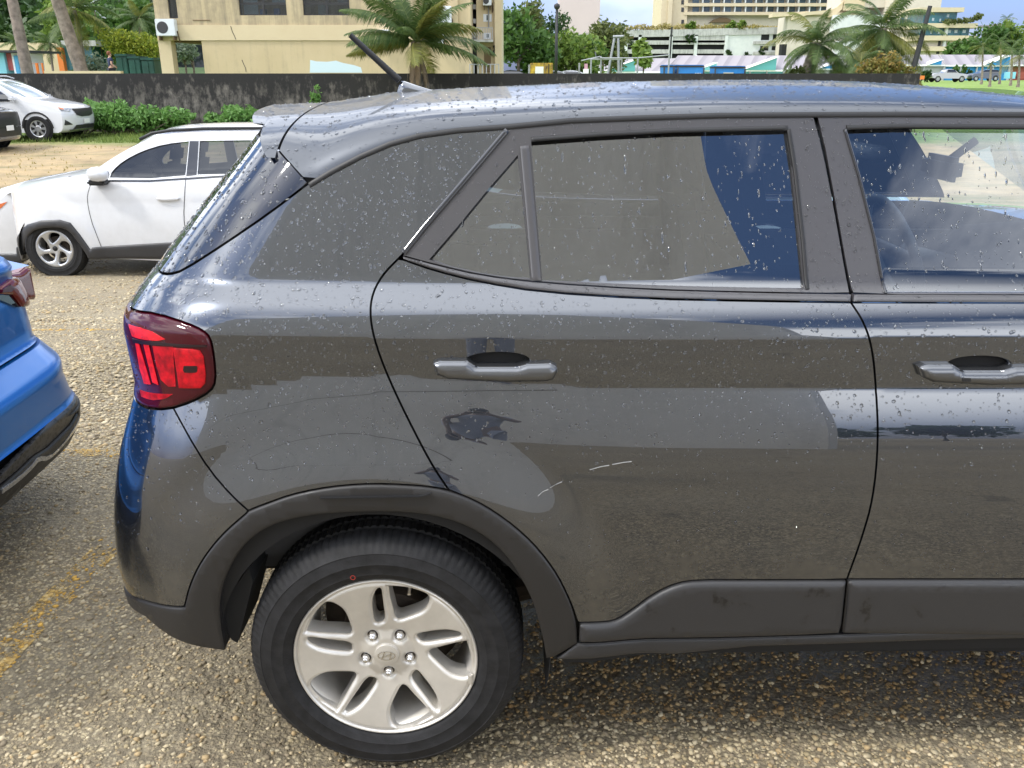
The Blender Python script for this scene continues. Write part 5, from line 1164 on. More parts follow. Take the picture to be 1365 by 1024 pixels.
# white people carrier, nose to the right
kx = at_y(123, 180, 24.6)[0]; KY = 25.4
kp = [(2.35, .24), (2.50, .30), (2.56, .48), (2.57, .75), (2.50, .93), (2.28, 1.02), (1.75, 1.11), (1.32, 1.16), (.95, 1.38), (.45, 1.66), (-.1, 1.755), (-1.2, 1.76), (-2.1, 1.70), (-2.45, 1.3), (-2.55, .8), (-2.45, .3), (-1, .24), (1, .24)]
kw = [[(.98, 1.12), (.80, 1.30), (.35, 1.58), (.0, 1.62), (.0, 1.10)], [(-.08, 1.10), (-.08, 1.62), (-1.0, 1.62), (-1.0, 1.10)], [(-1.08, 1.10), (-1.08, 1.62), (-1.9, 1.58), (-2.15, 1.12)]]
K = Car('people_carrier', 'white people carrier with dark grille parked nose-out near the black-stained wall', (kx-3.05, KY, float(gz(KY))), 0, kp, 1.98, 'white_paint', 1.1, 1.76, .22, windows=kw, wheels=(1.60, -1.45), wr=.36)
ws = []
for f in np.linspace(0.06, .94, 7):
    row = []
    for t in np.linspace(-.90, .90, 9):
        x = 1.30+(.40-1.30)*f; z = 1.155+(1.665-1.155)*f+.035*math.sin(math.pi*f); row.append((x+.02-.10*abs(t)**3.2, t*float(K.hw(z)), z+.018-.03*abs(t)**5))
    ws.append(row)
m_ = MB(); m_.grid(np.array(ws)); m_.build('windscreen', 'windscreen_pale', K.root, smooth=True)
K.front('grille', [(-.60, .90), (-.30, .895), (.30, .895), (.60, .90), (.50, .72), (.25, .67), (-.25, .67), (-.50, .72)], 'mesh_black', .02)
for sd in (-1, 1):
    hl = K.front('head_lamp', [(sd*.62, .90), (sd*.97, .955), (sd*.95, .86), (sd*.72, .83)], 'lens_clear', .015); K.front('indicator', [(sd*.86, .94), (sd*.975, .96), (sd*.96, .90), (sd*.88, .88)], 'amber', .020, hl)
    K.front('fog_recess', [(sd*.70, .46), (sd*.93, .60), (sd*.95, .45)], 'mesh_black', .012)
K.front('lower_intake', [(-.55, .44), (.55, .44), (.66, .33), (-.66, .33)], 'mesh_black', .012)
K.front('skid_plate', [(-.8, .325), (.8, .325), (.7, .26), (-.7, .26)], 'lens_clear', .03)
pl = K.front('number_plate', [(-.17, .60), (.17, .60), (.17, .47), (-.17, .47)], 'plate_white', .03)
K.side('wheel_arch_trim', [(1.60+.46*math.cos(a), .37+.46*math.sin(a)) for a in np.linspace(0, math.pi, 18)]+[(1.60+.41*math.cos(a), .37+.41*math.sin(a)) for a in np.linspace(math.pi, 0, 18)], 'cladding_plastic', -1, .012)
for sd in (-1, 1):
    m_ = MB(); m_.box(.95, 1.12, sd*1.06-.10, sd*1.06+.10, 1.10, 1.26, .05); m_.build('wing_mirror', 'white_paint', K.root, angle=50)
    m_ = MB(); m_.tube([(.25, sd*.72, 1.72), (.0, sd*.74, 1.79), (-1.9, sd*.74, 1.78), (-2.1, sd*.72, 1.70)], .018, 6); m_.build('roof_rail', 'lens_clear', K.root, smooth=True)
# dark-grilled white SUV whose nose just enters at the left edge
bx_ = at_y(27, 188, 21.6)[0]; BY = 22.3
bpz = [(2.2, .26), (2.30, .34), (2.33, .6), (2.32, .95), (2.2, 1.06), (1.6, 1.14), (1.2, 1.18), (.5, 1.68), (-.2, 1.76), (-1.8, 1.74), (-2.3, 1.1), (-2.3, .3), (0, .26)]
Q = Car('sport_utility_car', 'dark SUV nose with black mesh grille, cut by the left edge before the people carrier', (bx_-2.95, BY, float(gz(BY))), 0, bpz, 1.93, 'black_paint', 1.1, 1.76, .2, windows=[[(.9, 1.14), (.4, 1.6), (-1.6, 1.6), (-1.8, 1.14)]], wheels=(1.4, -1.35), wr=.37)
Q.front('grille', [(-.9, .98), (.9, .98), (.86, .62), (-.86, .62)], 'mesh_black', .02); Q.front('lower_intake', [(-.92, .60), (.92, .60), (.9, .36), (-.9, .36)], 'cladding_plastic', .02); Q.front('skid_plate', [(-.85, .38), (.85, .38), (.75, .27), (-.75, .27)], 'lens_clear', .03)
Q.front('number_plate', [(-.17, .66), (.17, .66), (.17, .53), (-.17, .53)], 'plate_white', .045)
# pale blue hatchback on the far side of the grey car, seen through its glass
NY = 4.4; nx = at_y(1258, 300, NY-.85)[0]
np_ = [(2.0, .25), (2.1, .4), (2.08, .75), (1.9, .92), (1.3, 1.02), (1.0, 1.06), (.2, 1.44), (-.8, 1.50), (-1.5, 1.44), (-1.85, 1.05), (-1.97, .95), (-1.98, .5), (-1.9, .28), (0, .24)]
pmat('pale_blue_paint', (.45, .62, .68), rough=.25, coat=1.0)
NB = Car('hatchback', 'pale blue hatchback seen through the windows of the grey SUV', (nx-1.98, NY, float(gz(NY-.5))), math.pi, np_, 1.74, 'pale_blue_paint', .98, 1.5, .2, windows=[[(.75, 1.03), (.15, 1.36), (-.35, 1.40), (-.35, 1.0)], [(-.42, 1.0), (-.42, 1.40), (-.95, 1.40), (-1.3, 1.06)]], wheels=(1.28, -1.22), wr=.31)
for sd in (-1, 1): NB.side('tail_lamp', [(-1.55, 1.0), (-1.72, 1.02), (-1.86, .92), (-1.90, .78), (-1.75, .76), (-1.6, .86)], 'lamp_dark_red', sd, .01); m_ = MB(); m_.box(.80, .95, sd*.95-.09, sd*.95+.09, 1.0, 1.14, .05); m_.build('wing_mirror', 'pale_blue_paint', NB.root, angle=50)

# ================================================================ WALL, BUILDINGS
def streak_mat(name, c_lo, c_hi, stain, sscale=(1.2, 1.2, .12), pos=(.45, .65), rough=.9, zdark=None, amt=.8):
    m, nd, lk, b = new_mat(name); tc = nd.new('ShaderNodeTexCoord'); O = tc.outputs['Object']; mp = nd.new('ShaderNodeMapping'); mp.inputs['Scale'].default_value = sscale; lk.new(O, mp.inputs[0])
    base = ramp(nd, lk, col_noise(nd, lk, O, .8, 8), [(.3, c_lo), (.7, c_hi)])
    s = mrange(nd, lk, mth(nd, lk, 'ADD', mth(nd, lk, 'MULTIPLY', col_noise(nd, lk, mp.outputs[0], 2.2, 9, .7), .7), mth(nd, lk, 'MULTIPLY', col_noise(nd, lk, O, 3.5, 9, .7), .3)), pos[0], pos[1])
    if zdark:
        sx = nd.new('ShaderNodeSeparateXYZ'); lk.new(O, sx.inputs[0]); s = mth(nd, lk, 'MINIMUM', 1.0, mth(nd, lk, 'ADD', s, mth(nd, lk, 'MULTIPLY', mrange(nd, lk, mth(nd, lk, 'ADD', sx.outputs['Z'], mth(nd, lk, 'MULTIPLY', mth(nd, lk, 'SUBTRACT', col_noise(nd, lk, mp.outputs[0], 3.0, 8, .7), .5), 1.6)), zdark[0], zdark[1]), .75)))
    lk.new(mixc(nd, lk, mth(nd, lk, 'MULTIPLY', s, amt), base, stain), b.inputs['Base Color']); b.inputs['Roughness'].default_value = rough
    bp = N(nd, 'ShaderNodeBump', Strength=.4, Distance=.02); lk.new(col_noise(nd, lk, O, 14.0, 6), bp.inputs['Height']); lk.new(bp.outputs[0], b.inputs['Normal']); return m
streak_mat('black_stained_concrete', (.11, .10, .085), (.21, .19, .165), (.010, .010, .010), (2.2, 2.2, .9), (.37, .57), zdark=(.6, 1.6), amt=.95)
streak_mat('beige_stucco', (.47, .375, .225), (.52, .42, .26), (.20, .17, .13), (1.5, 1.5, .10), (.52, .78), amt=.55)
streak_mat('beige_stucco_dirty', (.44, .355, .215), (.49, .40, .25), (.13, .115, .09), (1.6, 1.6, .10), (.42, .64), amt=.72)
streak_mat('cream_plaster', (.53, .43, .275), (.57, .475, .31), (.35, .29, .2), (1.2, 1.2, .12), (.62, .9), amt=.4)
streak_mat('rear_building_wall', (.70, .66, .575), (.78, .74, .655), (.20, .18, .15), (.5, .5, .06), (.52, .8), amt=.6)
streak_mat('grey_concrete', (.36, .36, .34), (.46, .46, .44), (.08, .08, .075), (1, 1, .15), (.48, .7), amt=.8)
streak_mat('white_concrete', (.52, .55, .54), (.60, .62, .60), (.20, .20, .19), (.25, .25, .05), (.58, .8), amt=.5)
streak_mat('hotel_beige', (.50, .42, .28), (.55, .47, .32), (.30, .22, .18), (.14, .14, .02), (.56, .8), amt=.5)
streak_mat('hotel_light', (.52, .47, .38), (.57, .52, .43), (.33, .23, .19), (.14, .14, .02), (.56, .8), amt=.5)
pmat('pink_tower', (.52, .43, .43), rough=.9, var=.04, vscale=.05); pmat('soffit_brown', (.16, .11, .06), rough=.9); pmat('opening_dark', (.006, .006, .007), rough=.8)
pmat('window_glass', (.05, .075, .09), rough=.06, coat=1.0, var=.5, vscale=.7); pmat('window_frame_dark', (.02, .02, .022), rough=.5); pmat('teal_glass', (.03, .12, .14), rough=.08, coat=.6, var=.6, vscale=.3); pmat('hotel_glass', (.06, .11, .15), rough=.1, coat=.6, var=.5, vscale=.2)
pmat('curtain', (.42, .50, .55), rough=.9); pmat('box_blue', (.05, .15, .38), rough=.6); pmat('ac_white', (.62, .65, .68), rough=.5); pmat('ac_grille', (.035, .035, .04), rough=.6); pmat('pale_blue_patch', (.52, .63, .68), rough=.8)
pmat('steel_grey', (.32, .33, .34), rough=.5, metal=.4); pmat('black_pole', (.02, .02, .022), rough=.6); pmat('dumpster_blue', (.015, .17, .50), rough=.5, var=.15, vscale=1.5); pmat('dumpster_yellow', (.60, .40, .03), rough=.7, col2=(.10, .06, .03), vscale=2.5); pmat('bin_green', (.012, .075, .055), rough=.5, var=.3, vscale=1.5)
pmat('roof_metal_a', (.40, .36, .37), rough=.5, var=.12, vscale=.3); pmat('roof_metal_b', (.22, .19, .21), rough=.5); pmat('teal_paint', (.10, .34, .34), rough=.7); pmat('bright_blue', (.02, .24, .55), rough=.6); pmat('aqua', (.20, .52, .60), rough=.6); pmat('white_cloth', (.82, .82, .82), rough=.8); pmat('stall_grey', (.36, .37, .38), rough=.8); pmat('orange_paint', (.65, .18, .03), rough=.6); pmat('brick_red', (.25, .06, .04), rough=.8)
pmat('skin', (.46, .28, .20), rough=.6); pmat('denim_cloth', (.34, .36, .42), rough=.9); pmat('skin_dark', (.30, .22, .18), rough=.6); pmat('navy_cloth', (.015, .022, .06), rough=.9); pmat('hair_brown', (.16, .05, .02), rough=.7); pmat('hair_black', (.01, .009, .008), rough=.6); pmat('dark_trousers', (.02, .022, .03), rough=.9); pmat('pink_sign', (.55, .30, .38), rough=.7); pmat('kiosk_red', (.40, .10, .10), rough=.7); pmat('kiosk_blue', (.08, .33, .55), rough=.7)
def bxp(mb, x0, y0, x1, y1, Y, dep=.1, front=0.0):
    """box whose front face covers the photo rectangle, standing at distance Y"""
    a = at_y(x0, y1, Y-front)[0]; c = at_y(x1, y1, Y-front)[0]; zb = at_y((x0+x1)/2, y1, Y-front)[2]; zt = at_y((x0+x1)/2, y0, Y-front)[2]
    return mb.box(min(a, c), max(a, c), Y-front, Y+dep, zb, zt)
WY = 28.0
wt = at_y(300, 98, WY)[2]
m_ = MB(); m_.box(-29, 13.2, WY, WY+.22, -.6, wt)
wall = tag(m_.build('boundary_wall', 'black_stained_concrete'), 'long concrete boundary wall stained black, running behind the parked cars', 'wall')
m_ = MB()
g = random.Random(3)
# ---- beige building beyond the wall
FY = 36.0; GB0 = 0.0
def fx_(px, py=95): return at_y(px, py, FY)[0]
def fz_(py): return at_y(400, py, FY)[2]
BLD = thing('beige_building', 'beige stucco two-storey building with outdoor air-conditioners behind the black wall', 'building', (fx_(400), FY, 0), world=True)
xL, xP, xO, xR, xS, xE = fx_(216), fx_(232.5), fx_(273), fx_(576), fx_(629), fx_(669)
zb1, zb2, zO = fz_(54), fz_(33.5), fz_(57); DP = 9.0; TOPZ = 9.5
w0, w1 = (fx_(319.5, 20), fx_(382.5, 20)), (fx_(404.5, 20), fx_(466.5, 20)); zw = fz_(20.5); zw2 = zw+1.75; n0 = (fx_(225.5, 24), fx_(237.5, 24))
m_ = MB(); m_.box(xO, xR, FY, FY+DP, -.2, zb1); low = m_.build('wall', 'beige_stucco', BLD)
m_ = MB(); m_.box(xL, xP, FY-.02, FY+.5, -.2, zb1); m_.build('pillar', 'cream_plaster', BLD); 
m_ = MB(); m_.box(xL, xR, FY-.05, FY+DP, zb1, zb2); m_.build('floor_band', 'cream_plaster', BLD)
m_ = MB(); cuts = [xL, n0[0], n0[1], w0[0], w0[1], w1[0], w1[1], xR]
for i in range(0, 7, 2): m_.box(cuts[i], cuts[i+1], FY, FY+.3, zb2, TOPZ)
for a, c in (w0, w1): m_.box(a, c, FY, FY+.3, zb2, zw); m_.box(a, c, FY, FY+.3, zw2, TOPZ)
m_.box(n0[0], n0[1], FY, FY+.3, zb2, fz_(24.5)); m_.box(xL, xL+.3, FY+.3, FY+DP, zb2, TOPZ); m_.box(xL, xR, FY+DP-.3, FY+DP, zb2, TOPZ); m_.box(xL-.3, xR+.2, FY-.3, FY+DP, TOPZ, TOPZ+.3); m_.box(xR-.3, xR, FY+.3, FY+DP-.3, zb2, TOPZ); m_.box(xL+.3, xR-.3, FY+3.2, FY+3.3, zb2, TOPZ)
m_.build('wall', 'beige_stucco_dirty', BLD)
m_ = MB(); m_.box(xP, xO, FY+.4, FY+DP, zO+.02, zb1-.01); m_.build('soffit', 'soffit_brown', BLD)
m_ = MB(); m_.box(xO-.12, xO-.003, FY+.6, FY+DP, -.2, zO+.01); m_.build('passage_wall', 'cream_plaster', BLD)
def window(x0, x1, z0, z1, par, nx=2, nz=2, Y=FY):
    f = MB(); t = .045
    for k in range(nx+1): c = x0+(x1-x0)*k/nx; f.box(c-t if k else c, c+t if k < nx else c, Y+.10, Y+.16, z0, z1)
    for k in range(nz+1): c = z0+(z1-z0)*k/nz; f.box(x0+.05, x1-.05, Y+.105, Y+.155, c-t if k else c, c+t if k < nz else c)
    f = f.build('window', 'window_frame_dark', par); p = MB(); p.box(x0, x1, Y+.13, Y+.14, z0, z1); p.build('pane', 'house_glass', f); return f
wA = window(*w0, zw, zw2, BLD, 2, 4); wB = window(*w1, zw, zw2, BLD, 2, 4); window(*n0, fz_(24.5), zw2+.8, BLD, 1, 2)
m_ = MB(); m_.box(w0[0]+.05, w0[0]+.62, FY+.5, FY+.55, zw, zw2); m_.box(w0[1]-.7, w0[1]-.1, FY+.6, FY+.65, zw+.45, zw2); m_.build('curtain', 'curtain', wA)
m_ = MB(); m_.box(w0[0]+.72, w0[0]+.95, FY+.4, FY+.6, zw+.02, zw+.25); m_.box(w0[0]+1.28, w0[0]+1.5, FY+.4, FY+.6, zw+.02, zw+.28); m_.build('storage_box', 'box_blue', wA)
m_ = MB(); m_.box(w1[0]+.5, w1[0]+.9, FY+.5, FY+.6, zw, zw+.5); m_.box(w1[1]-.6, w1[1]-.2, FY+.7, FY+.75, zw+.5, zw2); m_.build('curtain', 'stall_grey', wB)
pp = [(413, 97), (413.5, 80), (422, 82), (436, 82.5), (448, 81), (457, 84), (472, 87), (481, 90), (483, 97)]
m_ = MB(); m_.prism([(fx_(px, py), fz_(py)) for px, py in pp], 'y', FY-.006, FY-.002); m_.build('paint_patch', 'pale_blue_patch', BLD)
def crack(pts, par):
    m_ = MB(); q = [(fx_(px, py), FY-.004 if py > 54 else FY-.055, fz_(py)) for px, py in pts]; m_.tube(q, .012, 4); m_.build('crack', 'window_frame_dark', par)
crack([(308, 35), (310, 42), (313, 48), (315, 53)], BLD); crack([(322.5, 80), (325, 86), (327.5, 91), (328, 96)], BLD)
m_ = MB(); m_.box(fx_(265), fx_(288), FY-.02, FY, fz_(27.6), fz_(26.6)); m_.build('wall_slot', 'soffit_brown', BLD)
def ac(x0, x1, z0, z1, Y, lab, grp='outdoor air-conditioning units on the beige building'):
    t = thing('air_conditioner', lab, 'air conditioner', ((x0+x1)/2, Y, z0), 0, grp); w_, h_ = x1-x0, z1-z0
    m_ = MB(); m_.box(-w_/2, w_/2, -.32, 0, 0, h_, .02); m_.build('casing', 'ac_white', t, angle=40)
    c = MB(); c.lathe([(0, -.335), (h_*.33, -.335), (h_*.36, -.32)], (-w_*.14, 0, h_*.5), 'y', 24); f = c.build('fan_grille', 'ac_grille', t)
    m_ = MB(); m_.box(-w_*.4, -w_*.34, -.3, .0, -.16, -.004); m_.box(w_*.34, w_*.4, -.3, .0, -.16, -.004); m_.build('bracket', 'rust_brown', t); m_ = MB(); m_.tube([(w_*.5+.02, -.15, h_*.3), (w_*.5+.05, -.1, -.1), (w_*.5+.02, .0, -.25)], .025, 6); m_.build('pipe', 'rust_brown', t); return t
ac(fx_(213.5, 49), fx_(239, 49), fz_(48.5), fz_(26), FY-.06, 'white outdoor air-conditioner mounted beside the passage pillar of the beige building')
ac(fx_(505, 60), fx_(521, 60), fz_(57), fz_(40), FY, 'outdoor air-conditioner mounted low on beige wall just left of young palm fronds')
m_ = MB(); m_.box(fx_(505), fx_(521), FY-.02, FY, fz_(63), fz_(57.5)); m_.build('wall_stain_plate', 'cream_plaster', BLD)
ac(fx_(580), fx_(605), fz_(33), fz_(10), FY-.5, 'largest outdoor air-conditioner, high on the wall right of the young palm')
ac(fx_(582), fx_(594), fz_(59), fz_(47), FY-.5, 'small outdoor air-conditioner, lower one right of the young palm')
# stepping block and right wing
m_ = MB(); m_.box(xR, xS, FY-.5, FY+DP, zb1*.0-.2, TOPZ); m_.box(fx_(600), fx_(613), FY-.62, FY-.5, fz_(49), TOPZ-.2); m_.build('wing_wall', 'beige_stucco', BLD)
for a, c, y in ((600, 608, 62.5), (613, 628, 62.5), (613, 628, 66.5)):
    m_ = MB(); m_.box(fx_(a), fx_(c), FY-.515, FY-.502, fz_(y+.5), fz_(y)); m_.build('groove', 'soffit_brown', BLD)
RY = FY+1.5; rx = lambda px, py=95: at_y(px, py, RY)[0]; rz_ = lambda py: at_y(650, py, RY)[2]
m_ = MB(); m_.box(rx(636), rx(666), RY, RY+8, -.2, TOPZ); m_.build('wing_wall', 'cream_plaster', BLD)
m_ = MB(); m_.box(rx(660), rx(669), RY-.3, RY+8, -.2, TOPZ-.01); m_.build('corner_pier', 'cream_plaster', BLD)
m_ = MB(); m_.box(xS, rx(636), RY+.5, RY+.6, 1.0, TOPZ); m_.build('stair_recess', 'opening_dark', BLD); m_ = MB()
for k in range(7): z = rz_(50)+.55*k; m_.box(xS+.02, rx(636)-.02, RY+.1, RY+.5, z, z+.18)
m_.build('stair_flight', 'grey_concrete', BLD)
m_ = MB(); m_.box(rx(627), rx(658), RY-1.0, RY-.001, rz_(57), rz_(54)); bal = m_.build('balcony', 'grey_concrete', BLD); m_ = MB()
for k in range(15): x = rx(627.5)+(rx(657.5)-rx(627.5))*k/14; m_.box(x-.012, x+.012, RY-.98, RY-.95, rz_(54), rz_(39))
m_.box(rx(627.3), rx(657.7), RY-.99, RY-.94, rz_(39), rz_(38)); m_.build('railing', 'steel_grey', bal)
for (x0, x1, y0, y1) in ((645, 656, 19, 29), (645, 655, 44, 52)):
    m_ = MB(); m_.box(rx(x0), rx(x1), RY-.02, RY+.02, rz_(y1), rz_(y0)); f = m_.build('window', 'ac_white', BLD); m_ = MB(); m_.box(rx(x0)+.13, rx(x1)-.10, RY-.028, RY-.021, rz_(y1)+.05, rz_(y0)-.04); m_.build('pane', 'window_glass', f)
m_ = MB(); m_.box(rx(645.5), rx(654.5), RY-.02, RY-.002, rz_(97), rz_(63)); m_.build('door', 'soffit_brown', BLD); m_ = MB(); m_.box(rx(629), rx(636.3), RY-.40, RY-.3, rz_(82), rz_(66)); m_.build('stair_opening', 'opening_dark', BLD)
m_ = MB(); m_.tube([(rx(659), RY-.1, rz_(61)), (rx(659.5), RY-.1, rz_(69)), (rx(658.5), RY-.1, rz_(71.5)), (rx(656.5), RY-.1, rz_(72)), (rx(656), RY-.05, rz_(71))], .07, 8); m_.build('vent_pipe', 'black_pole', BLD, smooth=True)
m_ = MB(); m_.tube([(rx(652), RY-.05, rz_(37)), (rx(651), RY-.05, 9)], .03, 6); m_.build('downpipe', 'steel_grey', BLD)
ac(rx(645), rx(656), rz_(8), rz_(-4), RY, 'outdoor air-conditioner at the top of the right wing above a streaked wall')
fn = MB()
for k in range(8): x = rx(630)+(rx(666)-rx(630))*k/7; fn.box(x-.02, x+.02, RY-2.52, RY-2.48, 0, rz_(86)*1.0)
fn.box(rx(630), rx(666), RY-2.53, RY-2.47, rz_(87), rz_(86)); tag(fn.build('metal_fence', 'steel_grey'), 'low grey metal fence at the foot of the right wing', 'fence')
# ---- building behind the photographer, mirrored in the paint and the windows
def quadwall(name, p, q, h, t, mat, parent):
    p, q = np.array(p, float), np.array(q, float); d = (q-p)/np.linalg.norm(q-p); n_ = np.array([d[1], -d[0]])*t; m_ = MB(); m_.prism([tuple(p), tuple(q), tuple(q+n_), tuple(p+n_)], 'z', -.1, h); return m_.build(name, mat, parent)
RB = thing('stucco_building', 'tall plain beige building mirrored in the windows and paint of the grey SUV', 'building', (0, -20, 0), world=True)
P0, P1 = (-42.0, -40.0), (4.1, -9.4)
dd = np.array([P1[0]-P0[0], P1[1]-P0[1]]); LW = float(np.hypot(*dd)); dd /= LW; nn_ = np.array([-dd[1], dd[0]])
def onw(s, z, o): q = np.array(P0)+dd*s+nn_*o; return (q[0], q[1], z)
prof_ = [(0, -.1), (LW, -.1), (LW, 8.4), (LW-1.3, 11.4), (LW-3.6, 16.5), (LW-6, 19.5), (LW-9, 20.5), (0, 20.5)]; n_ = len(prof_); m_ = MB()
m_.add([onw(s, z, 0) for s, z in prof_]+[onw(s, z, -.5) for s, z in prof_], [tuple(range(n_)), tuple(range(n_, 2*n_))[::-1]]+[(i, (i+1) % n_, n_+(i+1) % n_, n_+i) for i in range(n_)]); m_.build('wall', 'rear_building_wall', RB, fix=True)
for h_ in (5.2,):
    m_ = MB(); a, c = np.array(P0)+nn_*.004, np.array(P1)+nn_*.004; m_.add([(a[0], a[1], h_), (c[0], c[1], h_), (c[0], c[1], h_+.07), (a[0], a[1], h_+.07)], [(0, 1, 2, 3)]); m_.build('joint', 'soffit_brown', RB)

# ================================================================ PLANTS NEAR THE WALL
GSH = 'bright green shrubs along the foot of the black wall'
def pY(px, Y): return at_y(px, 100, Y)[0]
shr = [(100, 27.3, 1.0, .75, 'shrub at the left end of the row, between the people carrier and the wall'), (135, 26.6, 1.35, .95, 'largest light green shrub against the wall, right of the people carrier'), (175, 26.8, 1.5, .95, 'tall bushy shrub against the black wall below the green bins'), (212, 27.0, 1.2, .72, 'rounded shrub against the wall below the passage pillar'), (252, 27.2, 1.1, .55, 'lower shrub against the wall under the passage opening'), (288, 27.4, .9, .45, 'smallest shrub at the right end of the row, above the white crossover'), (335, 27.3, 1.0, .75, 'shrub against the wall just above the white crossover roof end')]
for i, (px, Y, wd, h, lab) in enumerate(shr):
    g = random.Random(i+5); bl = [(g.uniform(-wd, wd)*.75, g.uniform(-.25, .3), h*g.uniform(.25, .7), wd*g.uniform(.35, .55), .4, h*g.uniform(.3, .45)) for _ in range(8)]; bush(lab, pY(px, Y), Y, [(x*1.15, y, z*1.0+g.uniform(-.1, .25), a_*g.uniform(.7, 1.2), b_, c_*g.uniform(.7, 1.2)) for x, y, z, a_, b_, c_ in bl], 2300, .075, 'leaf_vine', 20+i, GSH)
bush('leggy weed with pale leaves growing up the black wall left of the antenna tip', pY(414, 27.7), 27.7, [(0, 0, .75, .28, .15, .5), (.12, 0, 1.2, .2, .12, .35), (.3, 0, .5, .3, .15, .25)], 420, .07, 'leaf_vine', 41, None, name='weed')
for i, (px, lab) in enumerate(((375, 'low weed at the foot of the wall above the spoiler'), (430, 'low weed at the foot of the wall right of the leggy weed'))): bush(lab, pY(px, 27.5), 27.5, [(0, 0, .55, .35, .2, .3), (.25, 0, .45, .3, .2, .25)], 300, .06, 'leaf_vine', 45+i, None, name='weed')
# grass tufts on the strip before the wall
def blades(name, n, x0, x1, y0, y1, h, mat, seed):
    g = np.random.default_rng(seed); x = g.uniform(x0, x1, n); y = g.uniform(y0, y1, n); k = (np.sin(x*2.1+y)+np.sin(y*3.3-x*.7)+g.normal(0, .8, n)) > -.3; x, y = x[k], y[k]; n = len(x); z = np.array([gh(a, c) for a, c in zip(x, y)])
    hh = h*g.uniform(.4, 1.3, n); a = g.uniform(0, 6.28, n); wd = .012+.01*g.random(n); lx, ly = g.normal(0, .35, n)*hh, g.normal(0, .35, n)*hh
    V = np.stack([np.stack([x-wd*np.cos(a), y-wd*np.sin(a), z], 1), np.stack([x+wd*np.cos(a), y+wd*np.sin(a), z], 1), np.stack([x+lx, y+ly, z+hh], 1)], 1).reshape(-1, 3); F = np.arange(3*n).reshape(-1, 3)
    me = bpy.data.meshes.new(name); me.from_pydata(V.tolist(), [], F.tolist()); c = me.color_attributes.new('tint', 'FLOAT_COLOR', 'POINT'); tv = np.repeat(np.clip(g.normal(.5, .25, n), 0, 1), 3); c.data.foreach_set('color', np.repeat(tv[:, None], 4, 1).reshape(-1).astype(np.float32)); return struct(link(name, me, mat), 'stuff')
blades('grass', 9000, -15, -6, 24.2, 27.9, .13, 'grass_green', 5); blades('grass', 1800, -15, -5, 13, 23.6, .05, 'grass_dry', 6)
PB = at_y(552, 118, 26.8); palm('young coconut palm standing before the beige building, its crown over the wall', (PB[0], 26.8, float(gz(26.8))), (PB[0]+.12, 26.8, at_y(556, 56, 26.8)[2]), 2.5, 4, nf=28, dr=.72, r0=.19, r1=.16, dead=9, yel=.05, els=(1.57, -.15), nleaf=44)
P2 = at_y(1078, 105, 58); palm('coconut palm with thick leaning trunk in front of the parking structure', (P2[0]-.4, 58, 0), (at_y(1090, 56, 58)[0], 58, at_y(1090, 58, 58)[2]), 4.0, 5, nf=22, r0=.52, r1=.34, bend=.2, yel=.12, nleaf=40)
P3 = at_y(1172, 105, 62); palm('dense coconut palm with yellow stalks rising from the coloured shrub', (P3[0], 62, 0), (at_y(1176, 36, 62)[0], 62, at_y(1176, 38, 62)[2]), 4.3, 6, nf=26, r0=.4, r1=.3, yel=.12, nleaf=40, els=(1.4, -1.0))
palm('small palm with drooping fronds left of the coloured shrub', (at_y(1148, 105, 56)[0], 56, 0), (at_y(1148, 80, 56)[0], 56, at_y(1148, 84, 56)[2]), 2.6, 7, nf=14, r0=.25, r1=.2, yel=.35, nleaf=30)
bx2 = at_y(1180, 100, 52)
bush('large croton shrub with orange and green leaves beside the leaning black pole', bx2[0], 52, [(-.9, 0, 1.5, .9, .8, .9), (0, 0, 1.9, 1.0, .8, .8), (.9, 0, 1.3, .9, .8, .8), (-1.4, 0, .7, .8, .7, .6), (1.5, 0, .7, .7, .7, .6), (.3, 0, .7, 1.0, .7, .6)], 2600, .13, 'leaf_croton', 61)
bush('bright green shrub at the foot of the croton, left side', at_y(1150, 104, 50)[0], 50, [(0, 0, .6, .8, .6, .5), (.8, 0, .45, .6, .5, .4), (-.8, 0, .5, .6, .5, .4)], 1000, .12, 'leaf_light', 62)
bush('pale yellowish shrub left of the thick palm trunk', at_y(1062, 98, 57)[0], 57, [(0, 0, 1.2, .9, .6, .7), (-.8, 0, .8, .7, .5, .5), (1.0, 0, .7, .8, .5, .5)], 1100, .13, 'leaf_olive', 63)
bush('loose greyish shrub right of the thick palm trunk', at_y(1120, 96, 60)[0], 60, [(0, 0, 1.2, .9, .6, .7), (.9, 0, 1.4, .8, .6, .8), (-.9, 0, .7, .8, .5, .5)], 1100, .13, 'leaf_grey', 64)
lp0, lp1 = at_y(1211, 105, 60), at_y(1240, 8, 60); m_ = MB(); m_.tube([(lp0[0], 60, -.1), tuple(lp1)], [.22, .13], 10); tag(m_.build('utility_pole', 'black_pole'), 'leaning black wooden pole with bare branches at its foot', 'pole')
m_ = MB(); q = at_y(1213, 90, 59.5); g = random.Random(9)
for k in range(9):
    a = (q[0]+g.uniform(-.5, .3), 59.5, 0); e = (q[0]+g.uniform(-1.6, .9), 59.5+g.uniform(-.4, .4), g.uniform(.6, 1.9)); m_.tube([a, ((a[0]+e[0])/2+.1, 59.5, e[2]*.6), e], [.035, .025, .01], 5)
tag(m_.build('dry_branches', 'bark'), 'bare grey branches leaning at the foot of the black pole', 'branches')
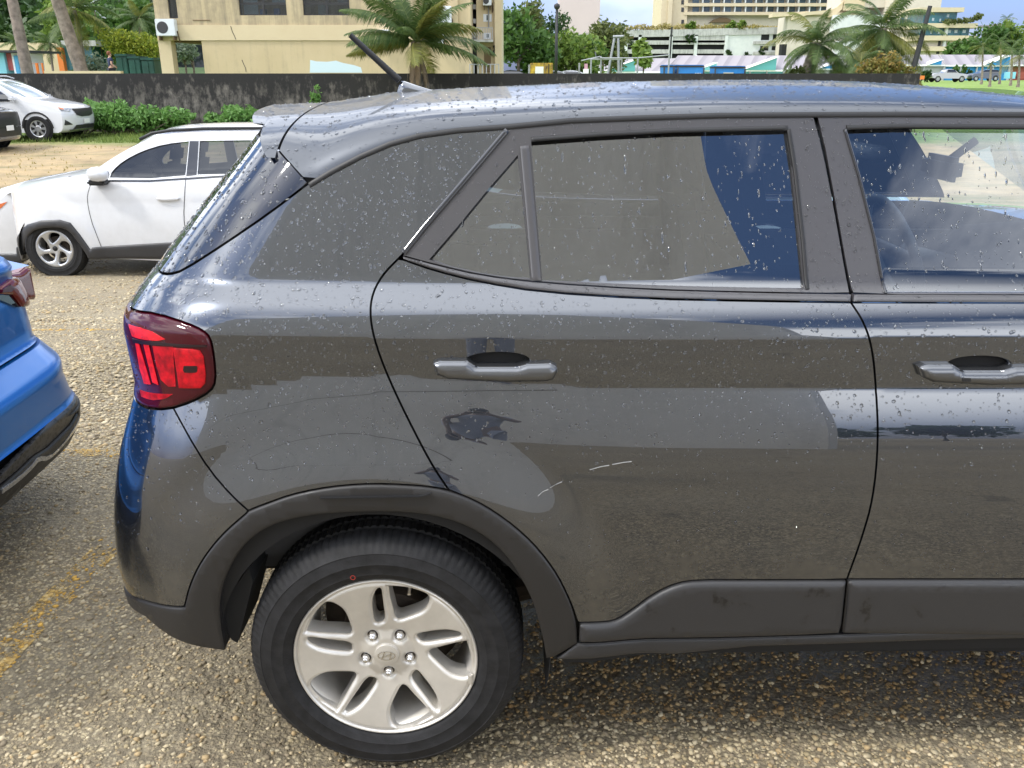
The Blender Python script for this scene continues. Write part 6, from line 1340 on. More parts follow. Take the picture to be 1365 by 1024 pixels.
# ================================================================ LEFT BACKGROUND
HILL = np.array([[(x, y, -.5+34*smooth01((y-72)/90)*smooth01((-4-x)/26+.1)*(1+.12*math.sin(x*.11)+.1*math.sin(y*.13+x*.05))) for x in np.linspace(-150, 4, 40)] for y in np.linspace(66, 200, 26)])
pmat('hill_green', (.035, .06, .02), rough=1, var=.5, vscale=.25); m_ = MB(); m_.grid(HILL); struct(m_.build('hill', 'hill_green', None, smooth=True))
def hz_(x, y): return max(0, float(-.5+34*smooth01((y-72)/90)*smooth01((-4-x)/26+.1)*(1+.12*math.sin(x*.11)+.1*math.sin(y*.13+x*.05))))
g = random.Random(21); GH = 'dark trees covering the hillside at the upper left'
for i in range(34):
    y = 78+(i % 6)*12+g.uniform(-4, 4); px = -40+(i*67 % 268)+g.uniform(-8, 8); x = at_y(px, 60, y)[0]; 
    tree('dense dark green tree in the forest on the hillside, upper left', x, y, g.uniform(6.5, 9.5), g.uniform(3.6, 5.0), g.uniform(4.5, 6.5), ['leaf_dark', 'leaf_dark', 'leaf_mid'][i % 3], 100+i, 850, .36, GH, zb=hz_(x, y)-.3)
for i, (px, py, Y, r, mt, lab) in enumerate([(120, 40, 66, 2.2, 'leaf_light', 'pale green shrub on the bank behind the leaning palm trunk'), (158, 30, 64, 3.4, 'leaf_mid', 'round mid-green tree above the yellow shrub, left of the building'), (185, 24, 66, 2.6, 'leaf_grey', 'greyish flowering tree next to the beige pillar'), (100, 32, 70, 2.4, 'leaf_light', 'light green tree behind the thin palm trunk'), (190, 40, 62, 2.6, 'leaf_mid', 'rounded green tree between the grey tree and yellow shrub')]):
    q = at_y(px, py, Y); tree(lab, q[0], Y, q[2]+r*.9, r*1.25, r*1.9, mt, 150+i, 1300, .24)
yb = [at_y(px, py, 50) for px, py in ((150, 52), (168, 56), (186, 58), (200, 66), (178, 70), (160, 64), (208, 78))]
bush('sprawling yellow-green shrub tree leaning over the green bins', yb[2][0], 50, [(p[0]-yb[2][0], 0, p[2], 1.1, .9, .62) for p in yb], 5200, .085, 'leaf_yellow', 160)
q = at_y(122, 76, 52); bush('variegated white-green shrub above the trimmed hedge', q[0], 52, [(0, 0, 1.9, .9, .6, .7), (.7, 0, 1.6, .7, .6, .6), (-.6, 0, 1.5, .7, .6, .6)], 1100, .11, 'leaf_grey', 161)
q0, q1 = at_y(84, 90, 46)[0], at_y(142, 90, 46)[0]; bush('trimmed green hedge behind the leaning palm trunk', (q0+q1)/2, 46, [((q1-q0)*(k/8-.5), 0, .98+.1*math.sin(k*2.1), .42, .5, .62) for k in range(9)], 2600, .08, 'leaf_mid', 162, name='hedge')
def ppx(px, py, Y): return tuple(at_y(px, py, Y))
palm('tall leaning palm trunk crossing the hedge at the upper left', (at_y(120, 96, 38)[0], 38, 0), ppx(40, -110, 38), 2.6, 8, nf=16, r0=.30, r1=.20, bend=-.1)
palm('slender palm with curved trunk behind the leaning one', (at_y(111, 72, 50)[0], 50, .6), ppx(99, 14, 50), 2.7, 9, nf=20, r0=.13, r1=.10, yel=.4, nleaf=32)
palm('dark palm trunk nearest the left edge, in front of the kiosk', (at_y(38, 98, 31)[0], 31, 0), ppx(-8, -110, 31), 2.2, 10, nf=12, r0=.22, r1=.14, nleaf=30)
palm('small feathery palm in front of the beige retaining wall', (at_y(68, 85, 56)[0], 56, 0), ppx(66, 57, 56), 1.6, 11, nf=16, r0=.08, r1=.06, nleaf=26, yel=0)
palm('small palm with short fronds right of the nearest dark trunk', (at_y(24, 80, 58)[0], 58, 0), ppx(22, 56, 58), 1.3, 12, nf=13, r0=.08, r1=.06, nleaf=24, yel=0)
palm('silvery bushy palm on the slope left of the building', (at_y(186, 46, 60)[0], 60, 2.5), ppx(186, 24, 60), 2.0, 13, nf=18, r0=.12, r1=.1, nleaf=30, yel=.2)
RWY = 62; m_ = MB(); bxp(m_, -40, 57, 83, 100, RWY, .4); tag(m_.build('retaining_wall', 'cream_plaster'), 'plain beige retaining wall at the foot of the wooded hill', 'wall')
gs_ = thing('guard_building', 'low dark building with pale fascia and orange pier beside the retaining wall', 'building', (at_y(103, 80, 60)[0], 60, 0), world=True)
m_ = MB(); bxp(m_, 82, 54, 128, 61.5, 60, 3); m_.build('fascia', 'grey_concrete', gs_); m_ = MB(); bxp(m_, 90, 61.8, 127, 98, 60.6, 2); m_.build('wall', 'teal_glass', gs_); m_ = MB(); bxp(m_, 80, 63.5, 87, 98, 60.2, .5); m_.build('pier', 'orange_paint', gs_)
kk = thing('kiosk', 'colourful market kiosk with flat dark roof at the left edge', 'kiosk', (at_y(12, 90, 44)[0], 44, 0), world=True)
m_ = MB(); bxp(m_, -30, 67, 35, 70, 44, 3, .5); m_.build('roof', 'window_frame_dark', kk); m_ = MB(); bxp(m_, -30, 70.5, 10, 100, 44, 2.5); m_.build('wall', 'aqua', kk); m_ = MB(); bxp(m_, 10, 71, 19, 94, 44.2, .1); m_.build('poster', 'kiosk_red', kk); m_ = MB(); bxp(m_, 20, 71, 30, 100, 44.1, 2.3); m_.build('panel', 'white_cloth', kk); m_ = MB(); bxp(m_, 22, 74, 27, 98, 44, .09); m_.build('panel_stripe', 'kiosk_blue', kk)
sp_ = [(1.9, .3), (2.1, .45), (2.1, .75), (1.5, .92), (.9, .98), (.2, 1.38), (-.9, 1.42), (-1.7, 1.02), (-2.1, .95), (-2.1, .4), (-1.9, .3), (0, .28)]; sw_ = [[(.7, .98), (.15, 1.3), (-.85, 1.32), (-1.35, 1.0)]]
for (px, Y, mt, lab) in ((58, 50, 'navy_paint', 'grey-blue sedan behind the orange bollards at the left'), (86, 56, 'black_paint', 'dark sedan parked below the beige retaining wall')): Car('sedan', lab, (at_y(px, 90, Y)[0], Y, .05), 0, sp_, 1.75, mt, .95, 1.42, .25, windows=sw_, wheels=(1.3, -1.3), wr=.31)
m_ = MB(); q = at_y(49, 92, 43)
for i, (px, lab) in enumerate(((46, 'orange metal hoop bollard right of the dark palm trunk'), (54, 'orange metal hoop bollard nearest the hedge'))):
    q = at_y(px, 92, 42); m_ = MB(); m_.tube([(q[0]-.12, 42, -.1), (q[0]-.12, 42, 1.95), (q[0]+.12, 42, 1.95), (q[0]+.12, 42, -.1)], .05, 8); tag(m_.build('bollard', 'orange_paint'), lab, 'bollard', 'orange hoop bollards')
for i, (x0, y0, x1, y1, Y, lab) in enumerate(((135, 3, 131, 45, 62, 'solar street lamp with white panel, rising over the shrubs'), (86, 15, 96, 70, 58, 'slim white street lamp behind the leaning palm trunk'), (129, 40, 131, 62, 66, 'small white street lamp above the guard building'))):
    t = thing('street_lamp', lab, 'street lamp', (at_y(x1, y1, Y)[0], Y, 0), 0, 'street lamps at the upper left', ); zt_ = at_y(x0, y0, Y)[2]; m_ = MB(); m_.tube([(0, 0, 0), (0, 0, zt_)], [.09, .05], 8); m_.build('pole', 'steel_grey' if i else 'bark', t); m_ = MB(); m_.box(-.55, .55, -.25, .25, zt_-.05, zt_+.02); 
    V = m_.V; m_.V = [(v[0], v[1], v[2]+v[0]*.45) for v in V]; m_.build('solar_panel', 'ac_white', t); m_ = MB(); m_.tube([(0, 0, zt_-.5), (.4, 0, zt_-.9), (.7, 0, zt_-1.0)], .05, 6); m_.build('lamp_arm', 'ac_white', t)
GBN = 'dark green waste containers behind the black wall'
for i, (x0, x1, y0, lab) in enumerate(((156, 172, 72, 'tallest dark green waste container, left one of the row'), (172, 189, 75, 'dark green waste container with pale rail, middle of the row'), (189, 207, 77, 'dark green waste container nearest the beige pillar'))):
    t = thing('waste_container', lab, 'container', (at_y((x0+x1)/2, 98, 40)[0], 40, 0), 0, GBN, world=True); m_ = MB(); a, c = at_y(x0, 96, 40)[0], at_y(x1, 96, 40)[0]; zt_ = at_y(x0, y0, 40)[2]; m_.box(a+.02, c-.02, 40, 41, 0, zt_-.12, .03); m_.build('body', 'bin_green', t); m_ = MB(); m_.box(a, c, 39.95, 41.02, zt_-.11, zt_, .02); m_.build('lid', 'bin_green', t)
    m_ = MB(); m_.box((a+c)/2-.03, (a+c)/2+.03, 39.97, 39.998, .1, zt_-.15); m_.build('rib', 'bin_green', t)
m_ = MB(); m_.tube([at_y(172, 76.5, 39.7), at_y(195, 76.5, 39.7)], .03, 6); 
kb = MB(); a, c = at_y(58, 93, 36.5), at_y(160, 92, 36.5); kb.box(a[0], c[0], 36.5, 36.8, .6, a[2]-.05); tag(kb.build('kerb_wall', 'cream_plaster'), 'low pale kerb wall just behind the black wall at the left', 'wall')
# person in navy beside the bins
def person(label, loc, rz, joints, shirt, trousers, hair, skin_='skin', extra=None, group=None):
    """continuous body grown round a skeleton; clothes and hair are its children"""
    def skin(name, nodes, edges, mat, parent=None, sub=2):
        me = bpy.data.meshes.new(name); keys = list(nodes); me.from_pydata([nodes[k][0] for k in keys], [(keys.index(a), keys.index(b)) for a, b in edges], []); o = bpy.data.objects.new(name, me); COL.objects.link(o)
        md = o.modifiers.new('skin', 'SKIN'); 
        if not me.skin_vertices: me.skin_vertices.new()
        for i, k in enumerate(keys): me.skin_vertices[0].data[i].radius = nodes[k][1]; me.skin_vertices[0].data[i].use_root = (i == 0)
        s_ = o.modifiers.new('sub', 'SUBSURF'); s_.levels = s_.render_levels = sub; md.use_smooth_shade = True
        dg = bpy.context.evaluated_depsgraph_get(); m2 = bpy.data.meshes.new_from_object(o.evaluated_get(dg)); o.modifiers.clear(); o.data = m2; m2.materials.clear(); m2.materials.append(MATS[mat]); m2.polygons.foreach_set('use_smooth', [True]*len(m2.polygons)); o.parent = parent; return o
    J = joints
    nodes = {'pel': (J['pel'], (.15, .11)), 'wai': (J['wai'], (.13, .10)), 'che': (J['che'], (.165, .11)), 'nk': (J['nk'], (.055, .055)), 'hd0': (J['hd0'], (.062, .075)), 'hd1': (J['hd1'], (.076, .095)), 'hd2': (J['hd2'], (.06, .075))}
    ed = [('pel', 'wai'), ('wai', 'che'), ('che', 'nk'), ('nk', 'hd0'), ('hd0', 'hd1'), ('hd1', 'hd2')]
    for s in 'LR':
        nodes.update({'sh'+s: (J['sh'+s], (.062, .062)), 'el'+s: (J['el'+s], (.045, .045)), 'wr'+s: (J['wr'+s], (.03, .034)), 'pa'+s: (J['pa'+s], (.03, .042)), 'hp'+s: (J['hp'+s], (.095, .095)), 'kn'+s: (J['kn'+s], (.062, .066)), 'an'+s: (J['an'+s], (.042, .046)), 'to'+s: (J['to'+s], (.04, .03))})
        ed += [('che', 'sh'+s), ('sh'+s, 'el'+s), ('el'+s, 'wr'+s), ('wr'+s, 'pa'+s), ('pel', 'hp'+s), ('hp'+s, 'kn'+s), ('kn'+s, 'an'+s), ('an'+s, 'to'+s)]
        pv, wv_ = Vector(J['pa'+s]), Vector(J['wr'+s]); d = (pv-wv_).normalized(); side = d.cross(Vector((0, 0, 1))); side = side.normalized() if side.length > .1 else Vector((1, 0, 0)); nr = side.cross(d)
        for k, (o_, l_) in enumerate(((-.03, .062), (-.01, .075), (.01, .07), (.03, .055))):
            a = pv+side*o_+d*.03; b_ = a+d*l_*.55-nr*.008; c = b_+d*l_*.4-nr*.03
            for nm, p, r in ((f'f{s}{k}a', a, .0095), (f'f{s}{k}b', b_, .0085), (f'f{s}{k}c', c, .007)): nodes[nm] = (p[:], (r, r))
            ed += [('pa'+s, f'f{s}{k}a'), (f'f{s}{k}a', f'f{s}{k}b'), (f'f{s}{k}b', f'f{s}{k}c')]
        th = pv-d*.02+side*(.035 if s == 'L' else -.035); t2 = th+d*.045+side*(.022 if s == 'L' else -.022)
        nodes[f't{s}a'] = (th[:], (.011, .011)); nodes[f't{s}b'] = (t2[:], (.009, .009)); ed += [('pa'+s, f't{s}a'), (f't{s}a', f't{s}b')]
    b = skin('person', nodes, ed, skin_); b.location = loc; b.rotation_euler = (0, 0, rz); tag(b, label, 'person', group)
    f_ = lambda k, r: (J[k], r)
    sn = {'wai': f_('pel', (.165, .125)), 'w2': f_('wai', (.15, .12)), 'che': f_('che', (.18, .125)), 'nk': (tuple(Vector(J['che']).lerp(Vector(J['nk']), .75)), (.075, .075))}; se = [('wai', 'w2'), ('w2', 'che'), ('che', 'nk')]
    for s in 'LR': sn['sh'+s] = f_('sh'+s, (.078, .078)); sn['me'+s] = (tuple(Vector(J['sh'+s]).lerp(Vector(J['el'+s]), .6)), (.064, .064)); se += [('che', 'sh'+s), ('sh'+s, 'me'+s)]
    skin('shirt', sn, se, shirt, b)
    tn = {'pel': f_('pel', (.162, .12))}; te = []
    for s in 'LR': tn['hp'+s] = f_('hp'+s, (.108, .108)); tn['kn'+s] = f_('kn'+s, (.078, .08)); tn['an'+s] = f_('an'+s, (.06, .062)); te += [('pel', 'hp'+s), ('hp'+s, 'kn'+s), ('kn'+s, 'an'+s)]
    skin('trousers', tn, te, trousers, b)
    hv = Vector(J['hd1']); bk_ = (Vector(J['hd1'])-Vector(J['face'])).normalized()*.03
    m_ = MB(); 
    for i in range(9):
        pass
    bm = bmesh.new(); bmesh.ops.create_uvsphere(bm, u_segments=16, v_segments=10, radius=1)
    for v in bm.verts: v.co = Vector((v.co.x*.09, v.co.y*.108, v.co.z*.11))+hv+bk_+Vector((0, 0, .035))
    me = bpy.data.meshes.new('hair'); bm.to_mesh(me); bm.free(); me.polygons.foreach_set('use_smooth', [True]*len(me.polygons)); link('hair', me, hair, b)
    fc = (Vector(J['face'])-hv).normalized(); sdv = fc.cross(Vector((0, 0, 1))).normalized()
    for sg in (-1, 1):
        bm = bmesh.new(); bmesh.ops.create_uvsphere(bm, u_segments=8, v_segments=6, radius=.011); 
        for v in bm.verts: v.co += hv+fc*.088+sdv*.03*sg+Vector((0, 0, .0))
        me = bpy.data.meshes.new('eye'); bm.to_mesh(me); bm.free(); link('eye', me, 'gloss_black', b)
        bm = bmesh.new(); bmesh.ops.create_uvsphere(bm, u_segments=8, v_segments=6, radius=.022)
        for v in bm.verts: v.co = Vector((v.co.x*.5, v.co.y, v.co.z*1.4))+hv+sdv*.083*sg+Vector((0, 0, -.01))
        me = bpy.data.meshes.new('ear'); bm.to_mesh(me); bm.free(); link('ear', me, 'skin', b)
    m_ = MB(); m_.tube([hv+fc*.085+Vector((0, 0, .0)), hv+fc*.112+Vector((0, 0, -.035)), hv+fc*.085+Vector((0, 0, -.04))], [.008, .014, .012], 8); m_.build('nose', 'skin', b, smooth=True)
    m_ = MB(); m_.tube([hv+fc*.088-sdv*.022+Vector((0, 0, -.062)), hv+fc*.094+Vector((0, 0, -.064)), hv+fc*.088+sdv*.022+Vector((0, 0, -.062))], .006, 6); m_.build('mouth', 'lamp_brown', b, smooth=True)
    for s in 'LR':
        a, c = Vector(J['an'+s]), Vector(J['to'+s]); m_ = MB(); m_.tube([a+Vector((0, 0, -.05)), a.lerp(c, .5)+Vector((0, 0, -.045)), c+Vector((0, 0, -.012))], [.055, .052, .04], 10); m_.build('shoe', 'hair_black', b, smooth=True)
    return b
def base_joints(): return dict(pel=(0, 0, .95), wai=(0, 0, 1.12), che=(0, 0, 1.34), nk=(0, 0, 1.47), hd0=(0, -.01, 1.54), hd1=(0, -.015, 1.61), hd2=(0, 0, 1.68), face=(0, -.1, 1.60), shL=(.19, 0, 1.40), elL=(.25, 0, 1.12), wrL=(.24, -.08, .88), paL=(.24, -.10, .80), shR=(-.19, 0, 1.40), elR=(-.25, 0, 1.12), wrR=(-.24, -.08, .88), paR=(-.24, -.10, .80), hpL=(.10, 0, .88), knL=(.11, -.02, .48), anL=(.11, 0, .09), toL=(.12, -.15, .05), hpR=(-.10, 0, .88), knR=(-.11, -.02, .48), anR=(-.11, 0, .09), toR=(-.12, -.15, .05))
m_ = MB(); m_.box(-27, -17, 42.5, 46, -.3, .78); struct(m_.build('pavement', 'grey_concrete'))
J = base_joints(); q = at_y(149, 96, 44); J.update(elR=(-.26, .05, 1.14), wrR=(-.16, -.16, 1.02), paR=(-.12, -.22, .99))
person('person in a navy shirt with reddish hair standing beside the green containers', (q[0], 44, .78), 2.3, J, 'navy_cloth', 'dark_trousers', 'hair_brown')
J = base_joints(); J.update(elL=(.30, .10, 1.26), wrL=(.10, .25, 1.47), paL=(.06, .285, 1.52), elR=(-.30, .10, 1.26), wrR=(-.10, .25, 1.47), paR=(-.06, .285, 1.52), face=(0, .1, 1.6), hd1=(0, .015, 1.61), hd0=(0, .01, 1.54), toL=(.12, .15, .05), toR=(-.12, .15, .05), knL=(.11, .02, .48), knR=(-.11, .02, .48))
person('photographer in dark clothes holding up a phone, mirrored in the rear door', (-.22, -3.5, 0), 0, J, 'denim_cloth', 'denim_cloth', 'hair_black', 'skin_dark').scale = (.92, .92, .93)
m_ = MB(); m_.box(-.285, -.135, -3.232, -3.224, 1.395, 1.475, .003); tag(m_.build('phone', 'gloss_black'), 'black phone held up in both hands by the photographer', 'phone')

# ================================================================ FAR BACKGROUND
for i, (px, py, Y, r, mt, lab) in enumerate([(690, 62, 62, 2.5, 'leaf_mid', 'round dark green tree right of the beige building'), (706, 38, 66, 2.0, 'leaf_olive', 'yellow-green tree top above the round dark tree'), (722, 70, 64, 1.5, 'leaf_mid', 'dark green bush tree beside the yellow container'), (757, 74, 68, 2.2, 'leaf_light', 'bright green tree right of the black lamp post'), (776, 72, 70, 1.6, 'leaf_mid', 'small green tree behind the grey fence posts'), (803, 58, 80, 2.2, 'leaf_olive', 'olive green tree in front of the concrete ramp end'), (815, 62, 84, 2.0, 'leaf_olive', 'drooping olive tree at the left end of the parking structure'), (858, 72, 110, 1.7, 'leaf_light', 'small bright green tree in front of the parking structure'), (742, 38, 170, 4.0, 'leaf_dark', 'dark conical tree above the concrete ramp')]):
    q = at_y(px, py, Y); s = 1; tree(lab, q[0], Y, q[2]+r*1.0, r*1.15, max(r*2.0, 2.0), mt, 300+i, 2200 if Y < 100 else 900, .2 if Y < 100 else .35, zb=0)
q = at_y(741, 97, 56); zt_ = at_y(741, 6, 56)[2]; t = thing('lamp_post', 'slim black lamp post with small globe top in front of the pale tower', 'lamp post', (q[0], 56, 0)); m_ = MB(); m_.tube([(0, 0, 0), (0, 0, zt_)], [.11, .075], 10); m_.build('pole', 'black_pole', t, smooth=True); m_ = MB(); m_.lathe([(.06, -.3), (.16, -.22), (.19, -.1), (.16, 0), (.05, .06), (0, .08)], (0, 0, zt_), 'z', 14); m_.build('lamp_head', 'black_pole', t, smooth=True)
TP = thing('tower_block', 'pale pink windowless tower rising far behind the trees', 'tower', (at_y(775, 60, 420)[0], 420, 0), world=True); m_ = MB(); bxp(m_, 744, -60, 797, 100, 420, 16); m_.build('wall', 'pink_tower', TP); m_ = MB(); bxp(m_, 796.9, 36, 800, 100, 421, 10); m_.build('side_pier', 'pink_tower', TP)
cyl = MB(); a = at_y(744, 60, 420); 
RA = thing('concrete_ramp', 'weathered concrete vehicle ramp running behind the green trees', 'ramp', (at_y(770, 55, 190)[0], 190, 0), world=True)
def strip3(mb, pts, h, Y, dep): 
    q = [at_y(px, py, Y) for px, py in pts]; poly = [(p[0], p[2]) for p in q]+[(p[0], p[2]-h) for p in q[::-1]]; mb.prism(poly, 'y', Y, Y+dep)
m_ = MB(); strip3(m_, [(700, 55), (730, 50), (765, 46.5), (800, 43.5), (845, 41)], 1.0, 190, 5); m_.build('parapet', 'grey_concrete', RA); m_ = MB(); strip3(m_, [(700, 60), (730, 55.5), (765, 52), (800, 49), (845, 46)], .7, 190.4, 5); m_.build('deck', 'soffit_brown', RA)
m_ = MB()
strip3(m_, [(720, 62), (760, 57.5), (800, 54)], .8, 194, 2); m_.build('lower_parapet', 'hotel_light', RA)
# parking structure
PY = 285; PS = thing('parking_structure', 'weathered multi-storey parking structure with dark open decks below the hotel', 'parking garage', (at_y(950, 90, PY)[0], PY, 0), world=True)
m_ = MB(); strip3(m_, [(795, 41), (900, 39.5), (960, 38), (1045, 36)], 2.0, PY, 22); m_.build('roof_parapet', 'grey_concrete', PS)
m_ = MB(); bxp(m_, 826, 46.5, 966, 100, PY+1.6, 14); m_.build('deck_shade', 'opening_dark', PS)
for x0, x1, y0, y1 in ((892, 966, 46.3, 57), (826, 966, 54, 59.5), (826, 972, 66, 71.5), (826, 972, 77.5, 84)):
    m_ = MB(); bxp(m_, x0, y0, x1, y1, PY+.2, 1.2); m_.build('deck_parapet', 'grey_concrete', PS)
for x in (833, 851, 892, 925, 965): m_ = MB(); bxp(m_, x-2, 46.5, x+2, 100, PY, 1.0); m_.build('column', 'white_concrete', PS)
m_ = MB(); bxp(m_, 967, 43.5, 1010, 100, PY+.3, 8); m_.build('stair_wall', 'white_concrete', PS)
m_ = MB(); bxp(m_, 1009, 43.5, 1042, 100, PY+.5, 8); m_.build('side_wall', 'white_concrete', PS)
for x0, x1, y0, y1 in ((1010, 1025, 43.5, 53.5), (1030, 1040, 46, 53), (1008, 1024, 61.5, 67.5), (1028.5, 1035, 61.5, 67)): m_ = MB(); bxp(m_, x0, y0, x1, y1, PY+.45, .1); m_.build('opening', 'opening_dark', PS)
for x0, x1, y0, y1 in ((1004, 1042, 55, 59), (1004, 1040, 69, 73)): m_ = MB(); bxp(m_, x0, y0, x1, y1, PY-.2, .7); m_.build('planter', 'grey_concrete', PS)
g = random.Random(4)
bl = [(at_y(px, 38, PY)[0]-at_y(950, 38, PY)[0], g.uniform(0, 3), at_y(px, 37.5+.0*px, PY)[2]+g.uniform(-.2, .7), 2.4, 1, .9) for px in range(836, 1045, 7)]
t = thing('roof_grass', 'dry yellow grass growing along the roof of the parking structure', 'grass', (at_y(950, 38, PY)[0], PY, 0)); leafcloud('blades', bl, 2600, .45, 'grass_dry', t, 71, .3)
g2_ = random.Random(8)
for i, (px, py, lab) in enumerate(((918, 50, 'scrubby plant hanging on the garage facade, upper left one'), (925, 50, 'scrubby plant hanging on the garage facade, upper right one'), (972, 70, 'small palm-like plant at the right end of the garage decks'), (997, 73, 'small shrub at the foot of the white garage wall'), (1016, 69, 'hanging plant on the planter of the white garage wall'), (840, 54, 'creeper on the left upper deck of the garage'))):
    q = at_y(px, py, PY-.4); bush(lab, q[0], PY-.4, [(0, 0, 0, 1.1, .5, .9), (.5, 0, -.9, .7, .4, .8), (-.6, 0, .3, .6, .4, .5)], 160, .35, 'leaf_dark', 80+i, None, zb=q[2], name='plant')
for i, (px, lab) in enumerate(((921, 'spiky palm plant on the garage roof, left one'), (975, 'spiky palm plant on the garage roof, middle one'), (988, 'spiky palm plant on the garage roof, right one'))):
    q = at_y(px, 37, PY); bush(lab, q[0], PY+.5, [(0, 0, .9, 1.6, 1, .9), (.5, 0, 1.8, 1.0, .8, .7)], 260, .5, 'leaf_light', 90+i, None, zb=q[2]-.4, name='plant')
m_ = MB(); q = at_y(892, 97, 250); m_.tube([(q[0], 250, 0), (q[0], 250, at_y(892, 36, 250)[2])], .25, 8); tag(m_.build('dark_pole', 'black_pole'), 'tall dark pole standing before the parking structure', 'pole')
# hotel above
HY = 320; HT = thing('hotel', 'large beige hotel with rows of balconies above the parking structure', 'hotel', (at_y(980, 60, HY)[0], HY, 0), world=True)
m_ = MB(); bxp(m_, 877, -70, 911, 100, HY, 20); m_.build('tower_wall', 'hotel_beige', HT); m_ = MB(); bxp(m_, 886, -70, 891, 100, HY-1.2, 1.1); m_.build('tower_rib', 'hotel_beige', HT)
m_ = MB(); bxp(m_, 911, -70, 1150, 100, HY+2.5, 18); m_.build('room_wall', 'hotel_light', HT)
for k, y0 in enumerate((16, 4.3, -8, -20)):
    m_ = MB(); bxp(m_, 912, y0, 1145, y0+4.2, HY-.3, 2.7); m_.build('balcony_band', 'hotel_beige', HT)
for k, y1 in enumerate((15.9, 4.0, -8.2)):
    for px in np.arange(923, 1140, 14.2):
        m_ = MB(); bxp(m_, px, y1-7.6, px+8.5, y1, HY+2.3, .15); w_ = m_.build('balcony_door', 'hotel_glass', HT)
    for px in np.arange(937, 1140, 14.2): m_ = MB(); bxp(m_, px-.6, y1-7.8, px+.6, y1, HY-.1, 2.5); m_.build('balcony_divider', 'white_concrete', HT)
for y0 in (0, 10, 26.5): m_ = MB(); bxp(m_, 908, y0, 911.5, y0+6, HY-.1, .2); m_.build('slot_window', 'window_frame_dark', HT)
m_ = MB(); q = [at_y(px, py, HY+1) for px, py in ((946, 30), (952, 26), (960, 23.5), (968, 23.5), (974, 26), (977, 30))]; m_.prism([(p[0], p[2]) for p in q], 'y', HY+1, HY+2.4); m_.build('arched_opening', 'soffit_brown', HT)
B2 = 265; HB = thing('hotel_wing', 'plain beige hotel wing of blank walls behind the coconut palms', 'hotel wing', (at_y(1150, 60, B2)[0], B2, 0), world=True)
m_ = MB(); bxp(m_, 1043, 22, 1160, 100, B2+8, 10); m_.build('low_block', 'hotel_light', HB); m_ = MB(); bxp(m_, 1180, -60, 1240, 100, B2, 18); m_.build('end_wall', 'hotel_light', HB); m_ = MB(); bxp(m_, 1124, -60, 1152, 14, B2+6, 10); m_.build('upper_block', 'cream_plaster', HB); m_ = MB(); bxp(m_, 1120, -60, 1182, 10, B2+7, 12); m_.build('stained_wall', 'hotel_light', HB)
m_ = MB(); strip3(m_, [(1030, 18), (1078, 15)], 1.0, B2+7, 4); strip3(m_, [(1056, 22.5), (1076, 16), (1120, 12)], .9, B2+6.5, 4); m_.build('eave', 'hotel_beige', HB)
m_ = MB(); strip3(m_, [(1105, 14), (1115, 10), (1124, 2), (1124, 13), (1110, 16)][:3], 2.0, B2+6, 3); m_.build('curved_buttress', 'cream_plaster', HB)
m_ = MB(); bxp(m_, 1200, 17, 1205, 32, B2-.1, .15); m_.build('slot_window', 'hotel_glass', HB)
for y0 in (32, 51, 66): m_ = MB(); bxp(m_, 1180.5, y0, 1239.5, y0+.5, B2-.06, .05); m_.build('joint', 'soffit_brown', HB)
for x0, x1, y0, y1 in ((1110, 1180, 20, 44), (1113, 1150, 55, 74)): m_ = MB(); bxp(m_, x0, y0, x1, y1, B2+4, 3); m_.build('recess_wall', 'white_concrete', HB)
m_ = MB(); bxp(m_, 1085, 72, 1115, 76, B2+4, 3); bxp(m_, 1041, 59, 1047, 80, B2+4, 3); m_.build('dark_opening', 'opening_dark', HB)
# right wing with glass storeys
C2Y = 240; CW = thing('terraced_building', 'terraced beige building with teal glass storeys at the right', 'building', (at_y(1270, 70, C2Y)[0], C2Y, 0), world=True)
for x1, y0, y1, dp in ((1285, 10, 16, 0), (1303, 31, 37, -.4), (1301, 47.5, 54, -.2), (1290, 62, 68, 0)): m_ = MB(); bxp(m_, 1225, y0, x1, y1, C2Y+dp, 14); m_.build('floor_slab', 'hotel_beige', CW)
for x0, x1, y0, y1, mt in ((1230, 1274, 16, 31, 'teal_glass'), (1232, 1291, 37, 47.5, 'teal_glass'), (1228, 1288, 54, 62, 'hotel_light'), (1228, 1288, 68, 82, 'hotel_light')): m_ = MB(); bxp(m_, x0, y0, x1, y1, C2Y+1.5, 10); m_.build('storey_wall', mt, CW)
for x0, x1, y0, y1 in ((1250, 1253.5, 54.5, 61.5), (1258, 1261, 54.5, 61.5), (1284, 1288, 54, 61), (1248, 1252, 69, 72), (1256, 1259, 69, 72), (1281, 1285, 68.5, 73)): m_ = MB(); bxp(m_, x0, y0, x1, y1, C2Y+1.4, .2); m_.build('window', 'window_frame_dark', CW)
m_ = MB(); bxp(m_, 1257, 37.5, 1260.5, 62, C2Y+.6, .8); m_.build('column', 'white_concrete', CW)
for i, (x, y, w_) in enumerate(((1242, 27, 3), (1252, 28, 2), (1262, 22, 3), (1240, 44, 2), (1250, 44, 2.5), (1263, 43, 4), (1272, 43, 4), (1283, 43, 4))): m_ = MB(); bxp(m_, x, y-3, x+w_, y+1, C2Y+1.42, .05); m_.build('pale_pane', 'curtain', CW)  # small pale panes laid over the teal glass
bl = [(at_y(px, 29, C2Y)[0]-at_y(1285, 29, C2Y)[0], 0, at_y(px, 29.5, C2Y)[2]+h, 1.2, .8, .8) for px, h in ((1262, 0), (1270, 0), (1278, .2), (1286, .3), (1294, .4), (1301, 1.0), (1304, 1.4))]; t = thing('terrace_plants', 'planting along the terrace edge of the glass building', 'plants', (at_y(1285, 29, C2Y)[0], C2Y, 0)); leafcloud('foliage', bl, 700, .4, 'leaf_olive', t, 72)
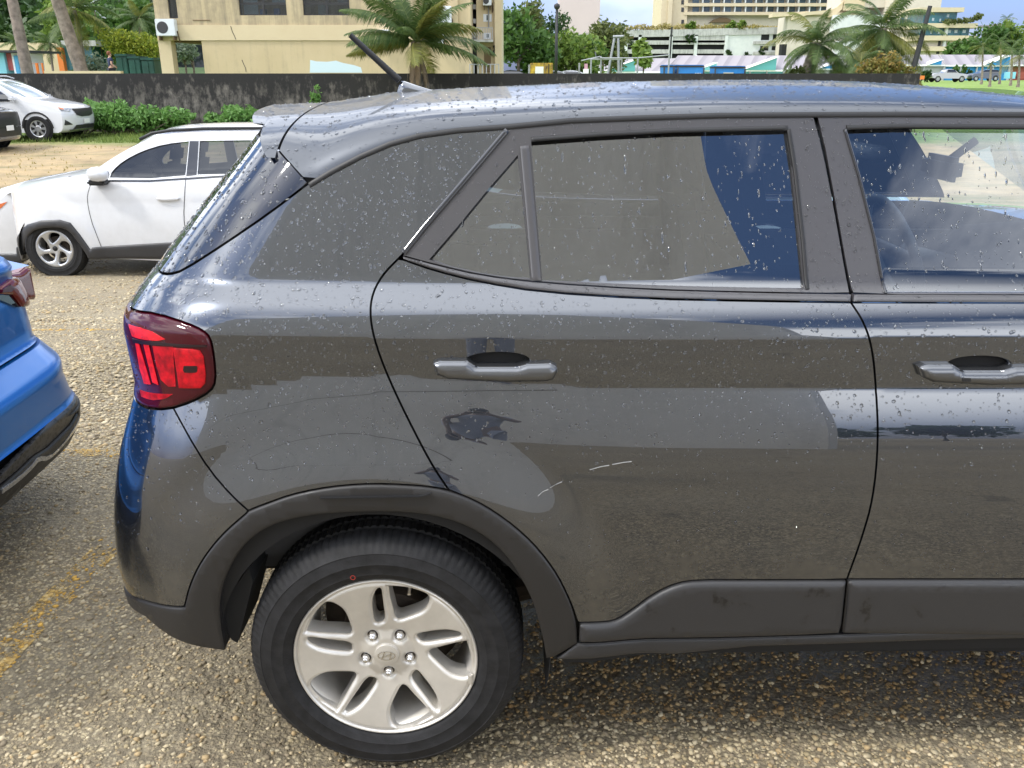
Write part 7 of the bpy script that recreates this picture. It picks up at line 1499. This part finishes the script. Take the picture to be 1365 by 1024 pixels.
WK = thing('covered_walkway', 'thin raised walkway roof on posts leading right from the terraced building', 'walkway', (at_y(1330, 40, 250)[0], 250, 0), world=True); m_ = MB(); strip3(m_, [(1300, 34.5), (1354, 31)], .7, 250, 3); m_.build('roof', 'roof_metal_b', WK)
for px in (1309, 1318.5, 1324, 1334, 1351): m_ = MB(); bxp(m_, px-.7, 34, px+.7, 100, 250.2, .5); m_.build('post', 'grey_concrete', WK)
g = random.Random(31)
for i, (px, py, r, mt, lab) in enumerate(((1306, 62, 6, 'leaf_mid', 'large dark tree left end of the grove right of the terraced building'), (1322, 56, 5.5, 'leaf_mid', 'tall dark green tree in the middle of the right grove'), (1336, 62, 6, 'leaf_dark', 'broad dark tree in the right grove below the walkway'), (1352, 52, 6, 'leaf_light', 'light green tree of the right grove near the frame edge'), (1366, 58, 7, 'leaf_light', 'bright green tree cut by the right frame edge'), (1296, 68, 4.5, 'leaf_mid', 'smallest tree at the left foot of the right grove'), (1345, 46, 3.5, 'leaf_olive', 'olive shrub on top of the right grove'))):
    q = at_y(px, py, 195); tree(lab, q[0], 195+i, q[2]+r*.75, r*.85, r*1.7, mt, 330+i, 1100, .5, zb=0)
palm('lone palm silhouetted against the sky above the right grove', (at_y(1342, 40, 230)[0], 230, 0), ppx(1342.5, 25, 230), 2.6, 14, nf=14, r0=.3, r1=.22, nleaf=18)
# market sheds
MY = 160; 
m, nd, lk, b = new_mat('ribbed_roof'); tc = nd.new('ShaderNodeTexCoord'); sx = nd.new('ShaderNodeSeparateXYZ'); lk.new(tc.outputs['Object'], sx.inputs[0])
wv_ = mth(nd, lk, 'ADD', sx.outputs['X'], mth(nd, lk, 'MULTIPLY', sx.outputs['Y'], -.35)); fr_ = mth(nd, lk, 'FRACT', mth(nd, lk, 'MULTIPLY', wv_, .42), 0.0); lk.new(ramp(nd, lk, fr_, [(0, (.25, .225, .235)), (.6, (.28, .255, .26)), (.66, (.19, .17, .18)), (.98, (.21, .19, .20))]), b.inputs['Base Color']); b.inputs['Roughness'].default_value = .55
def shed(lab, px0, px1, tri, wallm, trim, Y=MY, top=74, eave=91):
    cx = at_y((px0+px1)/2, 97, Y)[0]; t = thing('market_shed', lab, 'shed', (cx, Y, 0), 0, 'ribbed-roof market sheds'); x0, x1 = at_y(px0, 97, Y)[0]-cx, at_y(px1, 97, Y)[0]-cx; ze, zr = at_y(px0, eave, Y)[2], at_y(px0, top, Y+12)[2]
    m_ = MB(); m_.add([(x0, 0, ze), (x1, 0, ze), (x1+4, 12, zr), (x0+4, 12, zr), (x0, .1, ze-.15), (x1, .1, ze-.15), (x1+4, 12, zr-.15), (x0+4, 12, zr-.15)], [(0, 1, 2, 3), (7, 6, 5, 4), (0, 4, 5, 1), (1, 5, 6, 2), (2, 6, 7, 3), (3, 7, 4, 0)]); m_.build('roof', 'ribbed_roof', t)
    m_ = MB(); m_.box(x0, x1, -.12, .02, ze-.28, ze-.02); m_.build('fascia', 'white_cloth', t); m_ = MB(); m_.box(x0, x1, .6, .8, 0, ze-.3); m_.build('wall', wallm, t)
    n = max(2, int((x1-x0)/2.6))
    for k in range(n+1): x = x0+(x1-x0)*k/n; m_ = MB(); m_.box(x-.12, x+.12, .1, .34, 0, ze-.2); m_.build('post', 'stall_grey', t)
    for i, (a, c, mt) in enumerate(tri):
        xa_, xc_ = at_y(a, 97, Y)[0]-cx, at_y(c, 97, Y)[0]-cx; h_ = (xc_-xa_)*.36; hi = ze+min(h_, zr-ze-.3); m_ = MB(); m_.prism([(xa_, ze-.05), (xc_, ze-.05), (xc_, hi)], 'y', -.3, 3.0); d_ = m_.build('dormer_wall', mt, t)
        m_ = MB(); m_.add([(xa_-.5, -.5, ze-.1), (xc_+.15, -.5, hi+.06), (xc_+.15, 3, hi+.06), (xa_-.5, 3, ze-.1), (xa_-.5, -.5, ze-.22), (xc_+.15, -.5, hi-.03), (xc_+.15, 3, hi-.03), (xa_-.5, 3, ze-.22)], [(0, 1, 2, 3), (7, 6, 5, 4), (0, 4, 5, 1), (1, 5, 6, 2), (2, 6, 7, 3), (3, 7, 4, 0)]); m_.build('dormer_roof', 'white_cloth', d_)
shed('market shed with teal gable, behind the grey fence posts', 788, 885, [(806, 846, 'teal_paint')], 'stall_grey', 'teal_paint', 150, 78, 95)
shed('market shed with two aqua gables, behind the blue dumpsters', 888, 1045, [(930, 954, 'aqua'), (990, 1033, 'teal_paint')], 'aqua', 'teal_paint', 158, 74, 93)
shed('market shed with a blue gable, behind the thick palm trunk', 1047, 1150, [(1092, 1112, 'bright_blue')], 'stall_grey', 'bright_blue', 160, 74, 91)
shed('market shed with dark entrance and small blue gable, above the pickup', 1205, 1258, [(1235, 1252, 'bright_blue')], 'stall_grey', 'bright_blue', 160, 73, 86)
shed('market shed with blue wall and large blue gable, behind the dark SUV', 1259, 1345, [(1310, 1342, 'bright_blue')], 'bright_blue', 'bright_blue', 161, 73, 86.5)
shed('market shed with brown stall fronts at the right frame edge', 1346, 1420, [], 'brick_red', 'bright_blue', 162, 73, 86)
t = thing('canopy_tent', 'white peaked tent roof showing above the market sheds', 'tent', (at_y(928, 80, 200)[0], 200, 0)); m_ = MB(); q = at_y(928, 73.5, 200); e = at_y(928, 79, 200); w_ = 2.9
m_.add([(-w_, -w_, e[2]-.3), (w_, -w_, e[2]-.3), (w_, w_, e[2]-.3), (-w_, w_, e[2]-.3), (0, 0, q[2])], [(0, 1, 4), (1, 2, 4), (2, 3, 4), (3, 0, 4), (3, 2, 1, 0)]); m_.build('roof', 'white_cloth', t)
for sx_ in (-1, 1): m_ = MB(); m_.box(sx_*w_*.95-.06, sx_*w_*.95+.06, -.06, .06, 0, e[2]-.3); m_.build('leg', 'steel_grey', t)
def text_mesh(name, body, size, loc, mat, parent):
    c = bpy.data.curves.new(name, 'FONT'); c.body = body; c.size = size; c.extrude = .004; c.align_x = 'CENTER'; o = bpy.data.objects.new(name, c); COL.objects.link(o); o.rotation_euler = (math.pi/2, 0, 0)
    dg = bpy.context.evaluated_depsgraph_get(); me = bpy.data.meshes.new_from_object(o.evaluated_get(dg)); bpy.data.objects.remove(o); o = link(name, me, mat, parent); me.materials.clear(); me.materials.append(MATS[mat]); o.rotation_euler = (math.pi/2, 0, 0); o.location = loc; return o
def dumpster(lab, x0, x1, y0, txt=None, patch=None):
    Y = 62; a, c = at_y(x0, 96, Y)[0], at_y(x1, 96, Y)[0]; h = at_y(x0, y0, Y)[2]; t = thing('dumpster', lab, 'dumpster', ((a+c)/2, Y, 0), 0, 'blue dumpsters behind the black wall'); w_ = (c-a)/2
    m_ = MB(); m_.prism([(-w_+.12, 0), (w_-.12, 0), (w_-.03, h-.16), (-w_+.03, h-.16)], 'y', 0, 1.6); bd = m_.build('body', 'dumpster_blue', t); m_ = MB(); m_.box(-w_, w_, -.05, 1.65, h-.155, h-.06, .02); m_.build('rim', 'window_frame_dark', t); m_ = MB(); m_.box(-w_+.05, w_-.05, 0, 1.6, h-.055, h, .02); m_.build('lid', 'dumpster_blue', t)
    for k in (-1, 1): m_ = MB(); m_.box(k*(w_-.06)-.05, k*(w_-.06)+.05, -.06, -.002, .1, h-.17); m_.build('end_rib', 'navy_paint', t)
    if txt: text_mesh('number', txt, .34, (w_*.55, -.012, h*.62), 'white_cloth', bd)
    if patch: m_ = MB(); m_.box(-.45, .25, -.012, -.003, h*.32, h*.78); m_.build('patch', 'hotel_light', bd)
dumpster('blue dumpster numbered 573, left of the two large ones', 902, 939, 86.5, '573'); dumpster('blue dumpster numbered 1478 with a pale patch', 952, 994, 88, '1478', True); dumpster('small plain blue dumpster at the left end', 884, 899, 86.5)
Y = 58; a, c = at_y(707, 98, Y)[0], at_y(737, 98, Y)[0]; h = at_y(720, 84, Y)[2]; t = thing('yellow_container', 'scuffed yellow metal container with white notice behind the wall', 'container', ((a+c)/2, Y, 0)); w_ = (c-a)/2; m_ = MB(); m_.box(-w_, w_, 0, 1.4, 0, h, .03); bd = m_.build('body', 'dumpster_yellow', t); m_ = MB(); m_.box(-.42, .12, -.012, -.002, h-.98, h-.22); m_.build('notice', 'plate_white', t); m_ = MB(); m_.box(-w_-.12, -w_-.01, .1, 1.3, 0, h-.1); m_.build('side_frame', 'steel_grey', t)
m_ = MB(); m_.box(w_-.3, w_-.24, -.04, -.002, .1, h-.05); m_.build('rib', 'black_pole', t)
for i, (px, mt, lab, Y) in enumerate(((690, 'black_paint', 'dark car roof showing above the wall beside the yellow container', 60), (768, 'white_paint', 'white car roof showing above the wall behind the fence posts', 66), (744, 'white_paint', 'white car partly hidden behind the lamp post and yellow container', 64))): Car('sedan', lab, (at_y(px, 96, Y)[0], Y, .28), 0, sp_, 1.75, mt, .95, 1.42, .25, windows=sw_, wheels=(1.3, -1.3), wr=.31)
FN = thing('chain_link_fence', 'grey tubular fence frame on posts right of the lamp post', 'fence', (at_y(830, 96, 57)[0], 57, 0), world=True)
for i, (x, y0) in enumerate(((772, 84), (787.5, 79), (800.5, 75), (828, 77), (849.5, 77), (891, 73))): q = at_y(x, 96, 57+i*.3); z = at_y(x, y0, 57+i*.3)[2]; m_ = MB(); m_.tube([(q[0], 57+i*.3, 0), (q[0], 57+i*.3, z)], .055, 8); m_.build('post', 'steel_grey', FN)
for a, c in (((775, 81), (800, 75.5)), ((787, 79), (828, 79.5)), ((800, 77.5), (850, 77.5)), ((850, 77.5), (892, 73.5))): m_ = MB(); m_.tube([at_y(*a, 57.5), at_y(*c, 57.8)], .045, 6); m_.build('rail', 'steel_grey', FN)
AF = thing('pole_frame', 'pale A-shaped utility pole frame above the grey fence', 'pole', (at_y(820, 96, 66)[0], 66, 0), world=True)
for pts in (((806, 100), (819, 51)), ((826, 100), (824, 51)),): m_ = MB(); p_, q = at_y(*pts[0], 66), at_y(*pts[1], 66); m_.tube([(p_[0], 66, 0), tuple(q)], .09, 8); m_.build('leg', 'steel_grey', AF)
m_ = MB(); m_.tube([at_y(817, 49, 66), at_y(831, 48.5, 66)], .09, 8); m_.build('crossbar', 'steel_grey', AF); m_ = MB(); q = at_y(826, 100, 66); m_.build('x', 'steel_grey', AF) if False else None
for px, y0, lab in ((767, 66, 'thin grey post left of the fence frame'), (793, 62, 'thin grey post behind the fence frame')): q = at_y(px, 96, 68); m_ = MB(); m_.tube([(q[0], 68, 0), (q[0], 68, at_y(px, y0, 68)[2])], .06, 6); tag(m_.build('thin_post', 'steel_grey'), lab, 'post')
q = at_y(781, 97, 56.5); t = thing('hydrant_sign', 'small pink and white notice post before the fence frame', 'sign', (q[0], 56.5, 0)); m_ = MB(); m_.box(-.17, .17, 0, .15, 0, at_y(781, 92, 56.5)[2]); m_.build('base', 'white_cloth', t); m_ = MB(); m_.box(-.1, .1, .02, .1, at_y(781, 92, 56.5)[2], at_y(781, 85, 56.5)[2]); m_.build('board', 'pink_sign', t)
# parked vehicles on the lawn's far side
pp_ = [(2.6, .45), (2.75, .6), (2.75, .95), (2.55, 1.1), (1.6, 1.18), (1.2, 1.2), (.6, 1.74), (-.5, 1.78), (-.85, 1.25), (-2.7, 1.2), (-2.75, .6), (-2.6, .5), (0, .45)]
Car('pickup_truck', 'grey pickup truck parked beyond the lawn at the right', (at_y(1262, 105, 133)[0], 133, .2), 0, pp_, 1.95, 'silver_paint', 1.2, 1.78, .2, windows=[[(1.0, 1.24), (.55, 1.65), (-.4, 1.68), (-.6, 1.24)]], wheels=(1.75, -1.75), wr=.42)
up_ = [(2.3, .35), (2.42, .5), (2.4, .9), (2.2, 1.05), (1.3, 1.15), (.9, 1.18), (.3, 1.66), (-1.8, 1.70), (-2.3, 1.15), (-2.38, .6), (-2.3, .4), (0, .35)]
Car('estate_car', 'dark blue SUV parked beyond the lawn, right of the pickup', (at_y(1310, 104, 140)[0], 140, .25), math.pi, up_, 1.9, 'navy_paint', 1.15, 1.72, .2, windows=[[(.8, 1.2), (.3, 1.58), (-1.75, 1.6), (-2.1, 1.2)]], wheels=(1.5, -1.5), wr=.37)
GL = 'young palms with thin bare trunks on the lawn'
for i, (px, py, Y, pt, lab) in enumerate(((1309, 107, 110, 62, 'young lawn palm with thin trunk before the dark SUV'), (1333, 107, 112, 56, 'young lawn palm right of the dark SUV'), (1348, 108, 100, 66, 'young lawn palm beside the red stall'), (1320, 110, 92, 84, 'shortest thin trunk on the lawn'), (1358, 110, 90, 74, 'young lawn palm nearest the right edge'))): palm(lab, (at_y(px, py, Y)[0], Y, .1), ppx(px+1, pt, Y), 2.4 if i != 3 else .7, 40+i, nf=13, r0=.14, r1=.08, nleaf=16, group=GL)
for px, mt, w_, lab in ((1350, 'aqua', 6, 'aqua stall box beside the red stall at the right'), (1362, 'brick_red', 9, 'red stall box at the right frame edge')): m_ = MB(); bxp(m_, px-w_/2, 96, px+w_/2, 105, 138, 2.0); tag(m_.build('stall', mt), lab, 'stall')
m_ = MB(); bxp(m_, 1222, 101, 1232, 106, 128, 1); tag(m_.build('barrier', 'orange_paint'), 'low orange barrier left of the grey pickup', 'barrier')
bush('dark round shrub left of the grey pickup', at_y(1236, 100, 131)[0], 131, [(0, 0, .9, 1.0, .8, .9)], 300, .25, 'leaf_dark', 95); bush('green shrub against the shed above the pickup bonnet', at_y(1279, 92, 150)[0], 150, [(0, 0, 1.6, 1.2, .8, 1.4)], 350, .28, 'leaf_mid', 96); bush('dark shrub against the blue shed wall between the two vehicles', at_y(1290, 98, 150)[0], 150, [(0, 0, .9, 1.1, .8, .9)], 300, .25, 'leaf_dark', 97)
# through the passage of the beige building
GPX = 'plumeria trees seen through the passage'
for i, (px, Y, lab) in enumerate(((234, 58, 'white-flowering tree at the left of the passage opening'), (248, 60, 'white-flowering tree in the middle of the passage opening'), (257, 62, 'white-flowering tree at the right of the passage opening'))): tree(lab, at_y(px, 90, Y)[0], Y, 3.6, 1.0, 1.6, 'leaf_grey', 400+i, 500, .14, GPX, nb=4, trunk=.07)
m_ = MB(); bxp(m_, 222, 60, 276, 90, 68, .3); tag(m_.build('garden_wall', 'navy_paint'), 'dark blue-grey garden wall seen through the passage', 'wall')
q = at_y(246, 91, 54); t = thing('garden_urn', 'small dark urn with yellow top on the lawn through the passage', 'urn', (q[0], 54, 0)); m_ = MB(); m_.lathe([(0, .9), (.16, .92), (.24, 1.1), (.26, 1.3), (.2, 1.46), (0, 1.48)], (0, 0, -.6), 'z', 14); m_.build('pot', 'black_pole', t, smooth=True); m_ = MB(); m_.lathe([(0, .88), (.1, .9), (.12, 1.05), (0, 1.12)], (-.08, 0, 0), 'z', 10); m_.build('flower', 'dumpster_yellow', t, smooth=True)

for i, (x, y, h) in enumerate(((11, -30, 3.4), (17, -32, 4.2), (23, -30, 3.2))): tree(['round dark tree mirrored in the front door, nearest the building', 'tallest dark tree mirrored in the front door', 'low dark tree mirrored in the front door, furthest from the building'][i], x, y, h, 3.0, h*.75, 'leaf_dark', 500+i, 900, .35, zb=0)
